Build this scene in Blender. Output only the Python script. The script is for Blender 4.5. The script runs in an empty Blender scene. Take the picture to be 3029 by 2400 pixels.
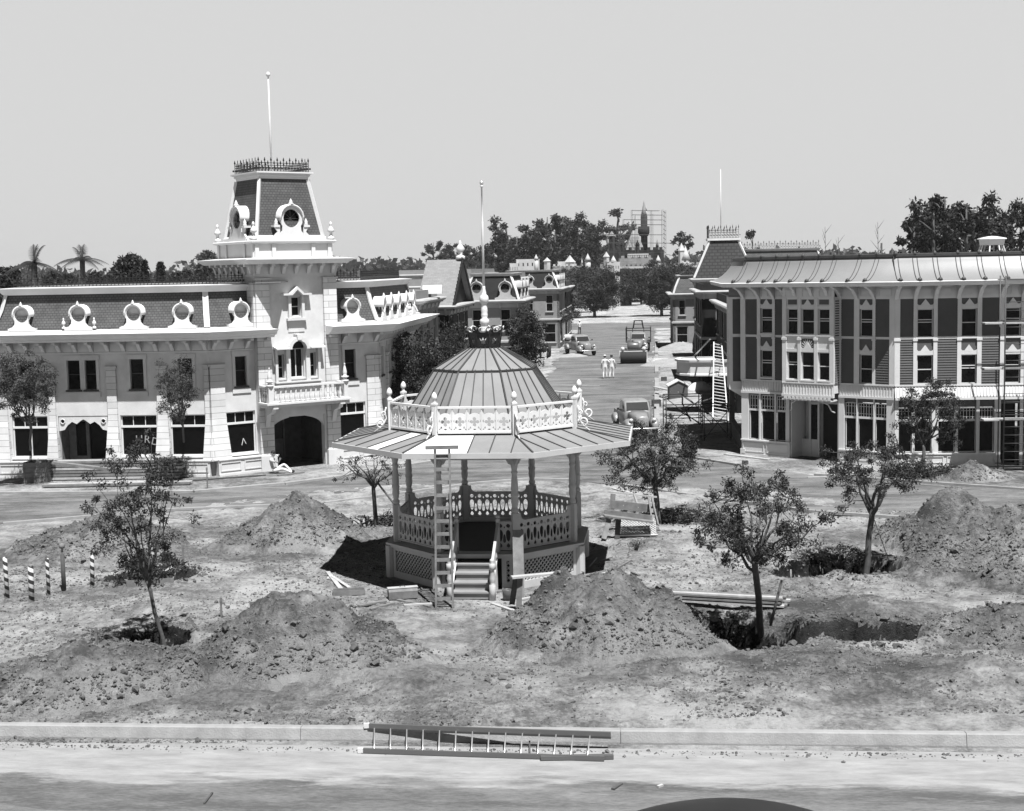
import bpy, math, random
import numpy as np
from mathutils import Matrix, Vector
R = math.radians
rng = random.Random(7)
nrs = np.random.RandomState(11)

# ------------------------------------------------------------------ camera, world, sun
sc = bpy.context.scene
C = sc.collection
CAMZ, FPX, W0, H0 = 8.6, 4145.3, 3029.0, 2400.0
PITCH, ROLL = 0.098, -0.0199
fwd = np.array([0, math.cos(PITCH), -math.sin(PITCH)]); up0 = np.array([0, math.sin(PITCH), math.cos(PITCH)])
rt0 = np.array([1.0, 0, 0])
rt = rt0*math.cos(ROLL)+up0*math.sin(ROLL); upv = -rt0*math.sin(ROLL)+up0*math.cos(ROLL)
cd = bpy.data.cameras.new('camera'); cam = bpy.data.objects.new('camera', cd); C.objects.link(cam)
cd.sensor_width = 36; cd.lens = 36*FPX/W0; cd.clip_start = .5; cd.clip_end = 9000
m = Matrix.Identity(4)
for i in range(3):
    m[i][0] = rt[i]; m[i][1] = upv[i]; m[i][2] = -fwd[i]
m[2][3] = CAMZ
cam.matrix_world = m
sc.camera = cam

SUNV = Vector((.70, -1.62, 3.95)).normalized()          # towards the sun
sun_el = math.asin(SUNV.z); sun_az = math.atan2(SUNV.x, SUNV.y)
w = bpy.data.worlds.new('World'); sc.world = w; w.use_nodes = True
nt = w.node_tree; nt.nodes.clear()
sky = nt.nodes.new('ShaderNodeTexSky'); sky.sky_type = 'NISHITA'; sky.sun_disc = False
sky.sun_elevation = sun_el; sky.sun_rotation = sun_az; sky.air_density = 1.0; sky.dust_density = 3.0
bw = nt.nodes.new('ShaderNodeRGBToBW')                   # black and white film: the sky keeps only its brightness
bg = nt.nodes.new('ShaderNodeBackground'); bg.inputs[1].default_value = .085
wo = nt.nodes.new('ShaderNodeOutputWorld')
tcw = nt.nodes.new('ShaderNodeTexCoord'); sxw = nt.nodes.new('ShaderNodeSeparateXYZ')   # pale dusty band low in the sky, deep sky overhead
mrw = nt.nodes.new('ShaderNodeMapRange'); mrw.interpolation_type = 'SMOOTHSTEP'
for i_, v_ in ((1, .20), (2, .36), (3, 3.4), (4, 0.0)): mrw.inputs[i_].default_value = v_
mxw = nt.nodes.new('ShaderNodeMath'); mxw.operation = 'MULTIPLY'; mxw.inputs[1].default_value = .03
adw = nt.nodes.new('ShaderNodeMath'); adw.operation = 'ADD'
Lw = nt.links.new
Lw(sky.outputs[0], bw.inputs[0]); Lw(bw.outputs[0], mxw.inputs[0]); Lw(mxw.outputs[0], adw.inputs[0])
Lw(tcw.outputs['Generated'], sxw.inputs[0]); Lw(sxw.outputs[2], mrw.inputs[0]); Lw(mrw.outputs[0], adw.inputs[1])
Lw(adw.outputs[0], bg.inputs[0]); Lw(bg.outputs[0], wo.inputs[0])
sl = bpy.data.lights.new('sun', 'SUN'); sl.energy = 4.0; sl.angle = R(.5); sl.color = (1, 1, 1)
so = bpy.data.objects.new('sun', sl); C.objects.link(so)
so.rotation_euler = SUNV.to_track_quat('Z', 'Y').to_euler(); so.location = (0, 0, 60)
sc.view_settings.view_transform = 'Standard'; sc.view_settings.look = 'None'
sc.view_settings.exposure = 1.2; sc.view_settings.gamma = 1
sc.cycles.max_bounces = 5; sc.cycles.diffuse_bounces = 1; sc.cycles.transparent_max_bounces = 8
sc.cycles.volume_bounces = 0

# ------------------------------------------------------------------ pixels of the photo (2156 wide) -> points
KX = W0/2156
def ray(x, y):
    return fwd+rt*((x*KX-W0/2)/FPX)-upv*((y*KX-H0/2)/FPX)
def gz(x, y, z=0.0):
    d = ray(x, y); t = (z-CAMZ)/d[2]
    return np.array([d[0]*t, d[1]*t, z])
def at(x, y, Y):
    d = ray(x, y)*(1.0); t = Y/d[1]
    return np.array([d[0]*t, Y, CAMZ+d[2]*t])

# ------------------------------------------------------------------ materials (all grey: a black and white photograph)
MATS = {}
def _node(nt, t, **k):
    n = nt.nodes.new(t)
    for a, b in k.items(): setattr(n, a, b)
    return n
def mat(name, v=.5, rough=.8, var=.0, vs=3.0, bump=0.0, bs=20.0, spec=.3, metal=0.0, kind=None, kp=None, coord='Object'):
    """grey material: base v, noise variation var at scale vs, bump; kind adds a pattern in the mesh's metric UVs"""
    if name in MATS: return MATS[name]
    m = bpy.data.materials.new(name); m.use_nodes = True; nt = m.node_tree
    b = nt.nodes['Principled BSDF']
    b.inputs['Roughness'].default_value = rough; b.inputs['Metallic'].default_value = metal
    b.inputs['Specular IOR Level'].default_value = spec
    b.inputs['Base Color'].default_value = (v, v, v, 1)
    L = nt.links.new
    val = None; height = None
    if var or bump or kind:
        tc = _node(nt, 'ShaderNodeTexCoord')
    if var:
        n1 = _node(nt, 'ShaderNodeTexNoise'); n1.inputs['Scale'].default_value = vs; n1.inputs['Detail'].default_value = 6
        n1.inputs['Roughness'].default_value = .65
        L(tc.outputs[coord], n1.inputs['Vector'])
        mr = _node(nt, 'ShaderNodeMapRange'); mr.inputs[1].default_value = .3; mr.inputs[2].default_value = .7
        mr.inputs[3].default_value = v*(1-var); mr.inputs[4].default_value = v*(1+var)
        L(n1.outputs[0], mr.inputs[0]); val = mr.outputs[0]
    if kind in ('brick', 'shingle'):
        bw_, bh_, mort, dark = kp
        bt = _node(nt, 'ShaderNodeTexBrick'); bt.inputs['Scale'].default_value = 1
        bt.inputs['Brick Width'].default_value = bw_; bt.inputs['Row Height'].default_value = bh_
        bt.inputs['Mortar Size'].default_value = mort; bt.inputs['Mortar Smooth'].default_value = .2
        bt.inputs['Color1'].default_value = (.9,)*3+(1,); bt.inputs['Color2'].default_value = (1.1,)*3+(1,)
        bt.inputs['Mortar'].default_value = (dark,)*3+(1,)
        L(tc.outputs['UV'], bt.inputs['Vector'])
        mm = _node(nt, 'ShaderNodeMath', operation='MULTIPLY')
        L(bt.outputs['Color'], mm.inputs[0])
        if val is not None: L(val, mm.inputs[1])
        else: mm.inputs[1].default_value = v
        val = mm.outputs[0]; height = bt.outputs['Fac']
    if val is not None: L(val, b.inputs['Base Color'])
    if bump:
        n2 = _node(nt, 'ShaderNodeTexNoise'); n2.inputs['Scale'].default_value = bs; n2.inputs['Detail'].default_value = 5
        L(tc.outputs[coord], n2.inputs['Vector'])
        bp = _node(nt, 'ShaderNodeBump'); bp.inputs['Strength'].default_value = min(1, bump); bp.inputs['Distance'].default_value = .02
        L(n2.outputs[0], bp.inputs['Height']); L(bp.outputs[0], b.inputs['Normal'])
    MATS[name] = m
    return m
M = {}
M['white'] = mat('white_paint', .60, .55, .06, 2.0)
M['cream'] = mat('pale_paint', .57, .7, .07, 1.5, .15, 60)
M['plaster'] = mat('plaster', .57, .9, .13, 1.2, .3, 40)
M['block'] = mat('stone_block', .58, .9, .08, 2.0, .3, 40, kind='brick', kp=(1.6, .27, .012, .45))
M['trim'] = mat('trim_paint', .62, .6, .06, 1.5)
M['slate'] = mat('slate_shingle', .085, .7, .22, 2.5, kind='shingle', kp=(.16, .11, .014, .45))
M['siding'] = mat('dark_siding', .085, .7, .1, 1.5)
M['black'] = mat('black_iron', .02, .5, .1, 3)
M['iron'] = mat('dark_iron', .05, .5, .2, 3)
M['glass'] = mat('window_glass', .004, .25, spec=.10)
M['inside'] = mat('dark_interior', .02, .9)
M['tin'] = mat('sheet_roofing', .20, .6, .10, 1.2, .1, 10)
M['seam'] = mat('roof_seam', .05, .6)
M['primer'] = mat('primed_board', .6, .7, .04, 3)
M['wood'] = mat('raw_lumber', .36, .8, .2, 4, .3, 30)
M['wood2'] = mat('weathered_lumber', .16, .85, .3, 4, .3, 30)
M['oldwood'] = mat('dark_timber', .07, .9, .3, 4, .3, 30)
M['gaz'] = mat('gazebo_paint', .42, .6, .08, 2)
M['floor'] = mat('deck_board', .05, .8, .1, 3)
M['concrete'] = mat('concrete', .26, .85, .2, 2.2, .5, 30)
M['bark'] = mat('bark', .07, .9, .3, 8, .5, 20)
M['paint_grey'] = mat('weathered_truck_paint', .09, .35, .2, 3, spec=.5)
M['chrome'] = mat('bright_metal', .6, .3, metal=.6)
M['rubber'] = mat('tyre_rubber', .02, .8)
M['alum'] = mat('aluminium', .13, .4, metal=.3)

# ------------------------------------------------------------------ noise for terrain
_perm = np.random.RandomState(3).rand(256, 256)
def vnoise(x, y):
    xi = np.floor(x).astype(int); yi = np.floor(y).astype(int)
    fx = x-xi; fy = y-yi
    fx = fx*fx*(3-2*fx); fy = fy*fy*(3-2*fy)
    g = lambda a, b: _perm[a & 255, b & 255]
    return (g(xi, yi)*(1-fx)+g(xi+1, yi)*fx)*(1-fy)+(g(xi, yi+1)*(1-fx)+g(xi+1, yi+1)*fx)*fy
def fbm(x, y, s=1.0, o=4, gain=.5):
    t = 0; a = 1; n = 0
    for i in range(o):
        t = t+a*(vnoise(x*s+17.3*i, y*s+5.1*i)*2-1); n += a; a *= gain; s *= 2.03
    return t/n

# ------------------------------------------------------------------ mesh builder
class MB:
    def __init__(self, Mx=None):
        self.v = []; self.f = []; self.M = Mx; self.n = 0; self.sm = []
    def add(self, vs, fs, smooth=False):
        vs = np.asarray(vs, float)
        if self.M is not None: vs = vs@self.M[:3, :3].T+self.M[:3, 3]
        b = self.n; self.v.append(vs); self.n += len(vs)
        self.f += [tuple(i+b for i in f) for f in fs]; self.sm += [smooth]*len(fs)
        return self
    def box(self, x0, x1, y0, y1, z0, z1):
        x0, x1 = min(x0, x1), max(x0, x1); y0, y1 = min(y0, y1), max(y0, y1); z0, z1 = min(z0, z1), max(z0, z1)
        return self.add([(x0,y0,z0),(x1,y0,z0),(x1,y1,z0),(x0,y1,z0),(x0,y0,z1),(x1,y0,z1),(x1,y1,z1),(x0,y1,z1)],
                 [(0,3,2,1),(4,5,6,7),(0,1,5,4),(1,2,6,5),(2,3,7,6),(3,0,4,7)])
    def beam(self, a, b, w, h, upd=(0,0,1)):
        """rectangular bar from a to b, w across, h along upd"""
        a = np.array(a, float); b = np.array(b, float); d = b-a; d /= np.linalg.norm(d)+1e-9
        u = np.array(upd, float); s = np.cross(d, u)
        if np.linalg.norm(s) < 1e-4: s = np.cross(d, (0, 1, 0))
        s /= np.linalg.norm(s); u = np.cross(s, d)
        s = s*w/2; u = u*h/2
        return self.add([a-s-u, a+s-u, a+s+u, a-s+u, b-s-u, b+s-u, b+s+u, b-s+u],
                 [(0,1,2,3),(7,6,5,4),(0,4,5,1),(1,5,6,2),(2,6,7,3),(3,7,4,0)])
    def prism(self, poly, o, ex, ey, th):
        """polygon in plane (o,ex,ey) thickened by th along ex x ey"""
        o = np.array(o, float); ex = np.array(ex, float); ey = np.array(ey, float); nz = np.cross(ex, ey)
        p = [o+ex*a+ey*b for a, b in poly]; n = len(p)
        q = [x+nz*th for x in p]
        return self.add(p+q, [tuple(range(n))[::-1], tuple(range(n, 2*n))]+[(i, (i+1) % n, (i+1) % n+n, i+n) for i in range(n)])
    def lathe(self, prof, n=12, c=(0,0,0), smooth=True, ph=0.0, sx=1, sy=1):
        vs = []; fs = []
        for r, z in prof:
            for k in range(n):
                a = ph+2*math.pi*k/n; vs.append((c[0]+r*sx*math.cos(a), c[1]+r*sy*math.sin(a), c[2]+z))
        for i in range(len(prof)-1):
            for k in range(n):
                k2 = (k+1) % n; fs.append((i*n+k, i*n+k2, (i+1)*n+k2, (i+1)*n+k))
        if prof[0][0] > 1e-4: fs.append(tuple(range(n))[::-1])
        if prof[-1][0] > 1e-4: fs.append(tuple(range((len(prof)-1)*n, len(prof)*n)))
        return self.add(vs, fs, smooth)
    def tube(self, pts, rad, n=6, smooth=True, caps=True):
        pts = [np.array(p, float) for p in pts]
        if not hasattr(rad, '__len__'): rad = [rad]*len(pts)
        vs = []; fs = []; u = None
        for i, p in enumerate(pts):
            d = pts[min(i+1, len(pts)-1)]-pts[max(i-1, 0)]; d = d/(np.linalg.norm(d)+1e-9)
            if u is None:
                u = np.cross(d, (0, 0, 1) if abs(d[2]) < .9 else (1, 0, 0))
            u = u-d*(u@d); u = u/(np.linalg.norm(u)+1e-9); v = np.cross(d, u)
            for k in range(n):
                a = 2*math.pi*k/n; vs.append(p+(u*math.cos(a)+v*math.sin(a))*rad[i])
        for i in range(len(pts)-1):
            for k in range(n):
                k2 = (k+1) % n; fs.append((i*n+k, i*n+k2, (i+1)*n+k2, (i+1)*n+k))
        if caps: fs += [tuple(range(n))[::-1], tuple(range((len(pts)-1)*n, len(pts)*n))]
        return self.add(vs, fs, smooth)
    def grid(self, P, smooth=True, flip=False):
        """P: array (a,b,3)"""
        a, b = P.shape[:2]; fs = []
        for i in range(a-1):
            for j in range(b-1):
                q = (i*b+j, i*b+j+1, (i+1)*b+j+1, (i+1)*b+j)
                fs.append(q[::-1] if flip else q)
        return self.add(P.reshape(-1, 3), fs, smooth)
    def build(self, name, material, parent=None, smooth=None, loc=None):
        me = bpy.data.meshes.new(name)
        V = np.concatenate(self.v) if self.v else np.zeros((0, 3))
        fill(me, V, self.f, self.sm)
        me.materials.append(material)
        o = bpy.data.objects.new(name, me); C.objects.link(o)
        if parent: o.parent = parent
        if loc is not None: o.location = loc
        return o
def fill(me, V, F, sm=None, uv=True):
    if isinstance(F, np.ndarray):
        n, k = F.shape; flat = F.reshape(-1); tot = np.full(n, k); st = np.arange(n)*k
    else:
        tot = np.array([len(f) for f in F], int); flat = np.array([i for f in F for i in f], int)
        st = np.concatenate([[0], np.cumsum(tot)[:-1]]) if len(F) else np.zeros(0, int)
    me.vertices.add(len(V)); me.vertices.foreach_set('co', np.asarray(V, float).reshape(-1))
    me.loops.add(len(flat)); me.loops.foreach_set('vertex_index', flat)
    me.polygons.add(len(tot)); me.polygons.foreach_set('loop_start', st); me.polygons.foreach_set('loop_total', tot)
    if sm is not None:
        me.polygons.foreach_set('use_smooth', np.asarray(sm, bool) if hasattr(sm, '__len__') else np.full(len(tot), sm))
    me.update(calc_edges=True)
    if uv and len(tot) and len(flat) < 400000:
        nn = np.zeros(len(tot)*3); me.polygons.foreach_get('normal', nn); nn = nn.reshape(-1, 3)
        up_ = np.tile([0., 0, 1], (len(tot), 1)); t = np.cross(up_, nn); ln = np.linalg.norm(t, axis=1)
        bad = ln < .15; t[bad] = (1, 0, 0); ln[bad] = 1; t /= ln[:, None]
        b2 = np.cross(nn, t); rep = np.repeat(np.arange(len(tot)), tot)
        P = np.asarray(V)[flat]
        U = np.stack([(P*t[rep]).sum(1), (P*b2[rep]).sum(1)], 1)
        l = me.uv_layers.new(name='uv'); l.data.foreach_set('uv', U.reshape(-1))
def frame(o, ang, z=0.0, rel=(0,0,0)):
    """wall frame: local x along the wall, local y inwards, z up; origin relative to the parent's position rel"""
    a = R(ang); m = np.eye(4)
    m[:3, 0] = (math.cos(a), math.sin(a), 0); m[:3, 1] = (-math.sin(a), math.cos(a), 0)
    m[:3, 3] = (o[0]-rel[0], o[1]-rel[1], z-rel[2])
    return m
def tag(o, label=None, cat=None, group=None, kind=None):
    if label: o['label'] = label
    if cat: o['category'] = cat
    if group: o['group'] = group
    if kind: o['kind'] = kind
    return o
def thing(name, label, cat, loc=(0,0,0), rz=0.0, group=None):
    o = bpy.data.objects.new(name, None); C.objects.link(o); o.empty_display_size = .2
    o.location = loc; o.rotation_euler = (0, 0, rz)
    return tag(o, label, cat, group)
def copy_tree(o, parent=None):
    c = o.copy(); C.objects.link(c); c.parent = parent
    for ch in list(o.children): copy_tree(ch, c)
    return c
def place(proto, first, loc, rz, label, s=None, group=None):
    o = proto if first else copy_tree(proto)
    o.location = loc; o.rotation_euler = (0, 0, rz)
    if s: o.scale = (s, s, s) if not hasattr(s, '__len__') else s
    if label: o['label'] = label
    if group: o['group'] = group
    return o
_cutc = {}
def cut(outline, holes, th, key=None):
    """flat board with holes: returns verts (x, z plane; thickness in y) and faces, through a filled curve"""
    if key and key in _cutc: return _cutc[key]
    cu = bpy.data.curves.new('c', 'CURVE'); cu.dimensions = '2D'; cu.fill_mode = 'BOTH'; cu.extrude = th/2
    for poly in [outline]+holes:
        s = cu.splines.new('POLY'); s.points.add(len(poly)-1); s.use_cyclic_u = True
        for i, (a, b) in enumerate(poly): s.points[i].co = (a, b, 0, 1)
    ob = bpy.data.objects.new('c', cu)
    me = bpy.data.meshes.new_from_object(ob)
    V = np.zeros(len(me.vertices)*3); me.vertices.foreach_get('co', V); V = V.reshape(-1, 3)
    F = [tuple(p.vertices) for p in me.polygons]
    V = np.stack([V[:, 0], V[:, 2], V[:, 1]], 1); F = [f[::-1] for f in F]
    bpy.data.objects.remove(ob); bpy.data.curves.remove(cu); bpy.data.meshes.remove(me)
    if key: _cutc[key] = (V, F)
    return V, F
def circ(cx, cz, r, n=12, rz=None):
    return [(cx+r*math.cos(2*math.pi*i/n), cz+(rz or r)*math.sin(2*math.pi*i/n)) for i in range(n)]
def rect(a, b, c, d): return [(a, c), (b, c), (b, d), (a, d)]
# ------------------------------------------------------------------ terrain
STH = .0887                                            # the street runs 5.1 degrees to the right of the view
SU = np.array([math.cos(R(5.1)), -math.sin(R(5.1))]); SV = np.array([math.sin(R(5.1)), math.cos(R(5.1))])
KERB0 = np.array([0.0, 25.45])                         # front kerb: back edge of its top
def sstep(a, b, x): t = np.clip((x-a)/(b-a), 0, 1); return t*t*(3-2*t)
def rdist(x, y, cx, cy, rx, ry, ang=0):
    c, s = math.cos(ang), math.sin(ang); dx = x-cx; dy = y-cy
    return np.sqrt(((dx*c+dy*s)/rx)**2+((-dx*s+dy*c)/ry)**2)
PITS = [ # cx, cy, rx, ry, ang, depth
 (5.25, 31.65, 1.45, 1.5, .1, 1.15), (7.9, 31.6, 1.5, .85, .05, .62), (9.45, 38.9, 1.35, 1.35, .4, 1.0), (8.1, 38.1, 1.1, .75, .6, .6),
 (-8.35, 32.0, .85, .95, 0, .55), (-10.3, 38.9, 1.25, .9, .1, .6), (-4.7, 46.6, 1.0, .8, 0, .45), (5.1, 46.5, 1.3, 1.1, 0, .7), (16.4, 55.0, 1.3, .6, 0, .3)]
def H(x, y):
    """ground height; the plaza island lies a step above the near road"""
    x = np.asarray(x, float); y = np.asarray(y, float)
    s = (y-KERB0[1])+x*STH                             # distance behind the front kerb
    isl = sstep(-.05, .1, s)
    r = rdist(x, y, -.5, 39.5, 15.0, 14.0)
    isld = (1-sstep(.95, 1.25, r))
    z = isl*(.03+.10*fbm(x, y, .16, 3)*isld+.055*fbm(x+9, y, .8, 4)*isld+.028*fbm(x, y+4, 3.2, 3, .6)*(isld*.75+.25))
    g = rdist(x, y, -.73, 39.7, 4.2, 4.2)              # trampled flat round the gazebo
    churn = (1-np.abs(fbm(x+3, y, .55, 4, .6))*2.2)*.07*sstep(.9, 1.7, g)*isld+.030*fbm(x, y, 5.0, 4, .7)*sstep(.7, 1.3, g)*isld*1.5
    band = np.exp(-((s-2.0)/1.6)**2)                  # churned edge behind the kerb
    z = z*(.25+.75*sstep(.8, 1.5, g))+isl*(churn+band*(.10*fbm(x, y, .9, 4, .6)+.05))
    z = z+isl*(.22*np.exp(-((x+2.2)**2/2.2+(y-28.3)**2/1.2))+.3*np.exp(-((x-6.8)**2/3.5+(y-28.7)**2/1.3))+.38*np.exp(-((x-9.4)**2/2.5+(y-27.6)**2/1.2))
         +.30*np.exp(-((x-8.6)**2/1.9+(y-33.6)**2/.8))+.22*np.exp(-((x-3.3)**2/1.1+(y-28.9)**2/.5))+.15*np.exp(-((x-5.6)**2/.5+(y-27.1)**2/.3))+.18*np.exp(-((x+9)**2/3+(y-35)**2/1.5))
         +.22*np.exp(-((x-12)**2/2+(y-33.2)**2/1.5)))*(1+.35*fbm(x, y, 1.7, 3))
    dy = .5*fbm(x, y, 1.1, 3)
    for cx, cy, rx, ry, an, dp in PITS:
        q = rdist(x, y, cx, cy, rx, ry, an)+dy*.35
        z = z-dp*(1-sstep(.78, 1.06, q))+.10*np.exp(-((q-1.25)/.18)**2)*(1 if dp > .4 else .4)
    roadz = -.17+.012*fbm(x, y, .7, 3)
    return z*isl+roadz*(1-isl)
def axis(knots):
    out = [knots[0][0]]
    for (a, s0), (b, s1) in zip(knots[:-1], knots[1:]):
        x = a; st = s0
        while x < b-1e-6:
            t = (x-a)/(b-a); st = s0*(1-t)+s1*t; x = min(b, x+st)
            out.append(x)
    return np.array(out)
ax = axis([(-4500, 900), (-600, 120), (-80, 12), (-22, .5), (-14.5, .075), (14.5, .075), (24, .5), (80, 12), (600, 120), (4500, 900)])
ay = axis([(-60, 20), (8, 3), (20, .12), (24, .06), (36, .06), (48, .11), (62, .4), (90, 3), (400, 40), (7500, 900)])
X, Y = np.meshgrid(ax, ay); Z = H(X, Y)
Z = np.where((Y > 75) | (np.abs(X) > 30), np.where(Y < 24, -.17, .03), Z)
def gridmesh(name, X, Y, Z, material, parent=None, smooth=True):
    a, b = X.shape; V = np.stack([X, Y, Z], -1).reshape(-1, 3)
    i = np.arange(a-1)[:, None]*b+np.arange(b-1)[None, :]
    F = np.stack([i, i+1, i+b+1, i+b], -1).reshape(-1, 4)
    me = bpy.data.meshes.new(name); fill(me, V, F, True, uv=False); me.materials.append(material)
    o = bpy.data.objects.new(name, me); C.objects.link(o)
    if parent: o.parent = parent
    return o
def dirtmat(name, lo, hi, mid=None, dug=None, fine=14.0, seed=0.0, bump=.8, patch=.22, sx=1.0, sy=1.0):
    m = bpy.data.materials.new(name); m.use_nodes = True; nt = m.node_tree; L = nt.links.new
    b = nt.nodes['Principled BSDF']; b.inputs['Roughness'].default_value = .95; b.inputs['Specular IOR Level'].default_value = .1
    tc = _node(nt, 'ShaderNodeTexCoord'); mp = _node(nt, 'ShaderNodeMapping'); mp.inputs['Location'].default_value = (seed, seed*2, 0)
    mp.inputs['Scale'].default_value = (sx, sy, 1)
    L(tc.outputs['Object'], mp.inputs[0])
    def noise(s, d, r=.6):
        n = _node(nt, 'ShaderNodeTexNoise'); n.inputs['Scale'].default_value = s; n.inputs['Detail'].default_value = d; n.inputs['Roughness'].default_value = r
        L(mp.outputs[0], n.inputs['Vector']); return n.outputs[0]
    big = noise(patch, 5, .7); med = noise(1.6, 6, .7); sm = noise(fine, 6, .7)
    a1 = _node(nt, 'ShaderNodeMapRange'); L(big, a1.inputs[0])
    for i, q in ((1, .36), (2, .64), (3, 0), (4, 1)): a1.inputs[i].default_value = q
    a2 = _node(nt, 'ShaderNodeMapRange'); L(med, a2.inputs[0])
    for i, q in ((1, .35), (2, .65), (3, -.32), (4, .32)): a2.inputs[i].default_value = q
    a3 = _node(nt, 'ShaderNodeMapRange'); L(sm, a3.inputs[0])
    for i, q in ((1, .3), (2, .7), (3, -.42), (4, .42)): a3.inputs[i].default_value = q
    s1 = _node(nt, 'ShaderNodeMath', operation='ADD'); L(a1.outputs[0], s1.inputs[0]); L(a2.outputs[0], s1.inputs[1])
    s2 = _node(nt, 'ShaderNodeMath', operation='ADD', use_clamp=True); L(s1.outputs[0], s2.inputs[0]); L(a3.outputs[0], s2.inputs[1])
    rp = _node(nt, 'ShaderNodeMapRange'); L(s2.outputs[0], rp.inputs[0]); rp.inputs[3].default_value = lo; rp.inputs[4].default_value = hi
    if dug:
        r2 = _node(nt, 'ShaderNodeMapRange'); L(s2.outputs[0], r2.inputs[0]); r2.inputs[3].default_value = dug[0]; r2.inputs[4].default_value = dug[1]
        av = _node(nt, 'ShaderNodeAttribute', attribute_name='dug'); mx = _node(nt, 'ShaderNodeMix'); L(av.outputs['Fac'], mx.inputs[0]); L(rp.outputs[0], mx.inputs[2]); L(r2.outputs[0], mx.inputs[3]); rp = mx
    L(rp.outputs[0], b.inputs['Base Color'])
    bp = _node(nt, 'ShaderNodeBump'); bp.inputs['Strength'].default_value = bump; bp.inputs['Distance'].default_value = .09
    h = _node(nt, 'ShaderNodeMath', operation='ADD'); h2 = noise(34, 4, .75); L(sm, h.inputs[0]); L(h2, h.inputs[1])
    L(h.outputs[0], bp.inputs['Height']); L(bp.outputs[0], b.inputs['Normal'])
    MATS[name] = m
    return m
M['dirt'] = dirtmat('soil', .16, .50, fine=9, bump=1.0, dug=(.09, .29))
M['pile'] = M['dirt']
M['clod'] = mat('earth_clod', .10, .95, .6, 1.3, .5, 30, coord='Object')
MSPEC = [(-4.9, 30.2, 2.7, 2.9), (1.85, 31.3, 3.1, 2.7), (-7.0, 44.2, 2.5, 2.2), (-9.0, 28.9, 2.4, 2.2), (-13.1, 43.6, 2.9, 2.6), (13.2, 39.9, 3.0, 4.1), (17.9, 54.2, 1.7, 1.1), (11.5, 31.5, 2.2, 1.4), (14.4, 35.5, 1.9, 1.9), (8.2, 33.2, 2.2, .9), (6.8, 28.4, 2.4, 1.0), (-1.6, 28.3, 1.6, .9)]
def dugmask(x, y):
    """how far soil dug from below covers the dry surface: 1 on the heaps, ragged towards their edges"""
    m_ = 0*x; n_ = fbm(x, y, .7, 5, .62); n2 = fbm(x+31, y, 2.4, 3, .6)
    for cx, cy, rx, ry in MSPEC: m_ = np.maximum(m_, 1-sstep(.75, 1.75, rdist(x, y, cx, cy, rx, ry)+.75*n_+.25*n2))
    s = (y-KERB0[1])+x*STH
    m_ = np.maximum(m_, .75*sstep(-.1, .45, n_+.3*n2)*np.exp(-((s-2.6)/2.0)**2))
    return np.clip(m_-.55*sstep(.18, .5, fbm(x-11, y, .9, 4, .6)), 0, 1)
def setdug(o, x, y):
    at_ = o.data.attributes.new('dug', 'FLOAT', 'POINT'); at_.data.foreach_set('value', dugmask(x.reshape(-1), y.reshape(-1)))
ground = gridmesh('ground', X, Y, Z, M['dirt']); setdug(ground, X, Y); tag(ground, kind='structure')

M['pit_soil'] = dirtmat('dark_soil', .008, .045, fine=11, seed=4, patch=.9)  # near-black soil colour laid inside the deeper pits
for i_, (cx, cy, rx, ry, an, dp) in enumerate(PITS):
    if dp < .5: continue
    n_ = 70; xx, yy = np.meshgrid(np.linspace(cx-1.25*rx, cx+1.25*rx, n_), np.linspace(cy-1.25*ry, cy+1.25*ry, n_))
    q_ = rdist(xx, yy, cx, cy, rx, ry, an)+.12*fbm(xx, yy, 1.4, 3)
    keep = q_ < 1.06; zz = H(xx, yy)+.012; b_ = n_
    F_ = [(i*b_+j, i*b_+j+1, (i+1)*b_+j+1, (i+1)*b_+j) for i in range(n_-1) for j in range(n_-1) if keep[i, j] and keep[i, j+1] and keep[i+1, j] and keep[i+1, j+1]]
    me_ = bpy.data.meshes.new('pit'); fill(me_, np.stack([xx, yy, zz], -1).reshape(-1, 3), F_, True, uv=False); me_.materials.append(M['pit_soil'])
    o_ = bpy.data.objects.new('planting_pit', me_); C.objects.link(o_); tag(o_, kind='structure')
# piles of earth, each an object of its own
def mound(cx, cy, rx, ry, h, ang, label, sharp=1.25, seed=0, peaks=((0, 0, 1, 1),), dens=.055):
    n = int(1.5*rx*2/dens); k = int(1.5*ry*2/dens)
    x, y = np.meshgrid(np.linspace(cx-1.5*rx, cx+1.5*rx, n), np.linspace(cy-1.5*ry, cy+1.5*ry, k))
    hm = 0
    wob = .34*fbm(x, y+seed, .55, 4, .6)+.10*fbm(x+seed, y, 2.2, 3)
    for px, py, ps, ph in peaks:
        q = np.sqrt(rdist(x, y, cx+px, cy+py, rx*ps, ry*ps, ang)**2+.018)+wob*.9
        hm = np.maximum(hm, ph*(.86*np.clip(1-q, 0, 1)**sharp+.14*(np.clip(1.3-q, 0, 1.3)/1.3)**1.5))
    rough = np.clip(hm*5, 0, 1)
    hm = np.where(hm < .03, 0, hm-.03*np.exp(-hm/.03)*1.0); z = H(x, y)+h*hm+rough*(.16*fbm(x, y+seed, 1.3, 5, .58)+.075*fbm(x, y, 5.0, 4, .7)-.05*np.abs(fbm(x*1.0, y*1.0+seed, 2.1, 3)))-.05*(1-np.clip(hm*14, 0, 1))
    o = gridmesh('dirt_mound', x-cx, y-cy, z, M['pile']); setdug(o, x, y); o.location = (cx, cy, 0)
    tag(o, label, 'dirt mound', 'mounds of excavated earth')
    return (x, y, z, hm)
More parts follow.
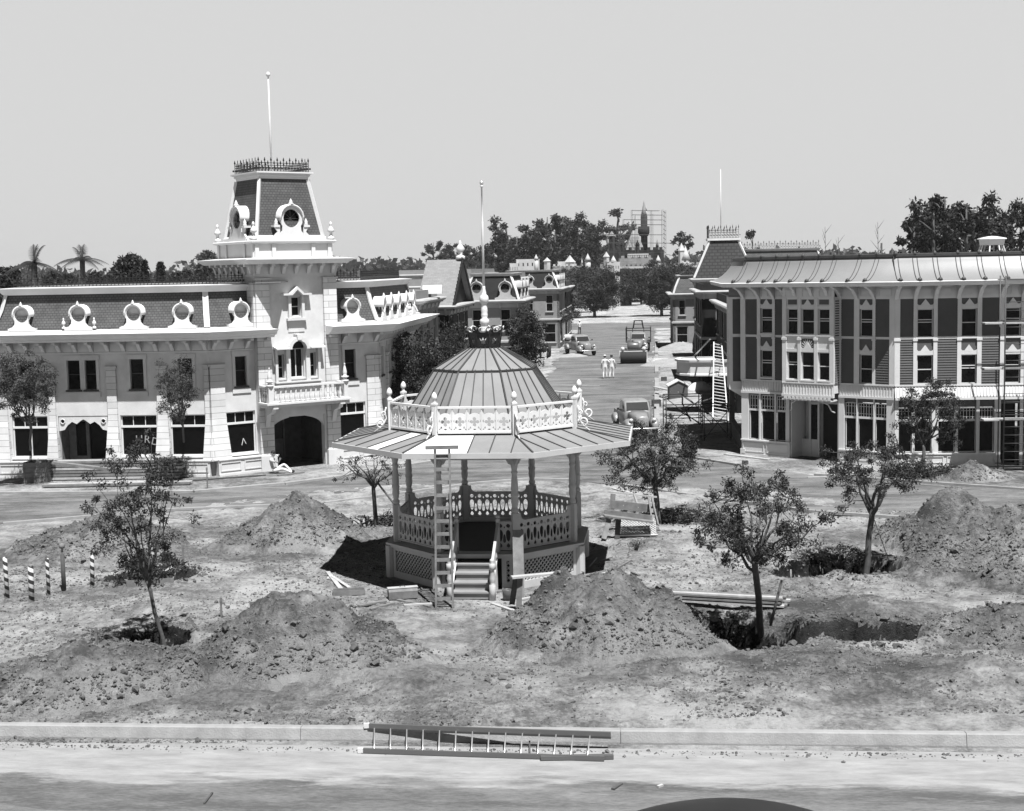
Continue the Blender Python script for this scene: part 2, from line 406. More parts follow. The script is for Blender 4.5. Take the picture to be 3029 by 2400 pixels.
MOUNDS = [
 mound(-4.9, 30.2, 2.7, 2.9, 1.75, .1, 'large mound of loose earth left of the front centre, before the gazebo ladder', seed=1, peaks=((0, .4, 1, 1), (-1.0, .1, .7, .62), (1.2, -.3, .75, .45))),
 mound(1.85, 31.3, 3.1, 2.7, 1.75, -.15, 'broad mound of cloddy earth in front of the gazebo steps, right of centre', seed=5, sharp=1.1, peaks=((.1, .4, 1, 1), (-.65, .8, .55, .93), (1.1, .0, .8, .72))),
 mound(-7.0, 44.2, 2.5, 2.2, 1.75, 0, 'pointed mound of earth between the gazebo and the mansard building road', seed=9, peaks=((0, 0, 1, 1), (-1.7, -1.0, .5, .25))),
 mound(-9.0, 28.9, 2.4, 2.2, .95, .1, 'low wide mound of earth at the left front by the kerb', seed=14, sharp=.95),
 mound(-13.1, 43.6, 2.9, 2.6, 1.15, .1, 'mound of earth behind the striped posts at the far left', seed=21, sharp=1.0),
 mound(13.2, 39.9, 3.0, 4.1, 1.9, -.2, 'long high mound of earth at the right behind the leaning young tree', seed=30, sharp=.9, peaks=((-.1, 1.2, .85, .98), (1.5, .2, .95, .82), (1.0, -1.6, .85, .6), (-.9, -1.3, .6, .42))),
 mound(17.9, 54.2, 1.7, 1.1, .75, 0, 'small pile of earth against the dark clapboard building', seed=33),
 mound(11.5, 31.5, 2.2, 1.4, .55, 0, 'low spread heap of earth at the right edge', seed=41, sharp=.9),
 mound(14.4, 35.5, 1.9, 1.9, .55, 0, 'low heap of earth at the far right before the high mound', seed=44, sharp=.9),
]
# clods and stones strewn over the plaza: nobody could count them
def clods(n):
    base = np.array([(0,0,1),(0,0,-1),(1,0,0),(-1,0,0),(0,1,0),(0,-1,0),(.6,.6,.6),(-.6,.6,.6),(.6,-.6,.6),(-.6,-.6,.6)], float)
    bf = [(0,6,2),(0,2,8),(6,4,2),(0,7,6),(7,4,6),(0,3,7),(3,4,7),(0,9,3),(9,5,3),(0,8,9),(8,5,9),(8,2,5),(1,2,4),(1,4,3),(1,3,5),(1,5,2)]
    P = []; S = []
    rs = np.random.RandomState(5)
    for x, y, z, hm in MOUNDS:
        area = (x.max()-x.min())*(y.max()-y.min()); k = int(area*75)
        i = rs.randint(0, x.shape[0], k*3); j = rs.randint(0, x.shape[1], k*3)
        hh = hm[i, j]; keep = (hh > .1) & (rs.rand(k*3) < .25+.9*np.exp(-((hh-.22)/.25)**2)); i = i[keep][:k]; j = j[keep][:k]
        P.append(np.stack([x[i, j], y[i, j], z[i, j]], 1)); S.append(rs.gamma(1.3, .013, len(i))+.010)
    x = rs.uniform(-15, 17, n); y = 25.6+rs.rand(n)**1.3*22
    dens = fbm(x, y, .5, 3); k = (dens+rs.rand(n)*.9 > .45) & (rdist(x, y, -.73, 39.7, 3.1, 3.1) > 1); x = x[k]; y = y[k]
    P.append(np.stack([x, y, H(x, y)], 1)); S.append(rs.gamma(1.3, .009, len(x))+.007)
    for (cx, cy, rx, ry, an, dp) in PITS:              # broken lumps round each pit
        a = rs.rand(160)*6.28; q = 1.1+rs.rand(160)*.35
        x = cx+np.cos(a)*rx*q; y = cy+np.sin(a)*ry*q
        P.append(np.stack([x, y, H(x, y)], 1)); S.append(rs.gamma(2, .014, 160)+.015)
    x = rs.uniform(-12, 12, 900); y = KERB0[1]-x*STH-.62-rs.gamma(1.2, .09, 900); P.append(np.stack([x, y, x*0-.15], 1)); S.append(rs.gamma(1.1, .008, 900)+.006)
    P = np.concatenate(P); S = np.clip(np.concatenate(S), 0, .11)
    N = len(P); V = base[None]*S[:, None, None]*(1+.35*rs.randn(N, 10, 1)*.6)*rs.uniform(.6, 1.25, (N, 1, 3))
    a = rs.rand(N)*6.28; c, s = np.cos(a)[:, None], np.sin(a)[:, None]
    V = np.stack([V[..., 0]*c-V[..., 1]*s, V[..., 0]*s+V[..., 1]*c, V[..., 2]*.95], -1)+P[:, None, :]
    F = (np.array(bf)[None]+np.arange(N)[:, None, None]*10).reshape(-1, 3)
    me = bpy.data.meshes.new('clods'); fill(me, V.reshape(-1, 3), F, False, uv=False); me.materials.append(M['clod'])
    o = bpy.data.objects.new('earth_clods', me); C.objects.link(o)
    tag(o, 'loose clods and stones strewn over the dug-up plaza', 'clods', kind='stuff')
clods(85000)

# front kerb and gutter, in cast lengths
def kerb_strip():
    mb = MB(frame(KERB0, -5.1))
    for a, b in ((-22, -10.2), (-10.19, -4.1), (-4.09, 1.9), (1.91, 8.12), (8.13, 14.4), (14.41, 26)):
        prof = [(.02, -.6), (-.0, .07), (-.14, .075), (-.17, .055), (-.22, -.135), (-.23, -.6)]
        vs = [(a, p[0], p[1]) for p in prof]+[(b, p[0], p[1]) for p in prof]; n = len(prof)
        mb.add(vs, [(i, i+1, i+1+n, i+n) for i in range(n-1)]+[tuple(range(n))[::-1], tuple(range(n, 2*n))])
    return tag(mb.build('kerb', M['concrete']), kind='structure')
kerb_strip()
M['road2'] = dirtmat('worn_road', .10, .17, fine=16, seed=3, bump=.35, patch=.35, sx=.5, sy=1.5)
# near road: packed ground with sand drifts against the kerb
def roadmat(name, lo, hi, drift=None, seed=0., patch=.35, sx=1., sy=1.):
    m = dirtmat(name, lo, hi, fine=16, seed=seed, bump=.35, patch=patch, sx=sx, sy=sy)
    return m
M['road'] = roadmat('packed_road', .08, .19, seed=3, sx=.5, sy=1.7)
M['sand'] = roadmat('pale_sand', .19, .31, seed=11, sx=.4, sy=1.3)
def nearroad():
    """worn road along the kerb: dark packed lane, pale sand drifted over its edge in streaks"""
    m_ = dirtmat('road_by_kerb', .085, .18, fine=16, seed=3, bump=.35, patch=.35, sx=.4, sy=1.6); nt = m_.node_tree; L = nt.links.new; b = nt.nodes['Principled BSDF']
    src = b.inputs['Base Color'].links[0].from_socket
    tc = _node(nt, 'ShaderNodeTexCoord'); sx_ = _node(nt, 'ShaderNodeSeparateXYZ'); L(tc.outputs['Object'], sx_.inputs[0])
    mp = _node(nt, 'ShaderNodeMapping'); mp.inputs['Scale'].default_value = (.42, 1.5, 1); L(tc.outputs['Object'], mp.inputs[0])
    n = _node(nt, 'ShaderNodeTexNoise'); n.inputs['Scale'].default_value = .9; n.inputs['Detail'].default_value = 9; n.inputs['Roughness'].default_value = .68; L(mp.outputs[0], n.inputs['Vector'])
    a1 = _node(nt, 'ShaderNodeMath', operation='MULTIPLY_ADD'); L(n.outputs[0], a1.inputs[0]); a1.inputs[1].default_value = 3.4
    yy = _node(nt, 'ShaderNodeMath', operation='MULTIPLY_ADD'); L(sx_.outputs[0], yy.inputs[0]); yy.inputs[1].default_value = .0; L(sx_.outputs[1], yy.inputs[2]); L(yy.outputs[0], a1.inputs[2])
    r_ = _node(nt, 'ShaderNodeMapRange'); L(a1.outputs[0], r_.inputs[0]); r_.inputs[1].default_value = -.75; r_.inputs[2].default_value = -.40
    n2 = _node(nt, 'ShaderNodeTexNoise'); n2.inputs['Scale'].default_value = 2.2; n2.inputs['Detail'].default_value = 8; n2.inputs['Roughness'].default_value = .7; L(mp.outputs[0], n2.inputs['Vector'])
    r3 = _node(nt, 'ShaderNodeMapRange'); L(n2.outputs[0], r3.inputs[0]); r3.inputs[1].default_value = .3; r3.inputs[2].default_value = .7; r3.inputs[3].default_value = .19; r3.inputs[4].default_value = .33
    mx = _node(nt, 'ShaderNodeMix'); L(r_.outputs[0], mx.inputs[0]); L(src, mx.inputs[2]); L(r3.outputs[0], mx.inputs[3]); L(mx.outputs[0], b.inputs['Base Color'])
    mb = MB(); mb.add([(-40, -22, 0), (40, -22, 0), (40, -.5, 0), (-40, -.5, 0)], [(0,1,2,3)]); o = mb.build('road', m_); o.location = (KERB0[0], KERB0[1], -.152); o.rotation_euler = (0, 0, R(-5.1)); return tag(o, kind='structure')
nearroad()
def sheet(name, pts, z, material, jit=.0, seg=.5):
    """flat sheet from an outline (list of xy), its edge made uneven"""
    out = []
    n = len(pts)
    for i in range(n):
        a = np.array(pts[i], float); b = np.array(pts[(i+1) % n], float); L = np.linalg.norm(b-a); k = max(1, int(L/seg))
        for j in range(k):
            p = a+(b-a)*j/k; d = (b-a)/L; nrm = np.array([-d[1], d[0]])
            w = jit*float(fbm(p[0], p[1], .55, 3)) if jit else 0
            out.append(tuple(p+nrm*w))
    cu = cut(out, [], .002)
    V = np.stack([cu[0][:, 0], cu[0][:, 2], cu[0][:, 1]*0+z], 1)
    F = cu[1]
    keep = [f for f in F if np.mean(cu[0][list(f), 1]) > .0005]
    mb = MB(); mb.add(V, [f[::-1] for f in keep]); return mb.build(name, material)
def alongk(x, s): return KERB0+SU*x+SV*s
PL = [(-32,46.6),(-22,47.9),(-17.8,48.2),(-12.6,50.4),(-7,51.2),(-5.2,52.5),(-1.5,55.3),(.6,56.1),(2.4,55.7),(4.2,54.2),(6.2,51.8),(10.2,47.5),(16,44.2),(24,42.2),(34,41)]
SWR = [(34,47.6),(24,49.6),(18.9,51.2),(12.1,55.8),(9.6,58.9),(7.9,61.6),(6.9,66)]
STR = [(8.3,80),(11.2,107.7),(16.2,156.7),(19.6,190)]
STL = [(9.2,190),(8.2,178),(5.0,139),(2.7,107),(.0,80),(-1.0,68),(-3.1,62.6),(-5.4,60),(-7.5,57.6),(-9.3,56.2),(-12.6,54.6),(-20,55.2),(-32,56.2)]
tag(sheet('road', PL+SWR+STR+[(62,186),(62,203),(40,205),(20,209),(-8,213),(-50,216),(-50,196)]+STL, .046, M['road'], jit=.7), kind='structure')
def kerbline(pts, w=.16, h=.13, gap=()):
    mb = MB(); out = []
    for a, b in zip(pts[:-1], pts[1:]):
        a = np.array(a, float); b = np.array(b, float); k = max(1, int(np.linalg.norm(b-a)/3))
        for i in range(k): out.append(a+(b-a)*i/k)
    out.append(np.array(pts[-1], float))
    for i in range(len(out)-1):
        if i in gap: continue
        p, q = out[i], out[i+1]; d = (q-p)/np.linalg.norm(q-p); mb.beam((*p, h/2-.06), (*(q-d*.012), h/2-.06), w, h+.12)
    return tag(mb.build('kerb', M['concrete']), kind='structure')
kerbline(PL, gap=(3, 10, 17, 21))
kerbline(SWR[:-1], gap=(1, 6)); kerbline([(7.3, 70), (8.3, 80), (11.2, 107.7), (16.2, 156)], w=.3, h=.2, gap=(7, 11, 12, 20))
kerbline(STL[3:6], w=.25, gap=(2, 5, 9)); kerbline(STL[5:], w=.25, gap=(9,))
# ------------------------------------------------------------------ the gazebo
GX, GY, TH0 = -.731, 39.723, -2.0712
def gv(k, r, z=0): a = TH0+(k-1)*math.pi/4; return np.array([r*math.cos(a), r*math.sin(a), z])
G = thing('gazebo', 'octagonal bandstand under construction with a seamed roof, white balustrade and flagpole', 'gazebo', (GX, GY, 0))
def side(k, z=0):
    """frame of side k (vertex k to k+1): x along, y inwards, origin at the gazebo axis"""
    a = TH0+(k-.5)*math.pi/4; m = np.eye(4)
    m[:3, 1] = (-math.cos(a), -math.sin(a), 0); m[:3, 0] = (-math.sin(a), math.cos(a), 0); m[2, 3] = z
    return m
c8, s8 = math.cos(math.pi/8), math.sin(math.pi/8)
def ring_prism(mb, ro, ri, z0, z1, k=None):
    for i in range(1, 9):
        if k and i not in k: continue
        a, b, c, d = gv(i, ro), gv(i+1, ro), gv(i+1, ri), gv(i, ri)
        V = [p+np.array([0, 0, z]) for z in (z0, z1) for p in (a, b, c, d)]
        mb.add(V, [(0,3,2,1),(4,5,6,7),(0,1,5,4),(2,3,7,6),(1,2,6,5),(3,0,4,7)])
# platform: floor, cornice, base posts, lattice panels
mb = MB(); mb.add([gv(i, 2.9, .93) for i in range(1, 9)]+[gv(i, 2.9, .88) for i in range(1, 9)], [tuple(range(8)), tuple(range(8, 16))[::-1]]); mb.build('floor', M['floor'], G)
mb = MB(); ring_prism(mb, 3.02, 2.55, .93, .985); ring_prism(mb, 2.95, 2.6, .86, .929); mb.build('platform_edge', M['gaz'], G)
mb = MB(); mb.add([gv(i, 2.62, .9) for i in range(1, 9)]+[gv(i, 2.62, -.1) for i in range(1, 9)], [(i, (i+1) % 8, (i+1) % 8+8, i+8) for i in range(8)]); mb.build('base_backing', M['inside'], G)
def lattice(mb, x0, x1, z0, z1, y, sp=.135, w=.03, t=.018):
    Wd, Hd = x1-x0, z1-z0
    for sgn, yy in ((1, y), (-1, y+t+.002)):
        k = -Hd
        while k < Wd:
            a = (max(k, 0), max(-k, 0)); e = min(Wd-k, Hd); b = (k+e, e)
            if e > max(-k, 0)+.02:
                p, q = (x0+a[0], z0+a[1]), (x0+b[0], z0+b[1])
                if sgn < 0: p, q = (x1-a[0], p[1]), (x1-b[0], q[1])
                mb.beam((p[0], yy, p[1]), (q[0], yy, q[1]), t, w, (0, 0, 1))
            k += sp
for k in range(1, 9):
    Ms = side(k); ap = 2.86*c8; hl = 2.86*s8
    gaps = [(-hl+.09, hl-.09)] if k != 1 else [(-hl+.09, -.66), (.66, hl-.09)]
    for x0, x1 in gaps:
        fb = MB(Ms)
        V, F = cut(rect(x0, x1, .0, .88), [rect(x0+.13, x1-.13, .2, .78)], .04)
        fb.add(V+np.array([0, -ap, 0]), F); p = fb.build('skirt_panel', M['gaz'], G)
        lb = MB(Ms); lattice(lb, x0+.12, x1-.12, .19, .79, -ap+.03); lb.build('lattice', M['gaz'], p)
    pm = MB(); c = gv(k, 2.9)
    a = TH0+(k-1)*math.pi/4
    pm.lathe([(.13, -.05), (.13, .9)], 8, (c[0], c[1], 0), False, a+math.pi/8); pm.build('base_post', M['gaz'], G)
# columns
prof = [(.0, .98), (.115, .98), (.115, 2.05)]
turn = [(.075, 2.05), (.10, 2.09), (.10, 2.15), (.07, 2.19), (.085, 2.26), (.105, 2.38), (.09, 2.48), (.11, 2.52), (.11, 2.57), (.09, 2.61), (.10, 2.7), (.085, 2.95), (.066, 3.1), (.09, 3.13), (.09, 3.17), (.07, 3.2), (.085, 3.27), (.1, 3.36), (.1, 3.72)]
for k in range(1, 9):
    c = gv(k, 2.69); a = TH0+(k-1)*math.pi/4
    q = MB(); q.lathe([(.125, .98), (.125, 2.05)], 4, (c[0], c[1], 0), False, a+math.pi/8-.39+math.pi/4); q.lathe(turn, 10, (c[0], c[1], 0))
    col = q.build('column', M['gaz'], G)
    b = MB()                                             # scroll brackets under the eave, out and sideways
    for ang, L in ((a, .42), (a+math.pi*.625, .3), (a-math.pi*.625, .3)):
        d = np.array([math.cos(ang), math.sin(ang), 0]); s = np.array([-d[1], d[0], 0])
        pts = [(0.09, 3.35), (.16, 3.38), (L*.75, 3.5), (L, 3.66), (L, 3.74), (.09, 3.74)]
        b.prism([(x, z) for x, z in pts], c-s*.02, d, np.array([0, 0, 1.]), -.04)
        t = [(L*.86+.07*math.cos(u)*(1-u/9), 3.6+.09*math.sin(u)*(1-u/9)) for u in np.linspace(0, 6, 12)]
        b.tube([c+d*x+np.array([0, 0, z]) for x, z in t], .016, 4)
    b.build('eave_bracket', M['gaz'], col)
# ceiling beam, ceiling
mb = MB(); ring_prism(mb, 2.78, 2.6, 3.5, 3.74); mb.build('ring_beam', M['gaz'], G)
mb = MB(); mb.add([gv(i, 4.38, 3.742) for i in range(1, 9)], [tuple(range(8))[::-1]]); mb.build('ceiling', M['gaz'], G)
# roof sides: strips between standing seams
def roofside(name, k, ro, zo, ri, zi, n, material, fan=False, white=(), th=.03, seamw=.028, seam=True):
    Ms = side(k); ao, ai = ro*s8, ri*s8; yo, yi = -ro*c8, -ri*c8
    Q = lambda s, h: np.array([s, yo+(yi-yo)*h, zo+(zi-zo)*h])
    if fan: S = [(-ao+2*ao*i/n, -ai+2*ai*i/n) for i in range(n+1)]
    cols = {0: MB(Ms), 1: MB(Ms)}; sb = MB(Ms); nz = np.cross(Q(1, 0)-Q(0, 0), Q(0, 1)-Q(0, 0)); nz /= np.linalg.norm(nz)
    hm = lambda s: 1.0 if abs(s) <= ai else max(0, (ao-abs(s))/(ao-ai))
    for i in range(n):
        if fan: P = [Q(S[i][0], 0), Q(S[i+1][0], 0), Q(S[i+1][1], 1), Q(S[i][1], 1)]
        else:
            a, b = -ao+2*ao*i/n, -ao+2*ao*(i+1)/n
            P = [Q(a, 0), Q(b, 0)]+([Q(b, hm(b))] if hm(b) > 0 else [])
            for m_ in (ai, -ai):
                if a < m_ < b: P.append(Q(m_, 1))
            P += [Q(a, hm(a))] if hm(a) > 0 else []
        nn = len(P); P2 = [p-nz*th for p in P]
        cols[1 if i in white else 0].add(P+P2, [tuple(range(nn)), tuple(range(nn, 2*nn))[::-1]]+[(j, j+nn, (j+1) % nn+nn, (j+1) % nn) for j in range(nn)])
        if i > 0 and not (i in white and i-1 in white):
            if fan: p, q = Q(*(S[i][0], 0)), Q(S[i][1], 1)
            else: a = -ao+2*ao*i/n; p, q = Q(a, 0), Q(a, hm(a))
            sb.beam(p+nz*.012, q+nz*.012, seamw, .024, nz)
    p, q = Q(-ao, 0), Q(-ai, 1); sb.beam(p+nz*.014, q+nz*.014, .045, .03, nz)
    pn = cols[0].build(name, material, G)
    if cols[1].n: cols[1].build('unfinished_board', M['primer'], pn)
    sb.build('seam', M['seam'], pn)
for k in range(1, 9):
    roofside('eave_roof_panel', k, 4.40, 3.885, 2.62, 4.2, 6, M['tin'], white={1: (0, 1, 2), 8: (3,)}.get(k, ()))
    roofside('roof_panel', k, 2.5, 4.32, 1.464, 5.82, 5, M['tin'], fan=True)
    roofside('crown_roof_panel', k, 1.50, 5.80, .5, 6.36, 3, M['tin'], fan=True)
mb = MB(); ring_prism(mb, 1.53, 1.4, 5.78, 5.815); mb.build('roof_band', M['seam'], G)
mb = MB(); ring_prism(mb, 4.45, 4.36, 3.745, 3.886); mb.build('fascia', M['gaz'], G)
mb = MB(); ring_prism(mb, 2.7, 2.3, 4.0, 4.12); mb.add([gv(i, 2.75, 4.19) for i in range(1, 9)]+[gv(i, 2.2, 4.36) for i in range(1, 9)], [(i, (i+1) % 8, (i+1) % 8+8, i+8) for i in range(8)]); mb.build('roof_deck', M['tin'], G)
# balustrade on the eave roof
def quatrefoil(cx, cz, r):
    out = []
    for i in range(32):
        t = 2*math.pi*i/32; q = abs(math.cos(2*t))
        rr = r*(.34+.66*q**.7); out.append((cx+rr*math.cos(t), cz+rr*math.sin(t)))
    return out
for k in range(1, 9):
    c = gv(k, 2.795); a = TH0+(k-1)*math.pi/4
    q = MB(); q.lathe([(.085, 4.06), (.085, 4.98), (.10, 4.99), (.10, 5.04), (.0, 5.06)], 4, (c[0], c[1], 0), False, a+math.pi/4)
    po = q.build('balustrade_post', M['white'], G)
    f = MB(); f.lathe([(0, 5.03), (.055, 5.04), (.055, 5.07), (.035, 5.09), (.05, 5.115), (.035, 5.13), (.075, 5.16), (.082, 5.2), (.07, 5.26), (.035, 5.32), (0, 5.345)], 10, (c[0], c[1], 0)); f.build('finial', M['white'], po)
    b = MB(); d = np.array([math.cos(a), math.sin(a), 0])
    def spiral(cx, cz, r0, t0, t1, n=16): return [c+d*(cx+r0*(1-.55*(u-t0)/(t1-t0))*math.cos(u))+np.array([0, 0, cz+r0*(1-.55*(u-t0)/(t1-t0))*math.sin(u)]) for u in np.linspace(t0, t1, n)]
    b.tube(spiral(.27, 4.36, .13, -1.6, 4.6), .028, 5); b.tube(spiral(.17, 4.62, .075, -1.2, 4.5), .022, 5)
    b.tube([c+d*.1+np.array([0, 0, 4.8]), c+d*.15+np.array([0, 0, 4.66]), c+d*.1+np.array([0, 0, 4.5]), c+d*.2+np.array([0, 0, 4.3]), c+d*.45+np.array([0, 0, 4.12])], .022, 5)
    b.build('scroll', M['white'], po)
    Ms = side(k); ap = 2.795*c8; hl = 2.795*s8-.085; n = 5; wd = 2*hl/n
    r_ = MB(Ms); r_.box(-hl, hl, -ap-.045, -ap+.045, 4.89, 4.945); r_.box(-hl, hl, -ap-.04, -ap+.04, 4.22, 4.275); r_.build('rail', M['white'], G)
    fr = MB(Ms)
    for i in range(n):
        x0 = -hl+wd*i; xm = x0+wd/2; x1 = x0+wd; e = .012
        top = [(x1-.0, 4.70)]
        for t in np.linspace(0, 1, 9)[1:-1]: top.append((x1-t*wd, 4.70+.07*abs(math.cos(t*math.pi))**.6-.0*0+.035*math.sin(t*math.pi)))
        ol = [(x0, 4.275), (x1, 4.275), (x1, 4.86), (x1-.035, 4.80), (x1-.06, 4.72)]+[(x1-.06-(wd-.12)*t, 4.72+.05*math.sin(math.pi*t*1.0)) for t in (.15, .3, .5, .7, .85)]+[(x0+.06, 4.72), (x0+.035, 4.80), (x0, 4.86)]
        hs = [quatrefoil(xm, 4.53, .13), circ(xm-.155, 4.33, .016, 6), circ(xm+.155, 4.33, .016, 6),
              [(xm-.14, 4.35), (xm-.085, 4.36), (xm-.11, 4.42)], [(xm+.14, 4.35), (xm+.11, 4.42), (xm+.085, 4.36)], [(xm-.05, 4.33), (xm, 4.31), (xm+.05, 4.33), (xm, 4.345)],
              [(x0+.02, 4.55), (x0+.05, 4.50), (x0+.05, 4.60)], [(x1-.02, 4.55), (x1-.05, 4.60), (x1-.05, 4.50)]]
        V, F = cut(ol, hs, .022, key=('bal', k == 0, i)); fr.add(V+np.array([0, -ap, 0]), F)
        fr.box(x0-.014, x0+.014, -ap-.028, -ap-.008, 4.275, 4.885)
    fr.build('fretwork', M['white'], G)
# crown basket, finial base and flagpole
mb = MB()
for k in range(1, 9):
    Ms = side(k); a0, a1 = .41*c8, .49*c8
    V, F = cut([(-.41*s8, 6.32), (.41*s8, 6.32), (.485*s8, 6.8), (-.485*s8, 6.8)],
               [[(0, 6.42), (.03, 6.5), (.09, 6.44), (.055, 6.54), (.1, 6.66), (.03, 6.59), (0, 6.68), (-.03, 6.59), (-.1, 6.66), (-.055, 6.54), (-.09, 6.44), (-.03, 6.5)]], .02)
    V = V.copy(); V[:, 1] -= a0+(V[:, 2]-6.32)/.48*(a1-a0)
    t = MB(Ms); t.add(V, F); mb.v += t.v; mb.f += [tuple(i+mb.n for i in f) for f in t.f]; mb.sm += t.sm; mb.n += t.n
for i in range(1, 9):
    mb.beam(gv(i, .41, 6.3), gv(i, .495, 6.82), .04, .04); mb.beam(gv(i, .5, 6.81), gv(i+1, .5, 6.81), .04, .06)
crown = mb.build('crown_basket', M['black'], G)
mb = MB(); mb.lathe([(.33, 6.33), (.36, 6.7), (.32, 6.75), (0, 6.76)], 16); mb.build('basket_lining', M['white'], crown)
for i in range(16):
    a = TH0+2*math.pi*i/16; d = np.array([math.cos(a), math.sin(a), 0]); s = np.array([-d[1], d[0], 0])
    q = MB(); pts = [d*(.47+.07*math.sin(u/2))+s*(.10*math.sin(u))+np.array([0, 0, 6.82+.14*(1-math.cos(u))/2]) for u in np.linspace(0, 2*math.pi, 11)]
    q.tube(pts, .020, 4, caps=False); q.build('petal', M['white'] if i % 2 else M['black'], crown)
mb = MB(); mb.lathe([(r_*.64, z_) for r_, z_ in [(.17, 6.7), (.19, 6.84), (.17, 6.9), (.15, 7.0), (.2, 7.04), (.21, 7.1), (.2, 7.15), (.12, 7.2), (.15, 7.26), (.15, 7.3), (.135, 7.34), (.15, 7.4), (.14, 7.48), (.11, 7.56), (.125, 7.6), (.19, 7.66), (.21, 7.74), (.18, 7.82), (.1, 7.87), (.1, 7.93), (.065, 8.02), (.055, 8.1)]], 14)
pb = mb.build('pole_base', M['white'], G)
mb = MB(); mb.lathe([(.036, 8.08), (.034, 9.9), (.024, 9.93), (.022, 10.85), (.035, 10.86), (.05, 10.9), (.02, 10.93)], 8); pl = mb.build('flagpole', M['white'], G)
mb = MB(); mb.lathe([(0, 10.92), (.035, 10.93), (.055, 10.97), (.05, 11.02), (0, 11.05)], 10); mb.build('ball', M['chrome'], pl)
# railings round the floor
PIT = .232
def fretpanel(L, key):
    n = max(1, int(round(L/PIT))); w = L/n; hs = []
    for i in range(n):
        x = -L/2+w*(i+.5)
        hs.append(circ(x, 1.70, .055, 10))
        hs.append([(x+.066*math.sin(t)*(1 if True else 0), 1.49+.105*math.cos(t)+(0 if math.cos(t) > 0 else .12*math.cos(t))) for t in np.linspace(0, 2*math.pi, 13)[:-1]])
        hs.append([(x-.055, 1.14), (x, 1.10), (x+.055, 1.14), (x+.03, 1.2), (x, 1.235), (x-.03, 1.2)])
    for i in range(1, n):
        x = -L/2+w*i
        hs.append([(x, 1.62), (x+.02, 1.66), (x, 1.70), (x-.02, 1.66)])
        hs.append([(x+.042*math.sin(t), 1.3+.07*math.cos(t)+(0 if math.cos(t) < 0 else .11*math.cos(t))) for t in np.linspace(0, 2*math.pi, 13)[:-1]])
    top = [(L/2, 2.02), (L/2-.1, 2.02)]+[(L/2-.1-.13*(1-math.cos(t)), 1.98-.15*math.sin(t)) for t in (.2, .6, 1.0, 1.4)]+[(L/2-.3, 1.82)]
    ol = [(-L/2, 1.06), (L/2, 1.06)]+top+[(-a, b) for a, b in top[::-1]] if L > .8 else [(-L/2, 1.06), (L/2, 1.06), (L/2, 1.82), (-L/2, 1.82)]
    return cut(ol, hs, .03, key=key)
for k in range(1, 9):
    Ms = side(k); ap = 2.69*c8; hl = 2.69*s8-.09
    segs = [(-hl, hl)] if k != 1 else [(-hl, -.52), (.52, hl)]
    for a, b in segs:
        V, F = fretpanel(b-a, ('rail', round(b-a, 2))); q = MB(Ms); q.add(V+np.array([(a+b)/2, -ap, 0]), F)
        p = q.build('railing_panel', M['gaz'], G)
        q = MB(Ms)
        if b-a > .8: q.box(a+.28, b-.28, -ap-.035, -ap+.035, 1.80, 1.835)
        q.box(a, b, -ap-.035, -ap+.035, 1.045, 1.085); q.build('rail', M['gaz'], p)
# steps with newels and handrails, on the front side
Ms = side(1); yf = -2.99*c8
for i in range(4):
    z = .79-.19*i; y1 = yf-.02-.28*i
    q = MB(Ms); q.box(-.5, .5, y1-.33, y1+.02, z-.04, z); q.box(-.48, .48, y1-.29, y1-.26, z-.19, z-.04); q.build('step', mat('step_paint', .22, .7, .1, 3), G)
for s in (-1, 1):
    q = MB(Ms); q.prism([(0, 0), (0, .86), (-.1, .86), (-1.22, .1), (-1.22, 0)], (s*.54-.02, yf, 0), np.array([0, 1., 0]), np.array([0, 0, 1.]), .04); q.build('stringer', M['trim'], G)
for s in (-1, 1):
    q = MB(Ms); q.lathe([(.085, 0), (.085, .42), (.05, .45), (.07, .5), (.075, .6), (.045, .78), (.06, .82), (.08, .83), (.08, .98), (.04, 1.0), (.065, 1.04), (.05, 1.1), (0, 1.12)], 10, (s*.56, yf-1.2, 0)); q.build('newel_post', M['gaz'], G)
    q = MB(Ms); q.box(s*.56-.05, s*.56+.05, yf+.2, yf+.3, .95, 1.9); q.lathe([(0, 1.9), (.06, 1.93), (.06, 1.98), (0, 2.02)], 8, (s*.56, yf+.25, 0)); q.beam((s*.56, yf+.25, 1.78), (s*.56, yf-1.14, .96), .07, .09); q.beam((s*.56, yf+.2, 1.12), (s*.56, yf-1.14, .36), .05, .05)
    q.build('handrail', M['gaz'], G)
    for j in range(4):
        t = (j+.6)/4.4; q = MB(Ms); yy = yf+.2-1.34*t; z0 = 1.12-.76*t; q.lathe([(.02, z0), (.035, z0+.15), (.02, z0+.3), (.03, z0+.45), (.02, z0+.62)], 6, (s*.56, yy, 0)); q.build('baluster', M['gaz'], G)
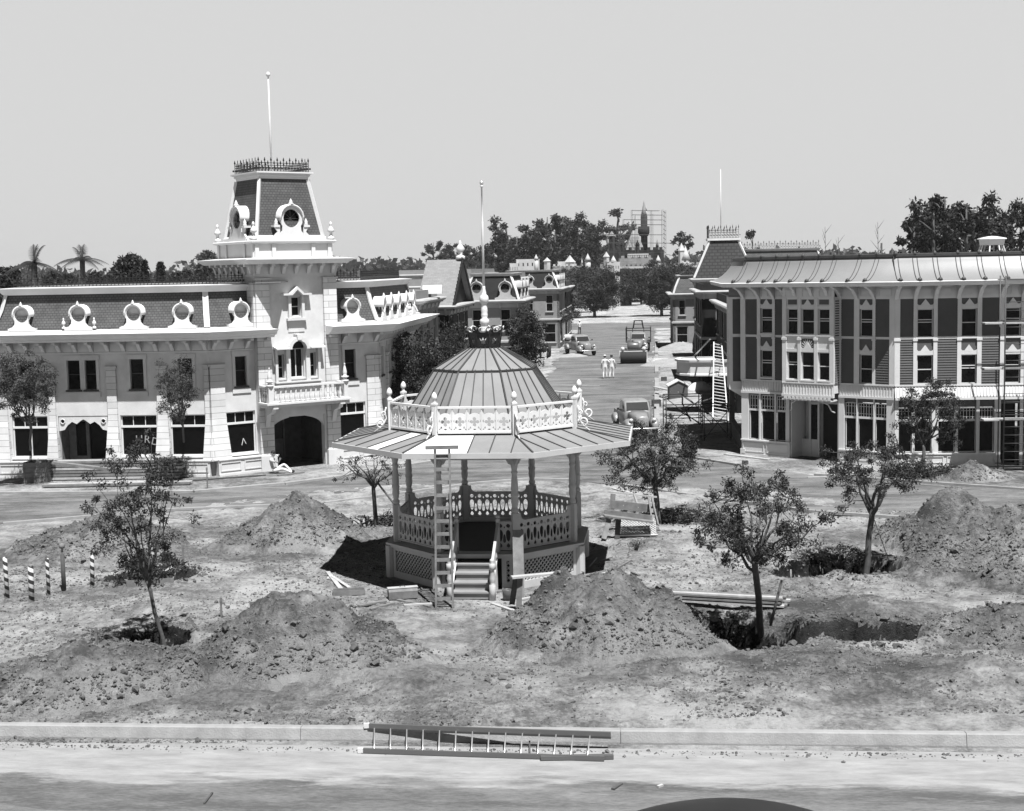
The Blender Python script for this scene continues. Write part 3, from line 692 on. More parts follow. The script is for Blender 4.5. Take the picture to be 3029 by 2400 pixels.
# ------------------------------------------------------------------ building kit
def wallface(mb, t0, t1, z0, z1, holes=(), th=.25, y=0.0):
    """wall from t0 to t1 with rectangular openings (a, b, z0, z1), front at local y"""
    hs = [h for h in holes if h[1] > t0 and h[0] < t1]
    ts = sorted({t0, t1, *[min(max(q, t0), t1) for h in hs for q in h[:2]]})
    for a, b in zip(ts[:-1], ts[1:]):
        m_ = (a+b)/2; z = z0
        for h in sorted([h for h in hs if h[0] < m_ < h[1]], key=lambda h: h[2]):
            if h[2] > z: mb.box(a, b, y, y+th, z, h[2])
            z = max(z, h[3])
        if z < z1: mb.box(a, b, y, y+th, z, z1)
def window(fr, t0, t1, z0, z1, parent, fm, nt_=1, rails=(.5,), transom=None, y=.1, w=.05, sill=True, lead=False, bars=0, pane=None):
    q = MB(fr); q.box(t0, t0+w, y, y+.06, z0, z1); q.box(t1-w, t1, y, y+.06, z0, z1); q.box(t0+w, t1-w, y, y+.06, z1-w, z1); q.box(t0+w, t1-w, y, y+.06, z0, z0+w)
    for i in range(1, nt_):
        x = t0+(t1-t0)*i/nt_; q.box(x-w/2, x+w/2, y+.002, y+.05, z0+w, (transom or z1)-w if transom and not lead else z1-w)
    for r_ in rails: z = z0+((transom or z1)-z0)*r_; q.box(t0+w, t1-w, y+.004, y+.052, z-.018, z+.018)
    if transom:
        q.box(t0-.02, t1+.02, y-.03, y+.058, transom-.045, transom+.045)
        for i in range(1, bars+1):
            x = t0+(t1-t0)*i/(bars+1); q.box(x-.012, x+.012, y+.006, y+.045, transom+.045, z1-w)
        if lead:
            hh = z1-w-transom-.045
            for z in (transom+.045+hh*.22, transom+.045+hh*.78): q.box(t0+w, t1-w, y+.008, y+.04, z-.009, z+.009)
    if sill: q.box(t0-.07, t1+.07, y-.19, y+.03, z0-.07, z0-.004)
    o = q.build('window', fm, parent)
    q = MB(fr); q.box(t0+.01, t1-.01, y+.035, y+.04, z0+.01, z1-.01); q.build('pane', pane or M['glass'], o)
    return o
def sweep(mb, pts, prof, close=False, caps=True):
    """sweep profile [(out, z)...] along a plan polyline, corners mitred; out is to the right of the travel"""
    P = [np.array(p, float) for p in pts]; n = len(P); m_ = len(prof); rows = []
    for i in range(n):
        d0 = P[i]-P[i-1] if (i > 0 or close) else P[1]-P[0]
        d1 = P[(i+1) % n]-P[i] if (i < n-1 or close) else P[-1]-P[-2]
        d0 = d0/np.linalg.norm(d0); d1 = d1/np.linalg.norm(d1)
        n0 = np.array([d0[1], -d0[0]]); n1 = np.array([d1[1], -d1[0]]); nn = n0+n1; nn /= max(.25, nn@n0)
        rows.append([(P[i][0]+nn[0]*o_, P[i][1]+nn[1]*o_, z) for o_, z in prof])
    V = [v for r_ in rows for v in r_]; F = []
    K = n if close else n-1
    for i in range(K):
        for j in range(m_-1):
            a = i*m_+j; b = ((i+1) % n)*m_+j; F.append((a, b, b+1, a+1))
    if caps and not close: F += [tuple(range(m_)), tuple(range((n-1)*m_, n*m_))[::-1]]
    return mb.add(V, F)
def bracket(fr, t, z, dep, h, w, parent, m_, y=0.0):
    q = MB(fr); q.prism([(0, 0), (0, -h), (-.08, -h), (-dep*.35, -h*.62), (-dep*.55, -h*.28), (-dep, -h*.22), (-dep, 0)], (t+w/2, y, z), np.array([0, 1., 0]), np.array([0, 0, 1.]), -w)
    return q.build('bracket', m_, parent)
def cresting(mb, fr, t0, t1, z, h, y, sp=.16):
    mb.M = fr; n = int((t1-t0)/sp)
    for zz in (z+.02, z+h*.45, z+h*.62): mb.box(t0, t1, y-.012, y+.012, zz-.012, zz+.012)
    for i in range(n+1):
        x = t0+(t1-t0)*i/n; tall = 1 if i % 2 == 0 else .78
        mb.box(x-.012, x+.012, y-.012, y+.012, z, z+h*tall)
        mb.add([(x-.045, y, z+h*(tall-.18)), (x, y, z+h*(tall-.30)), (x+.045, y, z+h*(tall-.18)), (x, y, z+h*tall+.03)], [(0, 1, 2, 3), (3, 2, 1, 0)])
        mb.prism(circ(x+sp/2, z+h*.25, .05, 6), (0, y-.01, 0), np.array([1., 0, 0]), np.array([0, 0, 1.]), -.02)
def arcpts(cx, cz, r, a0, a1, n): return [(cx+r*math.cos(a), cz+r*math.sin(a)) for a in np.linspace(a0, a1, n)]
def dormer(fr, t, z0, parent, s=1.0, y=-.1, deep=.8, big=False, wm='white'):
    """round-headed roof dormer: base plinth, scrolled front board, barrel hood, round light, finial"""
    r = .42*s; zc = z0+.72*s
    ol = [(t-.62*s, z0), (t+.62*s, z0), (t+.60*s, z0+.12*s), (t+.46*s, z0+.16*s), (t+.34*s, z0+.3*s), (t+.33*s, z0+.46*s)]
    a0 = math.asin(-.10*s/r) if True else 0
    ol += [(t+.40*s, zc-.14*s)]+arcpts(t, zc, r, -.15, math.pi+.15, 15)+[(t-.40*s, zc-.14*s), (t-.33*s, z0+.46*s), (t-.34*s, z0+.3*s), (t-.46*s, z0+.16*s), (t-.60*s, z0+.12*s)]
    V, F = cut(ol, [circ(t, zc-.02*s, (.29 if big else .325)*s, 18)], .07)
    q = MB(fr); q.add(V+np.array([0, y, 0]), F)
    q.box(t-.66*s, t+.66*s, y-.06, y+.3, z0-.02, z0+.1*s)
    d = q.build('dormer', M[wm], parent)
    q = MB(fr); N = 12; A = arcpts(t, zc, r+.02, -.2, math.pi+.2, N); B = arcpts(t, zc, r-.05, -.2, math.pi+.2, N)
    vs = []; yb = y+deep*s
    for (ax_, az), (bx_, bz) in zip(A, B): vs += [(ax_, y-.09*s, az), (bx_, y-.09*s, bz), (ax_, yb, az), (bx_, yb, bz)]
    fs = []
    for i in range(N-1):
        k = i*4; fs += [(k, k+4, k+6, k+2), (k+1, k+3, k+7, k+5), (k, k+1, k+5, k+4)]
    fs += [(0, 2, 3, 1), (N*4-4, N*4-3, N*4-1, N*4-2)]
    q.add(vs, fs, True); q.build('hood', M[wm], d)
    q = MB(fr)
    q.prism(circ(t, zc-.02*s, .36*s, 16), (0, y+.16*s, 0), np.array([1., 0, 0]), np.array([0, 0, 1.]), -.03); q.build('light', M['glass'] if big else M['cream'], d)
    if big:
        q = MB(fr)
        for k in range(4):
            a = k*math.pi/4; q.beam((t-.3*s*math.cos(a), y+.1, zc-.02*s-.3*s*math.sin(a)), (t+.3*s*math.cos(a), y+.1, zc-.02*s+.3*s*math.sin(a)), .02, .02)
        q.build('glazing_bar', M['iron'], d)
    q = MB(fr); q.box(t-.3*s, t+.3*s, y+.04, yb, z0, zc-.1*s); q.build('cheek', M['slate'], d)
    q = MB(fr); q.lathe([(.09*s, 0), (.11*s, .03*s), (.05*s, .07*s), (.06*s, .1*s), (.03*s, .15*s), (0, .2*s)], 8, (t, y-.02, zc+r)); q.build('finial', M[wm], d)
    return d
def urn(fr, t, y, z, s, parent, m_=None):
    q = MB(fr); q.lathe([(.14*s, 0), (.14*s, .12*s), (.07*s, .16*s), (.06*s, .3*s), (.15*s, .36*s), (.13*s, .44*s), (.06*s, .56*s), (.05*s, .62*s), (.075*s, .66*s), (.04*s, .74*s), (0, .78*s)], 8, (t, y, z))
    return q.build('urn', m_ or M['white'], parent)
def text_mesh(s, size, depth=.01):
    cu = bpy.data.curves.new('t', 'FONT'); cu.body = s; cu.size = size; cu.extrude = depth/2; cu.align_x = 'CENTER'
    ob = bpy.data.objects.new('t', cu); C.objects.link(ob); bpy.context.view_layer.update()
    me = bpy.data.meshes.new_from_object(ob)
    V = np.zeros(len(me.vertices)*3); me.vertices.foreach_get('co', V); V = V.reshape(-1, 3); F = [tuple(p.vertices) for p in me.polygons]
    bpy.data.objects.remove(ob); bpy.data.curves.remove(cu); bpy.data.meshes.remove(me)
    return np.stack([V[:, 0], -V[:, 2], V[:, 1]], 1), F
# ------------------------------------------------------------------ mansard corner building with the tower (left)
P1 = np.array([-12.8, 59.2]); P2 = P1+8.22*np.array([math.cos(R(35.5)), math.sin(R(35.5))]); L0 = P1-9.35*SU; P3 = P2+11.6*SV
TO = np.array([-10.9, 60.2])
LB_ = thing('mansard_building', 'long two-storey plaster corner building with slate mansard, round dormers and a tall mansard tower', 'building', (P1[0], P1[1], 0))
rel = (P1[0], P1[1], 0)
fA = frame(P1, -5.1, 0, rel); fB = frame(P1, 35.5, 0, rel); fT = frame(TO, 35.5, 0, rel); fC = frame(P2, 84.9, 0, rel)
pl = lambda p: (p[0]-P1[0], p[1]-P1[1])
hA = [(-8.75,-7.17,.88,2.66), (-6.7,-4.51,-.1,2.65), (-3.95,-2.36,.92,2.66), (-1.77,-.22,.9,2.66),
      (-8.32,-7.61,3.77,5.03), (-7.5,-6.95,3.77,5.03) , (-6.2,-5.64,3.77,5.03), (-5.42,-4.91,3.77,5.03), (-3.43,-2.84,3.77,5.05), (-1.34,-.72,3.77,5.07)]
hA = [h for h in hA if h[0] != -7.5]
hB = [(.71,2.05,.86,2.68), (1.2,1.73,3.77,5.05), (6.15,7.52,.86,2.68), (6.52,7.07,3.77,5.1)]
hC = []
for i in range(6): hC += [(.75+1.85*i, 1.45+1.85*i, 3.77, 5.1), (.6+1.85*i, 1.75+1.85*i, .7, 2.65)]
q = MB(fA); wallface(q, -9.35, 0, -.1, 5.95, hA); q.build('wall', M['plaster'], LB_)
q = MB(fB); wallface(q, 0, 2.2, -.1, 5.95, hB); q.build('wall', M['plaster'], LB_); q = MB(fB); wallface(q, 5.9, 8.22, -.1, 5.95, hB); q.build('wall', M['plaster'], LB_)
q = MB(fC); wallface(q, 0, 11.6, -.1, 5.95, hC); q.build('wall', M['plaster'], LB_); q = MB(); q.M = frame(L0, -5.1, 0, rel); q.box(0, .25, .25, 9, -.1, 5.95); q.build('wall', M['plaster'], LB_)
for h in hA[0:1]+hA[2:4]: window(fA, *h, LB_, M['trim'], nt_=2 if h[0] < -8 else 1, rails=(), transom=2.17, bars=2, y=.08)
for h in (hB[0], hB[2]): window(fB, *h, LB_, M['trim'], rails=(), transom=2.18, bars=2, y=.08)
for h in hA[4:]:
    window(fA, *h, LB_, M['iron'], rails=(.52,), y=.12, w=.035, sill=True)
for h in (hB[1], hB[3]): window(fB, *h, LB_, M['iron'], rails=(.52,), y=.12, w=.035)
for h in hC: window(fC, *h, LB_, M['iron'], rails=(.5,), y=.12, w=.035)
# raised surrounds round the upper windows
def surround(fr, a, b, z0, z1, parent=LB_):
    q = MB(fr); e = .035
    q.box(a-.13, a-.002, -e, .02, z0, z1); q.box(b+.002, b+.13, -e, .02, z0, z1); q.box(a-.16, b+.16, -e-.01, .02, z1+.002, z1+.2); q.box(a-.16, b+.16, -e-.01, .02, z0-.3, z0-.1)
    q.build('window_surround', M['plaster'], parent)
for a, b in ((-8.32,-7.61), (-6.2,-4.91), (-3.43,-2.84), (-1.34,-.72)): surround(fA, a, b, 3.77, 5.05)
for a, b in ((1.2,1.73), (6.52,7.07)): surround(fB, a, b, 3.77, 5.08)
for i in range(6): surround(fC, .75+1.85*i, 1.45+1.85*i, 3.77, 5.1)
# block pilasters, battered below
def pilaster(fr, a, b, z0=.74, z1=4.68, flare=.12, parent=LB_):
    q = MB(fr); d = .1
    q.box(a, b, -d, .02, 2.5, z1); q.box(a-.05, b+.05, -d-.05, .02, z1+.002, z1+.09)
    q.add([(a-flare, -d-flare*1.6, z0), (b+flare, -d-flare*1.6, z0), (b, -d, 2.499), (a, -d, 2.499), (a-flare, .02, z0), (b+flare, .02, z0), (b, .02, 2.499), (a, .02, 2.499)],
          [(0,1,2,3), (1,5,6,2), (4,0,3,7), (0,4,5,1)])
    q.build('pilaster', M['block'], parent)
    q = MB(fr); q.box(a-flare-.06, b+flare+.06, -d-flare*1.6-.06, .02, z0-.05, z0+.001); q.build('pilaster_base', M['cream'], parent)
for a, b in ((-9.25,-8.9), (-7.05,-6.76), (-4.46,-4.04), (-2.28,-1.84), (-.2,-.0)): pilaster(fA, a, b)
for a, b in ((.0,.66), (7.6,8.22)): pilaster(fB, a, b)
for s in (0.0, 2.05, 3.9, 5.75, 7.6, 9.45, 11.2): pilaster(fC, s, s+.33)
# plinth with panels
def plinth(fr, a, b, parent=LB_, d=.3):
    q = MB(fr); q.box(a, b, -d, -.002, -.08, .69); q.box(a-.0, b+.0, -d-.05, -.002, .692, .74); q.box(a, b, -d-.04, -d-.002, -.08, .12)
    n = max(1, int((b-a)/.9)); w_ = (b-a)/n
    for i in range(n):
        x0, x1 = a+w_*i+.08, a+w_*(i+1)-.08
        for (u0, u1, v0, v1) in ((x0, x1, .56, .6), (x0, x1, .22, .26), (x0, x0+.04, .262, .558), (x1-.04, x1, .262, .558)): q.box(u0, u1, -d-.03, -d-.002, v0, v1)
    q.build('plinth', M['cream'], parent)
for a, b in ((-9.35,-6.76), (-4.45,-.02)): plinth(fA, a, b)
plinth(fB, .1, 2.3, d=.42); plinth(fB, 5.98, 8.2)
for a, b in ((.1, 11.5),): plinth(fC, a, b)
# shop doorway with scrolled arch
q = MB(fA); q.box(-6.7, -4.51, 1.2, 1.25, -.1, 2.65); q.box(-6.72, -6.7, .25, 1.25, -.1, 2.65); q.box(-4.51, -4.49, .25, 1.25, -.1, 2.65); q.build('porch_lining', M['wood2'], LB_)
q = MB(fA); V, F = cut([(-6.68, 2.0), (-6.45, 2.05), (-6.3, 2.25), (-6.1, 2.4), (-5.9, 2.3), (-5.7, 2.45), (-5.6, 2.5), (-5.5, 2.45), (-5.3, 2.3), (-5.1, 2.4), (-4.9, 2.25), (-4.75, 2.05), (-4.53, 2.0), (-4.53, 2.64), (-6.68, 2.64)], [circ(-6.5, 2.42, .09), circ(-4.7, 2.42, .09)], .06)
q.add(V+np.array([0, .05, 0]), F); q.build('scrolled_arch', M['plaster'], LB_)
q = MB(fA); q.tube([(-6.5+.1*math.cos(u), -.01, 2.42+.1*math.sin(u)) for u in np.linspace(0, 6.3, 13)], .02, 4); q.tube([(-4.7+.1*math.cos(u), -.01, 2.42+.1*math.sin(u)) for u in np.linspace(0, 6.3, 13)], .02, 4); q.build('roundel', M['white'], LB_)
q = MB(fA)
for a, b in ((-6.68,-6.35), (-5.9,-5.75), (-4.8,-4.53)): q.box(a, b, 1.0, 1.08, 0, 2.6)
q.box(-6.35, -5.9, 1.02, 1.07, .0, .8); q.box(-6.35, -4.8, 1.02, 1.07, 2.3, 2.4); q.build('shopfront_frame', M['wood2'], LB_)
q = MB(fA); q.box(-6.35, -5.9, 1.03, 1.05, .8, 2.3); q.box(-5.75, -4.8, 1.1, 1.12, 0, 2.3); q.build('door', M['glass'], LB_)
# painted letters on the shop window
for ch, t, z, a in (('U', -3.20, 1.47, .02), ('R', -2.87, 1.45, -.10), ('D', -2.54, 1.36, -.24)):
    V, F = text_mesh(ch, .46, .006); ca, sa = math.cos(a), math.sin(a)
    V = np.stack([V[:, 0]*ca-V[:, 2]*sa+t, V[:, 1]+.105, V[:, 0]*sa+V[:, 2]*ca+z], 1)
    q = MB(fA); q.add(V, F); q.build('window_letter', M['concrete'], LB_)
q = MB(fB); q.beam((1.42, .10, 1.2), (1.5, .10, 1.5), .02, .02); q.beam((1.5, .10, 1.5), (1.62, .10, 1.25), .02, .02); q.build('window_mark', M['primer'], LB_)
# frieze, brackets and cornice (broken by the tower)
TL = P1+2.75*np.array([math.cos(R(35.5)), math.sin(R(35.5))]); TR = P1+5.4*np.array([math.cos(R(35.5)), math.sin(R(35.5))])
Lb = L0+SV*8; P3b = P3-SU*8
pathL = [pl(Lb), pl(L0), (0, 0), pl(TL)]; pathR = [pl(TR), pl(P2), pl(P3), pl(P3b)]
for path in (pathL, pathR):
    q = MB(); sweep(q, path, [(-.05, 5.3), (.05, 5.3), (.05, 5.36), (.02, 5.38), (.02, 5.82), (.72, 5.84), (.78, 5.92), (.92, 5.97), (.98, 6.06), (1.14, 6.16), (1.16, 6.19), (.1, 6.24), (-.3, 6.24)]); q.build('cornice', M['trim'], LB_)
    q = MB(); sweep(q, path if path is pathR else path, [(.22, 6.242), (.22, 6.30), (-.02, 6.34), (-.3, 6.34)]); q.build('roof_gutter', M['white'], LB_)
nb = 0
for fr, a, b in ((fA, -9.3, -.1), (fB, .2, 2.5), (fB, 5.6, 8.1), (fC, .2, 11.4)):
    n = max(2, int((b-a)/.7)); 
    for i in range(n+1): bracket(fr, a+(b-a)*i/n, 5.82, .68, .44, .15, LB_, M['cream'])
# mansard slopes
inL = P1+2.4*np.array([math.cos(R(35.5)), math.sin(R(35.5))]); inR = P1+5.7*np.array([math.cos(R(35.5)), math.sin(R(35.5))])
for path in ([pl(Lb), pl(L0), (0, 0), pl(inL)], [pl(inR), pl(P2), pl(P3), pl(P3b)]):
    q = MB(); sweep(q, path, [(.0, 6.36), (-.12, 6.7), (-.3, 7.2), (-.46, 7.9), (-1.4, 7.9)], caps=False); q.build('mansard_slope', M['slate'], LB_)
    q = MB(); sweep(q, path, [(-.6, 7.84), (-.36, 7.84), (-.32, 7.88), (-.22, 8.0), (-.12, 8.11), (-.12, 8.13), (-.7, 8.16), (-6, 8.16)]); q.build('roof_cornice', M['cream'], LB_)
def hip(pt, d0, d1, w=.16):
    """white corner strip up a mansard hip: plan corner pt, directions along walls before and after"""
    n0 = np.array([d0[1], -d0[0]]); n1 = np.array([d1[1], -d1[0]]); nn = (n0+n1); nn /= nn@n0
    q = MB(); zz = [(.04, 6.36), (-.09, 6.7), (-.27, 7.2), (-.43, 7.88)]
    for (o1, z1), (o2, z2) in zip(zz[:-1], zz[1:]):
        q.beam((pt[0]+nn[0]*o1, pt[1]+nn[1]*o1, z1), (pt[0]+nn[0]*o2, pt[1]+nn[1]*o2, z2), w*1.5, .07, (nn[0], nn[1], .3))
    q.build('hip_strip', M['white'], LB_)
dB = np.array([math.cos(R(35.5)), math.sin(R(35.5))])
hip(pl(L0), -SV, SU); hip((0, 0), SU, dB); hip(pl(P2), dB, SV); hip(pl(P3), SV, -SU)
for t in (-8.02, -5.53, -3.12, -1.02): dormer(fA, t, 6.34, LB_, s=.92, y=-.14)
dormer(fB, 1.5, 6.34, LB_, s=.92, y=-.14); dormer(fB, 6.93, 6.34, LB_, s=.92, y=-.14)
for s in (1.2, 3.2, 5.4, 7.7, 10.0): dormer(fC, s, 6.34, LB_, s=.92, y=-.14)
for t in (-6.2, -4.86): urn(fA, t, -.1, 6.38, .62, LB_)
for s in (8.6, 9.1): urn(fC, s, -.1, 6.38, .62, LB_)
for fr, a, b in ((fA, -8.7, .3), (fB, 6.2, 7.7), (fC, .4, 10.9)):
    q = MB(); cresting(q, fr, a, b, 8.15, .56, .75); q.build('cresting', M['black'], LB_)
q = MB(fB); cresting(q, fB, .2, 2.2, 8.15, .56, .75); q.build('cresting', M['black'], LB_)
q = MB(fA); q.box(-8.6, 3, .9, 7, 8.17, 8.2); q.M = fC; q.box(0, 11, 1.2, 8, 8.17, 8.2); q.build('flat_roof', M['tin'], LB_)
# ---- tower
W_ = 3.84; hT = [(1.64, 2.13, 6.68, 7.52), (.55, 3.12, -.1, 2.3), (.93, 1.26, 4.0, 5.05), (1.54, 2.21, 4.0, 5.28), (2.5, 2.8, 4.0, 5.07)]
q = MB(fT); wallface(q, 0, W_, -.1, 8.62, hT, th=.3)
V, F = cut([(.55, 2.29), (3.12, 2.29), (3.12, 2.9), (.55, 2.9)], [], .1)
q.box(0, .3, .3, W_, -.1, 8.62); q.box(W_-.3, W_, .3, W_, -.1, 8.62); q.box(.3, W_-.3, W_-.3, W_, -.1, 8.62)
q.build('tower_wall', M['plaster'], LB_)
q = MB(fT)                                             # arch spandrels over the entrance
arc = [(.55, 2.3)]+[(1.835+1.285*math.cos(a), 1.98+.72*math.sin(a)) for a in np.linspace(math.pi, 0, 15)]+[(3.12, 2.3)]
q.box(.3, W_-.3, .31, .36, 2.301, 2.32)
sp1 = [(.56, 2.31), (.56, 1.9)]+[(1.835+1.27*math.cos(a), 1.75+.55*math.sin(a)) for a in np.linspace(math.pi-.02, math.pi/2+.35, 8)]+[(1.4, 2.31)]
V, F = cut(sp1, [], .18); q.add(V+np.array([0, .12, 0]), F); V, F = cut([(3.67-a, b) for a, b in sp1], [], .18); q.add(V+np.array([0, .12, 0]), F)
q.build('entrance_arch', M['plaster'], LB_)
q = MB(fT); q.box(.3, .34, .3, 3.0, -.1, 2.9); q.box(3.5, 3.54, .3, 3.0, -.1, 2.9); q.box(.3, 3.5, 3.0, 3.05, -.1, 2.9); q.box(.3, 3.5, .3, 3.0, 2.9, 2.95); q.build('entrance_lining', M['oldwood'], LB_)
q = MB(fT); q.box(1.2, 1.28, 2.9, 2.98, 0, 2.5); q.box(2.5, 2.58, 2.9, 2.98, 0, 2.5); q.box(1.28, 2.5, 2.92, 2.96, 0, 1.0); q.build('entrance_door', M['wood2'], LB_)
for a, b in ((-.02, .62), (3.24, 3.88)):
    q = MB(fT); q.box(a, b, -.1, -.002, .7, 8.3); q.build('corner_pier', M['block'], LB_)
    q = MB(fT); q.box(a-.06, b+.06, -.18, -.002, 8.302, 8.36); q.build('pier_cap', M['cream'], LB_); q = MB(fT); q.box(a-.06, b+.06, -.2, -.002, -.1, .7); q.build('pier_base', M['cream'], LB_)
for bx_ in ((W_, W_+.1, .0, .62, -.1, 8.3), (-.1, -.001, 0, .62, 6, 8.3), (-.1, -.001, 3.2, W_, 6, 8.3)): q = MB(fT); q.box(*bx_); q.build('corner_pier', M['block'], LB_)
window(fT, *hT[0], LB_, M['cream'], rails=(.5,), y=.14, w=.04)
q = MB(fT); V, F = cut([(1.2, 7.60), (1.62, 7.60), (1.88, 7.84), (2.14, 7.60), (2.56, 7.60), (2.56, 7.68), (2.2, 7.68), (1.88, 7.98), (1.56, 7.68), (1.2, 7.68)], [], .3); q.add(V+np.array([0, -.15, 0]), F)
q.box(1.5, 1.63, -.14, -.002, 6.6, 7.6); q.box(2.14, 2.27, -.14, -.002, 6.6, 7.6); q.box(1.42, 2.36, -.18, -.002, 6.5, 6.6); q.box(1.5, 2.28, -.03, -.002, 6.0, 6.49); q.build('gabled_surround', M['cream'], LB_)
for h in hT[2:]: window(fT, *h, LB_, M['cream'], nt_=2 if h[0] == 1.54 else 1, rails=(.45,) if h[0] != 1.54 else (), y=.14, w=.04)
# arched head of the middle window and the slab hood over its sides
q = MB(fT); q.prism([(1.87+.34*math.cos(a), 5.28+.36*math.sin(a)) for a in np.linspace(0, math.pi, 12)], (0, -.004, 0), np.array([1., 0, 0]), np.array([0, 0, 1.]), -.02); q.build('fanlight', M['glass'], LB_)
ar = arcpts(1.87, 5.26, .52, 0, math.pi, 12); ai = arcpts(1.87, 5.26, .36, math.pi, 0, 12)
q = MB(fT); V, F = cut(ar+ai, [], .3); q.add(V+np.array([0, -.17, 0]), F)
for a, b in ((.72, 1.35), (2.39, 3.1)): q.add([(a, -.42, 5.27), (b, -.42, 5.27), (b, -.42, 5.33), (a, -.42, 5.33), (a, 0, 5.30), (b, 0, 5.30), (b, -.002, 5.42), (a, -.002, 5.42)], [(0,1,2,3), (3,2,6,7), (0,4,5,1), (0,3,7,4), (1,5,6,2)])
for a, b in ((1.3, 1.5), (2.25, 2.45), (.78, .9), (2.84, 2.96)): q.box(a, b, -.14, -.002, 3.86, 5.26)
q.box(.75, 3.0, -.2, -.002, 3.8, 3.859); q.build('window_hood', M['cream'], LB_)
q = MB(fT); q.prism([(1.78, 5.66), (1.96, 5.66), (2.0, 5.9), (1.74, 5.9)], (0, -.36, 0), np.array([1., 0, 0]), np.array([0, 0, 1.]), -.35); q.build('keystone', M['white'], LB_)
# balcony
q = MB(fT); q.box(-.12, 3.96, -1.05, -.1, 2.96, 3.04); q.box(-.05, 3.89, -.98, -.1, 2.82, 2.958); bal = q.build('balcony', M['cream'], LB_)
q = MB(fT); q.box(-.02, 3.86, -.98, -.78, 3.68, 3.76); q.box(-.02, .16, -.78, -.1, 3.68, 3.76); q.box(3.68, 3.86, -.78, -.1, 3.68, 3.76)
q.box(0, .2, -.97, -.79, 3.04, 3.68); q.box(3.64, 3.84, -.97, -.79, 3.04, 3.68); q.build('balcony_rail', M['cream'], bal)
bp_ = [(.055, 0), (.04, .05), (.075, .16), (.07, .24), (.035, .42), (.05, .5), (.035, .54), (.055, .6), (.055, .64)]
for i in range(14):
    q = MB(fT); q.lathe(bp_, 8, (.36+3.12*i/13, -.88, 3.04)); q.build('baluster', M['cream'], bal)
for t in (.08, 3.76):
    for j in range(3): q = MB(fT); q.lathe(bp_, 6, (t, -.25-.2*j, 3.04)); q.build('baluster', M['cream'], bal)
for t in (.1, 3.74):
    q = MB(fT); q.lathe([(.17, 0), (.17, .06), (.08, .1), (.1, .16), (.18, .2), (.18, .23), (.07, .26), (.09, .34), (.1, .42), (.05, .64), (.02, .74), (.045, .78), (0, .82)], 8, (t, -.88, 3.76)); q.build('balcony_finial', M['white'], bal)
for t in (.3, 3.54):
    q = MB(fT); q.prism([(0, 0), (0, -.9), (-.12, -.85), (-.3, -.35), (-.75, -.2), (-.85, 0)], (t+.1, -.02, 2.82), np.array([0, 1., 0]), np.array([0, 0, 1.]), -.2); q.box(t-.12, t+.12, -1.0, -.8, 2.78, 3.1); q.build('console', M['cream'], bal)
# tower cornice, parapet, roof
def sq(fr_c, h): return [(-h, -h), (h, -h), (h, h), (-h, h)]
tc_ = TO+1.92*np.array([math.cos(R(35.5))-math.sin(R(35.5)), math.sin(R(35.5))+math.cos(R(35.5))])
fU = frame(tc_, 35.5, 0, rel)
def sqs(name, prof, m_, parent=LB_):
    q = MB(fU); h = prof[0][0]
    # frustum stack given as (half, z)
    vs = [(sx*hh, sy*hh, z) for hh, z in prof for sx, sy in ((-1,-1),(1,-1),(1,1),(-1,1))]; n = len(prof)
    fs = [(i*4+k, i*4+(k+1) % 4, (i+1)*4+(k+1) % 4, (i+1)*4+k) for i in range(n-1) for k in range(4)]+[(3,2,1,0), tuple(range(4*n-4, 4*n))]
    q.add(vs, fs); return q.build(name, m_, parent)
sqs('tower_frieze', [(1.98, 8.4), (1.98, 8.98)], M['plaster'])
sqs('tower_cornice', [(2.36, 8.96), (2.44, 9.02), (2.6, 9.15), (2.6, 9.18), (1.98, 9.24)], M['cream'])
for k in range(4):
    a = k*math.pi/2; Rm = np.eye(4); Rm[:2, :2] = [[math.cos(a), -math.sin(a)], [math.sin(a), math.cos(a)]]
    for i in range(7): bracket(fU@Rm, -1.8+.6*i, 8.96, .36, .42, .16, LB_, M['cream'], y=-1.98)
sqs('parapet', [(1.86, 9.2), (1.86, 9.84), (1.98, 9.86), (2.04, 9.94), (2.0, 9.98), (1.5, 10.0)], M['cream'])
for k in (0, 3, 1):
    a = k*math.pi/2; Rm = np.eye(4); Rm[:2, :2] = [[math.cos(a), -math.sin(a)], [math.sin(a), math.cos(a)]]
    for x in (-1.75, -.95, .95, 1.75): q = MB(fU@Rm); q.box(x-.09, x+.09, -1.92, -1.86, 9.24, 9.84); q.build('parapet_pilaster', M['cream'], LB_)
rf = sqs('tower_roof', [(1.60, 9.99), (1.55, 10.25), (1.16, 12.7)], M['slate'])
sqs('roof_foot', [(1.7, 9.97), (1.7, 10.12), (1.6, 10.2)], M['white'])
sqs('roof_cap', [(1.16, 12.62), (1.18, 12.74), (1.25, 12.8), (1.25, 12.86), (1.36, 12.9), (1.36, 12.96)], M['trim'])
for sx, sy in ((-1,-1),(1,-1),(1,1),(-1,1)):
    q = MB(fU); q.beam((sx*1.62, sy*1.62, 10.0), (sx*1.17, sy*1.17, 12.64), .13, .13, (sx, sy, .2)); q.build('hip_strip', M['white'], LB_)
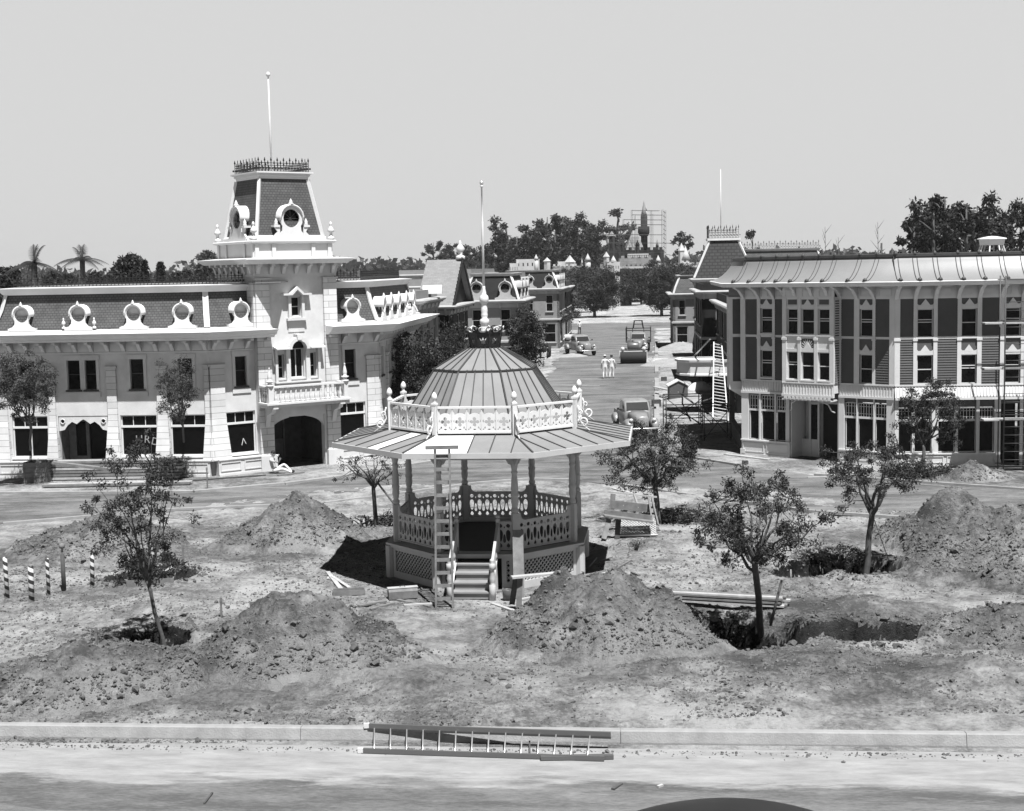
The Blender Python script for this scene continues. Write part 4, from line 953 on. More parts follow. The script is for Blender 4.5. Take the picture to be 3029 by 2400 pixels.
for k in (0, 3, 1):
    a = k*math.pi/2; Rm = np.eye(4); Rm[:2, :2] = [[math.cos(a), -math.sin(a)], [math.sin(a), math.cos(a)]]
    fk = fU@Rm; d = dormer(fk, 0, 9.98, LB_, s=1.35, y=-1.74, deep=.55, big=True)
    for x in (-.72, .72):
        q = MB(fk); q.box(x-.14, x+.14, -1.82, -1.3, 10.55, 10.64); q.prism([(x*.78, 10.0), (x*1.5, 10.0), (x*1.15, 10.2), (x*.95, 10.35), (x*1.12, 10.55), (x*.78, 10.55)][::(1 if x > 0 else -1)], (0, -1.78, 0), np.array([1., 0, 0]), np.array([0, 0, 1.]), -.08); q.lathe([(.09, 10.64), (.1, 10.68), (.06, 10.72), (.09, 10.78), (.03, 10.88), (0, 10.95)], 8, (x, -1.72, 0)); q.build('shoulder', M['white'], d)
for sx, sy in ((-1,-1),(1,-1),(1,1),(-1,1)): urn(fU, sx*1.86, sy*1.86, 9.98, 1.05, LB_)
for k in range(4):
    a = k*math.pi/2; Rm = np.eye(4); Rm[:2, :2] = [[math.cos(a), -math.sin(a)], [math.sin(a), math.cos(a)]]
    q = MB(); cresting(q, fU@Rm, -1.2, 1.2, 12.96, .6, -1.2, sp=.15); q.build('cresting', M['black'], LB_)
q = MB(fU); q.lathe([(.05, 12.9), (.045, 15), (.03, 17.2)], 6); q.lathe([(0, 17.15), (.09, 17.22), (.1, 17.3), (.05, 17.38), (0, 17.4)], 8); q.build('flagpole', M['white'], LB_)
# ------------------------------------------------------------------ clapboard corner building (right)
Q1 = np.array([10.35, 62.7]); dR = np.array([math.cos(R(-41)), math.sin(R(-41))]); Q2 = Q1+7.33*dR; Q3 = Q2+SU*16; Q0 = Q1+SV*9
RB_ = thing('clapboard_building', 'three-storey clapboard corner building with a swept ribbed metal eave and leaded shop windows', 'building', (Q1[0], Q1[1], 0))
relR = (Q1[0], Q1[1], 0); ql = lambda p: (p[0]-Q1[0], p[1]-Q1[1])
gA = frame(Q1, -41, 0, relR); gB = frame(Q2, -5.1, 0, relR); gS = frame(Q0, -95.1, 0, relR)
TRI = M['trimR'] = mat('pale_trim', .56, .65, .06, 2)
GLS = M['glass']
def siding(mb, a, b, z0, z1, y=0.0, p=.105):
    n = max(1, int(round((z1-z0)/p))); p = (z1-z0)/n
    for i in range(n):
        z = z0+i*p
        mb.add([(a, y-.034, z), (b, y-.034, z), (b, y-.003, z+p), (a, y-.003, z+p), (a, y+.01, z), (b, y+.01, z)], [(0,1,2,3), (4,5,1,0)])
# walls with openings
rA = [(.97,1.56,3.55,4.75), (.97,1.56,5.5,6.6), (5.75,6.33,3.45,4.68), (5.75,6.33,5.43,6.58)]
rB = []
for a, b in ((.90,1.54), (2.68,3.30), (4.41,5.05), (6.14,6.8), (7.9, 8.5)): rB += [(a,b,3.47,4.67), (a,b,5.41,6.57)]
gwA = [(.36,2.26,.74,2.76), (2.5,4.72,-.1,2.72), (5.06,7.02,.62,2.66)]
gwB = [(.16,1.52,.6,2.5), (1.76,3.32,.6,2.5), (3.44,4.03,.6,2.5), (4.3,5.04,-.2,2.62), (5.5, 7.2, .6, 2.5)]
q = MB(gA); wallface(q, 0, 2.35, -.1, 7.6, rA+gwA, y=.01); wallface(q, 4.77, 7.33, -.1, 7.6, rA+gwA, y=.01); wallface(q, 2.35, 4.77, 2.72, 7.6, [(2.4, 4.7, 3.4, 7)], y=.01); q.build('wall', M['siding'], RB_)
q = MB(); q.M = gB; wallface(q, 0, 16, -.25, 7.6, rB+gwB, y=.01); q.build('wall', M['siding'], RB_); q = MB(); q.M = gS; wallface(q, 0, 9, -.1, 7.6, [(.5, 8.5, .7, 2.6)], y=.01); q.build('wall', M['siding'], RB_)
# clapboards between the strips
for a, b in ((.22,.80), (1.70,2.12), (4.9,5.5), (6.47,7.1)):
    for z0, z1 in ((3.42,5.32), (5.44,7.0)): q = MB(gA); siding(q, a, b, z0, z1); q.build('clapboard', M['siding'], RB_)
for a, b in ((.2,.74), (1.71,2.51), (3.49,4.19), (5.22,5.95), (6.97, 7.7)):
    for z0, z1 in ((3.42,5.32), (5.44,7.0)): q = MB(gB); siding(q, a, b, z0, z1); q.build('clapboard', M['siding'], RB_)
for z0, z1 in ((3.42,5.32), (5.44,7.0)): q = MB(gS); siding(q, 0, 8.9, z0, z1); q.build('clapboard', M['siding'], RB_)
# bay over the entrance
bd = .47
q = MB(gA); wallface(q, 2.36, 4.79, 3.0, 7.1, [(2.56,3.08,3.55,4.75), (3.25,3.87,3.55,4.75), (4.06,4.6,3.55,4.75), (2.56,3.08,5.5,6.6), (3.25,3.87,5.5,6.6), (4.06,4.6,5.5,6.6)], th=.15, y=-bd)
q.box(2.36, 2.46, -bd+.15, 0, 3.0, 7.1); q.box(4.69, 4.79, -bd+.15, 0, 3.0, 7.1); bay = q.build('bay', TRI, RB_)
q = MB(frame(Q1+4.79*dR+bd*np.array([math.sin(R(-41)), -math.cos(R(-41))]), 49, 0, relR)); siding(q, .06, bd-.02, 3.42, 5.32, y=-.003); siding(q, .06, bd-.02, 5.44, 7.0, y=-.003); q.build('clapboard', M['siding'], bay)
def window2(fr, a, b, z0, z1, parent, y=.06, ped=True, zt=None):
    w_ = window(fr, a, b, z0, z1, parent, TRI, rails=(.53, .62) if rng.random() < .5 else (.5,), y=y, w=.035, sill=False)
    q = MB(fr); yo = y-.09; q.box(a-.06, b+.06, yo-.03, yo+.06, z0-.07, z0-.002); q.box(a-.04, b+.04, yo, yo+.05, z1+.002, z1+.13)
    if ped:
        m_ = (a+b)/2; hw = (b-a)/2+.02
        q.prism([(m_-hw, z1+.132), (m_+hw, z1+.132), (m_+hw, z1+.24), (m_+hw-.06, z1+.17), (m_+hw*.55, z1+.17), (m_, z1+.42), (m_-hw*.55, z1+.17), (m_-hw+.06, z1+.17), (m_-hw, z1+.24)], (0, yo+.0, 0), np.array([1., 0, 0]), np.array([0, 0, 1.]), -.03)
    q.build('window_head', TRI, w_)
for h in rA: window2(gA, *h, RB_)
for h in rB: window2(gB, *h, RB_)
for a, b in ((2.56,3.08), (3.25,3.87), (4.06,4.6)):
    for z0, z1 in ((3.55,4.75), (5.5,6.6)): window2(gA, a, b, z0, z1, bay, y=-bd+.06, ped=(a == 3.25))
q = MB(gA); q.prism([(3.24, 4.9), (3.88, 4.9), (3.88, 5.34), (3.24, 5.34)], (0, -bd-.004, 0), np.array([1., 0, 0]), np.array([0, 0, 1.]), -.003)
for a, b in ((2.6,3.04), (3.27,3.85), (4.1,4.56)): q.prism([(a, 6.78), (b, 6.78), (b, 7.0), (a, 7.0)], (0, -bd-.004, 0), np.array([1., 0, 0]), np.array([0, 0, 1.]), -.003)
q.build('bay_panel', M['siding'], bay)
q = MB(gA)
for i in range(9): a = math.pi*(i+.5)/9; q.beam((3.56+.06*math.cos(a), -bd-.01, 4.92+.1*math.sin(a)), (3.56+.3*math.cos(a), -bd-.01, 4.95+.36*math.sin(a)), .02, .025)
q.build('sunburst', TRI, bay)
# corner strips and pilaster strips
def strips(fr, L_, z0=3.4, z1=7.05, y=-.05, parent=RB_):
    for a, b in L_:
        q = MB(fr); q.box(a, b, y, .012, z0, z1); q.box(a-.02, b+.02, y-.03, .012, 5.26, 5.36) if b-a < .24 else None; q.build('corner_strip' if b-a > .2 else 'pilaster_strip', TRI, parent)
strips(gA, [(-.05,.2), (.80,.96), (1.57,1.70), (2.12,2.34), (4.8,4.9), (5.5,5.74), (6.34,6.47), (7.1,7.36)])
strips(gA, [(2.34,2.54), (3.09,3.24), (3.88,4.05), (4.61,4.81)], y=-bd-.05, parent=bay)
strips(gB, [(-.03,.2), (.74,.89), (1.55,1.71), (2.51,2.67), (3.31,3.49), (4.19,4.40), (5.06,5.22), (5.95,6.12), (6.82,6.97), (7.7, 7.87)])
# belt, skirt of vertical boards, shop cornice
def skirt(fr, a, b, y0=0.0, parent=RB_):
    q = MB(fr); fl = .10 if fr is gB else -.02
    q.add([(a, y0-.07-fl, 2.92), (b, y0-.07-fl, 2.92), (b, y0-.03, 3.38), (a, y0-.03, 3.38), (a, y0+.05, 2.92), (b, y0+.05, 2.92)], [(0,1,2,3), (4,5,1,0), (0,3,4), (1,5,2)])
    n = int((b-a)/.13)
    for i in range(n): x = a+(b-a)*(i+.5)/n; q.beam((x, y0-.075-fl, 2.95), (x, y0-.04, 3.36), .025, .03, (0, -1, 1))
    q.box(a, b, y0-.07, y0+.01, 3.382, 3.44); q.box(a, b, y0-.13-fl, y0+.05, 2.82, 2.918); q.build('skirt', TRI, parent)
skirt(gA, 0, 2.34); skirt(gA, 4.82, 7.33); skirt(gA, 2.34, 4.81, -bd, bay); skirt(gB, .0, 16)
for fr, a, b, y in ((gA, 0, 2.35, 0), (gA, 4.8, 7.33, 0), (gA, 2.34, 4.81, -bd), (gB, 0, 16, 0)):
    q = MB(fr); q.box(a, b, y-.035, y+.012, 5.33, 5.43); q.build('belt', TRI, RB_)
    q = MB(fr); q.box(a, b, y-.03, y+.02, 7.0, 7.6)
    n = int((b-a)/.8)
    for i in range(n):
        x0, x1 = a+(b-a)*i/n+.14, a+(b-a)*(i+1)/n-.14
        for u0, u1, v0, v1 in ((x0, x1, 7.12, 7.14), (x0, x1, 7.40, 7.42), (x0, x0+.02, 7.14, 7.40), (x1-.02, x1, 7.14, 7.40)): q.box(u0, u1, y-.05, y-.028, v0, v1)
    q.build('frieze', TRI, RB_)
# eave: fascia and swept metal roof with rib pairs
path = [ql(Q0), ql(Q1), ql(Q2), ql(Q3)]
def pathf(P): return [np.array(p) for p in P]
q = MB(); sweep(q, path, [(.0, 7.56), (.78, 7.58), (.86, 7.54), (.89, 7.56), (.96, 7.71), (.9, 7.74), (.0, 7.76)]); q.build('eave_fascia', TRI, RB_)
M['tinroof'] = mat('swept_metal_roof', .25, .45, .06, 1.5, .05, 8, spec=.4, metal=.25)
prf = [(.90, 7.745), (.78, 7.76), (.55, 7.84), (.32, 7.98), (.12, 8.16), (-.05, 8.36), (-.18, 8.56), (-.26, 8.74)]
q = MB(); sweep(q, path, prf+[(-.5, 8.74)], caps=False)
q.sm = [True]*len(q.sm); q.build('swept_roof', M['tinroof'], RB_)
q = MB(); sweep(q, path, [(-.24, 8.70), (-.2, 8.74), (-.2, 8.84), (-.28, 8.87), (-.45, 8.87), (-.45, 8.7)]); q.build('roof_cap', M['iron'], RB_)
q = MB(); q.add([(*ql(Q0+SU*.4), 8.75), (*ql(Q1+SU*.4+SV*.2), 8.75), (*ql(Q2+SV*.4), 8.75), (*ql(Q3+SV*.4), 8.75), (*ql(Q3+SV*9), 8.75), (*ql(Q0+SU*8), 8.75)], [(0,1,2,3,4,5)]); q.build('flat_roof', M['tin'], RB_)
def rib(fr, t, shift=0.0):
    q = MB(fr)
    for s in (-.09, .09):
        q.tube([(t+s, -o_, z+.012) for o_, z in prf], .017, 4)
    q.lathe([(.09, 0), (.1, .05), (.06, .1), (0, .13)], 8, (t, -.86, 7.76)); q.lathe([(.08, 0), (.09, .06), (.04, .14), (0, .18)], 8, (t, .26, 8.8))
    q.build('roof_rib', M['iron'], RB_)
bA = [.1, .88, 1.63, 2.22, 2.92, 3.72, 4.45, 5.62, 6.4]
for t in bA: rib(gA, t)
bB = [.1, .82, 1.63, 2.59, 3.4, 4.28, 5.14, 6.03, 6.9, 7.78]
bB = [.05, .82, 1.63, 2.55, 3.4, 4.29, 5.14, 6.03, 6.9, 7.78]
for t in bB: rib(gB, t)
def ebr(fr, t, y=0.0, w=.16):
    k_ = 1+y/.82; q = MB(fr); q.prism([(0, 0), (0, -.58), (-.06*k_, -.58), (-.2*k_, -.4), (-.45*k_, -.18), (-.82*k_, -.06), (-.82*k_, 0)], (t+w/2, y, 7.56), np.array([0, 1., 0]), np.array([0, 0, 1.]), -w); q.build('eave_bracket', TRI, RB_)
for t in bA+[4.85]: ebr(gA, t, -bd+.05 if 2.3 < t < 4.7 else 0, .14)
for t in bB: ebr(gB, t)
# shop windows, leaded transoms
def shopwin(fr, L_, z0, zt, z1, y=.05):
    for a, b in L_:
        window(fr, a-.03, b+.03, z0, z1, RB_, TRI, rails=(), transom=zt, bars=max(3, int((b-a)/.13)), lead=True, y=y, w=.03, sill=False)
shopwin(gA, [(.40,.86), (1.01,1.65), (1.79,2.21)], .75, 2.08, 2.74)
shopwin(gA, [(5.11,5.59), (5.70,6.37), (6.49,6.96)], .64, 2.0, 2.62)
shopwin(gB, [(.19,.69), (.84,1.48), (1.8,2.42), (2.6,3.28), (3.47,4.0), (5.55, 6.3), (6.4, 7.15)], .62, 1.95, 2.46)
for a, b in ((.0,.36), (.89,.98), (1.68,1.76), (2.24,2.42), (4.8,5.06), (5.62,5.67), (6.4,6.46), (7.0,7.34)): q = MB(gA); q.box(a, b, -.06, .012, .0, 2.82); q.build('shopfront_post', TRI, RB_)
for a, b in ((0,.16), (.72,.81), (1.51,1.77), (2.45,2.57), (3.31,3.44), (4.04,4.29), (5.06,5.3)): q = MB(gB); q.box(a, b, -.06, .012, -.1, 2.82); q.build('shopfront_post', TRI, RB_)
def stall(fr, a, b, zt, n):
    q = MB(fr); q.box(a, b, -.08, -.002, -.05, zt-.06); q.box(a-.02, b+.02, -.14, .05, zt-.058, zt-.003); q.box(a, b, -.12, -.002, .0, .1); w_ = (b-a)/n
    for i in range(n):
        x0, x1 = a+w_*i+.07, a+w_*(i+1)-.07
        for u0, u1, v0, v1 in ((x0, x1, .18, .21), (x0, x1, zt-.17, zt-.14), (x0, x0+.03, .21, zt-.17), (x1-.03, x1, .21, zt-.17)): q.box(u0, u1, -.11, -.082, v0, v1)
    q.build('stall_riser', TRI, RB_)
stall(gA, .02, 2.45, .74, 2); stall(gA, 4.85, 7.3, .62, 3); stall(gB, .02, 4.1, .6, 4); stall(gB, 5.35, 16, .6, 8)
for fr, t, b in ((gA, .0, .18), (gA, 7.18, 7.36), (gB, 4.1, 4.28), (gB, 5.1, 5.28)):
    q = MB(fr); q.box(t-.03, b+.03, -.12, .0, -.1, .3); q.build('pilaster_base', TRI, RB_)
# recessed entrance
q = MB(gA); q.box(2.46, 2.5, 0, 1.3, -.1, 2.72); q.box(4.72, 4.76, 0, 1.3, -.1, 2.72); q.box(2.46, 4.76, 1.3, 1.35, -.1, 2.72)
q.box(2.5, 3.3, .95, 1.0, -.05, .8); q.build('entrance_wall', TRI, RB_)
q = MB(gA); q.box(3.38, 4.66, 1.24, 1.29, 0, 2.55); q.build('doorway', M['inside'], RB_)
q = MB(gA); q.box(3.28, 3.37, .9, .98, 0, 2.6); q.box(2.86, 2.95, .9, .98, 0, 2.6); q.box(2.95, 3.28, .9, .98, 2.35, 2.45); q.box(4.6, 4.7, .9, .98, 0, 2.6); q.box(3.37, 4.6, .92, .97, 2.4, 2.5); q.build('door_frame', TRI, RB_)
q = MB(gA); q.box(2.95, 3.28, .93, .94, .8, 2.35); q.box(3.0, 4.6, .93, .94, 2.5, 2.6); q.build('side_light', GLS, RB_)
q = MB(gA); q.box(2.4, 4.76, -.62, -.1, 2.66, 2.72)
for i in range(12): x = 2.5+i*.19; q.prism([(x, 2.72), (x+.13, 2.72), (x+.13, 2.82), (x, 2.82)], (0, -.66, 0), np.array([1., 0, 0]), np.array([0, 0, 1.]), -.04)
for x, s in ((2.5, 1), (4.68, -1)): q.tube([(x+s*.02, -.1, 2.15), (x+s*.12, -.2, 2.22), (x+s*.2, -.35, 2.5), (x+s*.45, -.4, 2.64)], .03, 5)
q.build('entrance_valance', TRI, RB_)
# open bay behind the scaffold
q = MB(gB); q.box(4.3, 5.04, .6, .62, -.2, 2.62); q.build('open_doorway', M['inside'], RB_)
# oriel on the street side
q = MB(gS); q.box(7.1, 8.7, -.55, .0, 2.95, 7.1); q.add([(7.1, -.55, 2.95), (8.7, -.55, 2.95), (8.4, 0, 2.6), (7.4, 0, 2.6), (7.1, 0, 2.95), (8.7, 0, 2.95)], [(3,2,1,0), (0,4,3), (2,5,1)]); ori = q.build('oriel', TRI, RB_)
q = MB(frame(Q0-SV*8.7-SU*.55, -5.1, 0, relR)); siding(q, .16, .52, 3.3, 5.3, y=-.002); siding(q, .16, .52, 5.44, 7.0, y=-.002); q.build('clapboard', M['siding'], ori)
# roof cupola
q = MB(); c_ = at(2088, 533, 62.5); cx_, cy_ = c_[0]-Q1[0], c_[1]-Q1[1]
for i in range(8):
    a = i*math.pi/4+.3; q.beam((cx_+.62*math.cos(a), cy_+.62*math.sin(a), 8.76), (cx_+.46*math.cos(a), cy_+.46*math.sin(a), 9.22), .05, .05)
q.lathe([(.52, 9.18), (.56, 9.42), (.64, 9.44), (.62, 9.48), (.2, 9.56), (0, 9.58)], 8, (cx_, cy_, 0), False, .3); q.build('cupola', M['white'], RB_)
# ------------------------------------------------------------------ trees
def leafmat(name, v, var=.45, vs=.9):
    m = mat(name, v, .6, var, vs, spec=.25)
    return m
M['leafd'] = leafmat('dark_foliage', .030); M['leafm'] = leafmat('mid_foliage', .030, .5, 1.5); M['leafl'] = leafmat('light_foliage', .08, .4, 1.2)
M['leaffar'] = leafmat('far_foliage', .028, .5, .12); M['leafolive'] = leafmat('greyish_foliage', .055, .4, .5)
def leaves(P, rad, per, size, seed, asp=.42, droop=.3, parent=None, material=None, name='crown'):
    """per leaves round each clump centre P with radius rad"""
    rs = np.random.RandomState(seed); P = np.asarray(P); n = len(P)*per
    if not hasattr(rad, '__len__'): rad = np.full(len(P), rad)
    c = np.repeat(P, per, 0); r = np.repeat(rad, per)
    d = rs.randn(n, 3); d /= np.linalg.norm(d, axis=1)[:, None]
    c = c+d*(r*rs.rand(n)**.45)[:, None]*np.array([1, 1, .8])
    a = rs.randn(n, 3); a[:, 2] -= droop; a /= np.linalg.norm(a, axis=1)[:, None]
    b = np.cross(a, rs.randn(n, 3)); b /= np.linalg.norm(b, axis=1)[:, None]
    L = size*(.6+.8*rs.rand(n))[:, None]; a = a*L; b = b*L*asp
    V = np.stack([c, c+a*.5+b*.5, c+a, c+a*.5-b*.5], 1).reshape(-1, 3)
    F = np.arange(n*4).reshape(-1, 4)
    me = bpy.data.meshes.new(name); fill(me, V, F, False, uv=False); me.materials.append(material)
    o = bpy.data.objects.new(name, me); C.objects.link(o)
    if parent: o.parent = parent
    return o
def curve3(a, b, up, n=6, jit=.04, rs=None):
    a = np.array(a, float); b = np.array(b, float); L = np.linalg.norm(b-a); out = []
    for i in range(n+1):
        t = i/n; p = a+(b-a)*t; p[2] += up*L*t*(1-t)*1.6
        if 0 < i < n: p = p+rs.randn(3)*jit*L
        out.append(p)
    return out
def young_tree(name, label, cat, base, fork, cc, cr, K=7, Mc=60, per=55, lsz=.085, crad=.2, r0=.055, seed=0, lm=None, shell=.35, group=None, up=.12, loose=0, material=None, asp=.42):
    """base, fork, crown centre in world metres; cr crown radii"""
    rs = np.random.RandomState(seed); base = np.array(base, float)
    t = thing(name, label, cat, tuple(base), 0, group)
    fk = np.array(fork, float)-base; cc = np.array(cc, float)-base; cr = np.array(cr, float)
    mb = MB(); mb.tube([(0, 0, -.35), (0, 0, 0)]+[fk*s+rs.randn(3)*.012*(s < 1) for s in (.3, .6, .85, 1)], [r0*1.25, r0*1.15, r0, r0*.93, r0*.88, r0*.85], 8)
    limbs = []
    for k in range(K):
        a = 2*math.pi*(k+rs.rand()*.5)/K; el = rs.uniform(.15, .95) if k else 1.25
        tgt = cc+cr*np.array([math.cos(a)*math.cos(el), math.sin(a)*math.cos(el), math.sin(el)-.25])*rs.uniform(.75, .98)
        st = fk*rs.uniform(.86, 1) if k > 2 else fk
        p = curve3(st, tgt, -up if rs.rand() < .6 else up*.4, 7, .025, rs); limbs.append(p)
        mb.tube(p, np.linspace(r0*.55, r0*.1, len(p)), 6)
    LP = np.array([q for p in limbs for q in p[2:]])
    P = []
    while len(P) < Mc:
        d = rs.randn(3); d /= np.linalg.norm(d); q = cc+cr*d*(shell+(1-shell)*rs.rand())**.6
        q = q*1.0
        if q[2] < fk[2]-.25 and rs.rand() < .8: continue
        P.append(q)
    for i in range(loose): d = rs.randn(3); d /= np.linalg.norm(d); P.append(cc+cr*d*rs.uniform(1.02, 1.22))
    P = np.array(P)
    for q in P:
        j = np.argmin(np.linalg.norm(LP-q, axis=1)+np.maximum(0, LP[:, 2]-q[2])*.5); mb.tube(curve3(LP[j], q, -.08, 3, .04, rs), [r0*.16, r0*.12, r0*.09, r0*.05], 4)
    mb.build('trunk', material or M['bark'], t)
    leaves(P, crad*(.5+.8*rs.rand(len(P))), int(per*1.7), lsz*.82, seed+100, parent=t, material=lm or M['leafm'], asp=asp)
    return t
def W_(x, y, Y): return at(x, y, Y)
YT = 'young transplanted trees in the plaza'
g = lambda x, y, z=0: gz(x, y, z)
# five young trees on the plaza
young_tree('young_tree', 'spindly young tree with upright sparse branches at the left front, in a plank tree box', 'tree', (-8.1, 31.75, -.25), W_(309, 1221, 31.7), W_(293, 1062, 31.7), (1.2, 1.1, 1.6), K=13, Mc=95, per=46, lsz=.088, crad=.17, r0=.05, seed=1, group=YT, shell=.25, up=.2, loose=10)
young_tree('young_tree', 'spreading young tree standing in the large dark pit right of the front centre', 'tree', (*g(1605, 1345, -.5)[:2], -.7), W_(1588, 1179, 31.3), W_(1600, 1090, 31.3), (1.62, 1.4, 1.05), K=11, Mc=115, per=62, lsz=.085, crad=.2, r0=.085, seed=2, group=YT, loose=14)
young_tree('young_tree', 'young tree leaning to the right over a pit, before the high mound on the right', 'tree', (*g(1820, 1196)[:2], -.5), W_(1838, 1066, 38.9), W_(1842, 985, 38.9), (1.35, 1.2, .85), K=8, Mc=85, per=55, lsz=.085, crad=.19, r0=.09, seed=3, group=YT, loose=14)
young_tree('young_tree', 'full young tree behind the timber sawhorse stand, right of the gazebo', 'tree', (*g(1388, 1106)[:2], -.4), W_(1379, 1012, 46.2), W_(1374, 965, 46.2), (1.6, 1.4, 1.25), K=11, Mc=130, per=60, lsz=.09, crad=.22, r0=.10, seed=4, group=YT, loose=12)
young_tree('young_tree', 'nearly bare young tree with wide thin branches, left of the gazebo', 'tree', (*g(792, 1108)[:2], -.3), W_(786, 1014, 46.5), W_(775, 985, 46.5), (1.25, 1.0, .55), K=12, Mc=38, per=20, lsz=.08, crad=.13, r0=.075, seed=5, group=YT, loose=8, up=.05)
# trees before the buildings
young_tree('street_tree', 'feathery young tree in front of the clapboard building, over a heap of soil', 'tree', (*g(1946, 1003)[:2], 0), W_(1944, 935, 55.6), W_(1962, 865, 55.6), (1.35, 1.1, 1.5), K=12, Mc=110, per=62, lsz=.10, crad=.2, r0=.075, seed=6, shell=.2, up=.25, loose=10, lm=M['leafd'])
young_tree('street_tree', 'slender upright boxed tree in front of the mansard building, by the lettered shop window', 'tree', (*g(389, 990)[:2], .55), W_(385, 888, 57.2), W_(369, 815, 57.2), (.92, .8, 1.5), K=14, Mc=120, per=60, lsz=.075, crad=.2, r0=.05, seed=7, shell=.1, up=.3, lm=M['leafolive'])
young_tree('street_tree', 'bushy boxed tree at the far left edge before the mansard building', 'tree', (*g(66, 990)[:2], .1), W_(64, 890, 57), W_(48, 815, 57), (1.35, 1.1, 1.45), K=12, Mc=150, per=66, lsz=.1, crad=.26, r0=.06, seed=8, shell=.1, up=.2, lm=M['leafolive'])
# dense trees along the left side of the street
HUB_FORK = 1.1
def dense_tree(name, label, base, cc, cr, Mc=120, per=60, lsz=.16, crad=.4, seed=0, lm=None, r0=.1, group=None, K=8):
    fk = np.array([base[0], base[1], max(cc[2]-cr[2]*.9, base[2]+.6)])
    if r0 > .25: fk[2] = HUB_FORK
    return young_tree(name, label, 'tree', base, fk, cc, cr, K=K, Mc=Mc, per=per, lsz=lsz, crad=crad, r0=r0, seed=seed, lm=lm or M['leafd'], shell=.15, group=group)
SG = 'trees along the left pavement of the street'
dense_tree('street_tree', 'dark dense tree beside the street wall of the mansard building', (-5.0, 68.5, 0), (-4.75, 68.5, 3.25), (1.7, 1.5, 2.5), 170, 80, .15, .42, 11, group=SG)
dense_tree('street_tree', 'dark tree between the corner tree and the grey shop with the barrel dormer', (-3.9, 76, 0), (-3.7, 76, 2.9), (1.5, 1.4, 2.4), 120, 70, .15, .4, 15, group=SG)
dense_tree('street_tree', 'dark tree below the steep black gable', (-4.5, 84, 0), (-3.6, 86, 3.0), (1.7, 1.7, 2.7), 110, 70, .17, .45, 12, group=SG)
dense_tree('street_tree', 'dark tree before the arched mansard front halfway up the street', (1.2, 104.5, 0), (1.2, 104.5, 3.4), (1.5, 1.4, 2.6), 120, 70, .2, .5, 13, group=SG)
dense_tree('street_tree', 'pale leafy tree at the far end of the left pavement', (6.2, 178, 0), (6.6, 178, 4.6), (2.7, 2.6, 3.3), 130, 70, .3, .7, 14, lm=M['leafolive'], group=SG)
# spreading trees on the far circle
HG = 'spreading trees at the head of the street'
for (px, py, Y, w_, top, sd, lab) in ((1252, 666, 236, 4.3, 8.5, 21, 'round dark tree with a forked trunk, left of the castle gate'), (1393, 665, 236, 4.1, 9.2, 22, 'round dark tree with a forked trunk, right of the castle gate'),
        (1205, 662, 262, 3.8, 8.0, 23, 'dark tree behind the left round tree'), (1437, 658, 268, 3.6, 8.6, 24, 'dark tree behind the right round tree'), (1315, 640, 300, 3.2, 7.8, 25, 'low dark tree close to the left of the castle gate'), (1240, 600, 290, 3.5, 8.6, 26, 'hazy tree crown behind the left round tree')):
    b = at(px, py, Y); bx = b[0]
    dense_tree('spreading_tree', lab, (bx, Y, 0), (bx+.3, Y, top*.58), (w_*1.35, w_*1.2, top*.45), 240, 75, .34, .9, sd, lm=M['leafd'] if sd != 26 else M['leafolive'], r0=.28, group=HG, K=9)
# tall eucalyptus trees behind, two shapes copied
def euc(seed, h, w_, K=26, thin=False):
    rs = np.random.RandomState(seed); t = thing('eucalyptus_tree', 'x', 'tree')
    mb = MB(); mb.tube([(0, 0, -1), (rs.randn()*.3, 0, h*.4), (rs.randn()*.4, 0, h*.7), (0, 0, h*.93)], [.5, .38, .25, .08], 6)
    P = []; Rr = []
    for k in range(K):
        z = h*(rs.uniform(.18, .97) if not thin else rs.uniform(.5, .97)); s = math.sin(math.pi*min(1, max(.12, 1-(z/h-.12)*.9)))**.6
        a = rs.rand()*6.28; q = np.array([math.cos(a)*w_*s*rs.rand()**.5, math.sin(a)*w_*s*rs.rand()**.5, z]); P.append(q); Rr.append(rs.uniform(.3, .7)*w_*.55)
        mb.tube([(0, 0, z-h*.1), q*np.array([.6, .6, 1])-np.array([0, 0, h*.03]), q], [.14, .1, .04], 4)
    mb.build('trunk', M['bark'], t)
    leaves(P, np.array(Rr), 150, .62, seed, parent=t, material=M['leaffar'], asp=.5, droop=.6)
    return t
EU = [euc(41, 20, 3.6, 34), euc(42, 20, 3.0, 28), euc(43, 20, 2.6, 9, thin=True)]
used = [False]*3
def put_euc(k, px, ytop, Y, label, wid=1.0, group='tall trees on the skyline'):
    p = at(px, ytop, Y); s = p[2]/19.6
    o = place(EU[k], not used[k], (p[0], Y, 0), rng.uniform(0, 6), label, s=(s*wid, s*wid, s), group=group); used[k] = True
LA_ = 'one of the tall eucalyptus trees in the dark row left of the castle'
row = [(1048, 500, 1), (1066, 462, 0), (1088, 490, 1), (1118, 470, 1), (1102, 505, 0), (1140, 500, 0), (1152, 448, 1), (1168, 480, 0), (1185, 452, 1), (1207, 455, 0), (1222, 478, 1), (1237, 457, 1), (1256, 470, 0), (1278, 488, 0), (1302, 490, 1), (1058, 500, 0), (1075, 508, 1), (1130, 500, 0), (1160, 505, 1), (1176, 500, 0), (1195, 500, 1), (1214, 505, 0), (1230, 500, 1), (1246, 505, 0), (1266, 510, 1), (1290, 515, 0), (1315, 520, 1), (1040, 520, 0), (1108, 520, 1)]
for i, (x, y, k) in enumerate(row): put_euc(k, x, y, 372+rng.uniform(-12, 25), LA_, 1.15)
put_euc(2, 1303, 434, 400, 'tall thin eucalyptus with a tufted top close to the left of the castle spire', 1.3)
put_euc(1, 1437, 484, 330, 'single tall tree right of the castle scaffolding', .9)
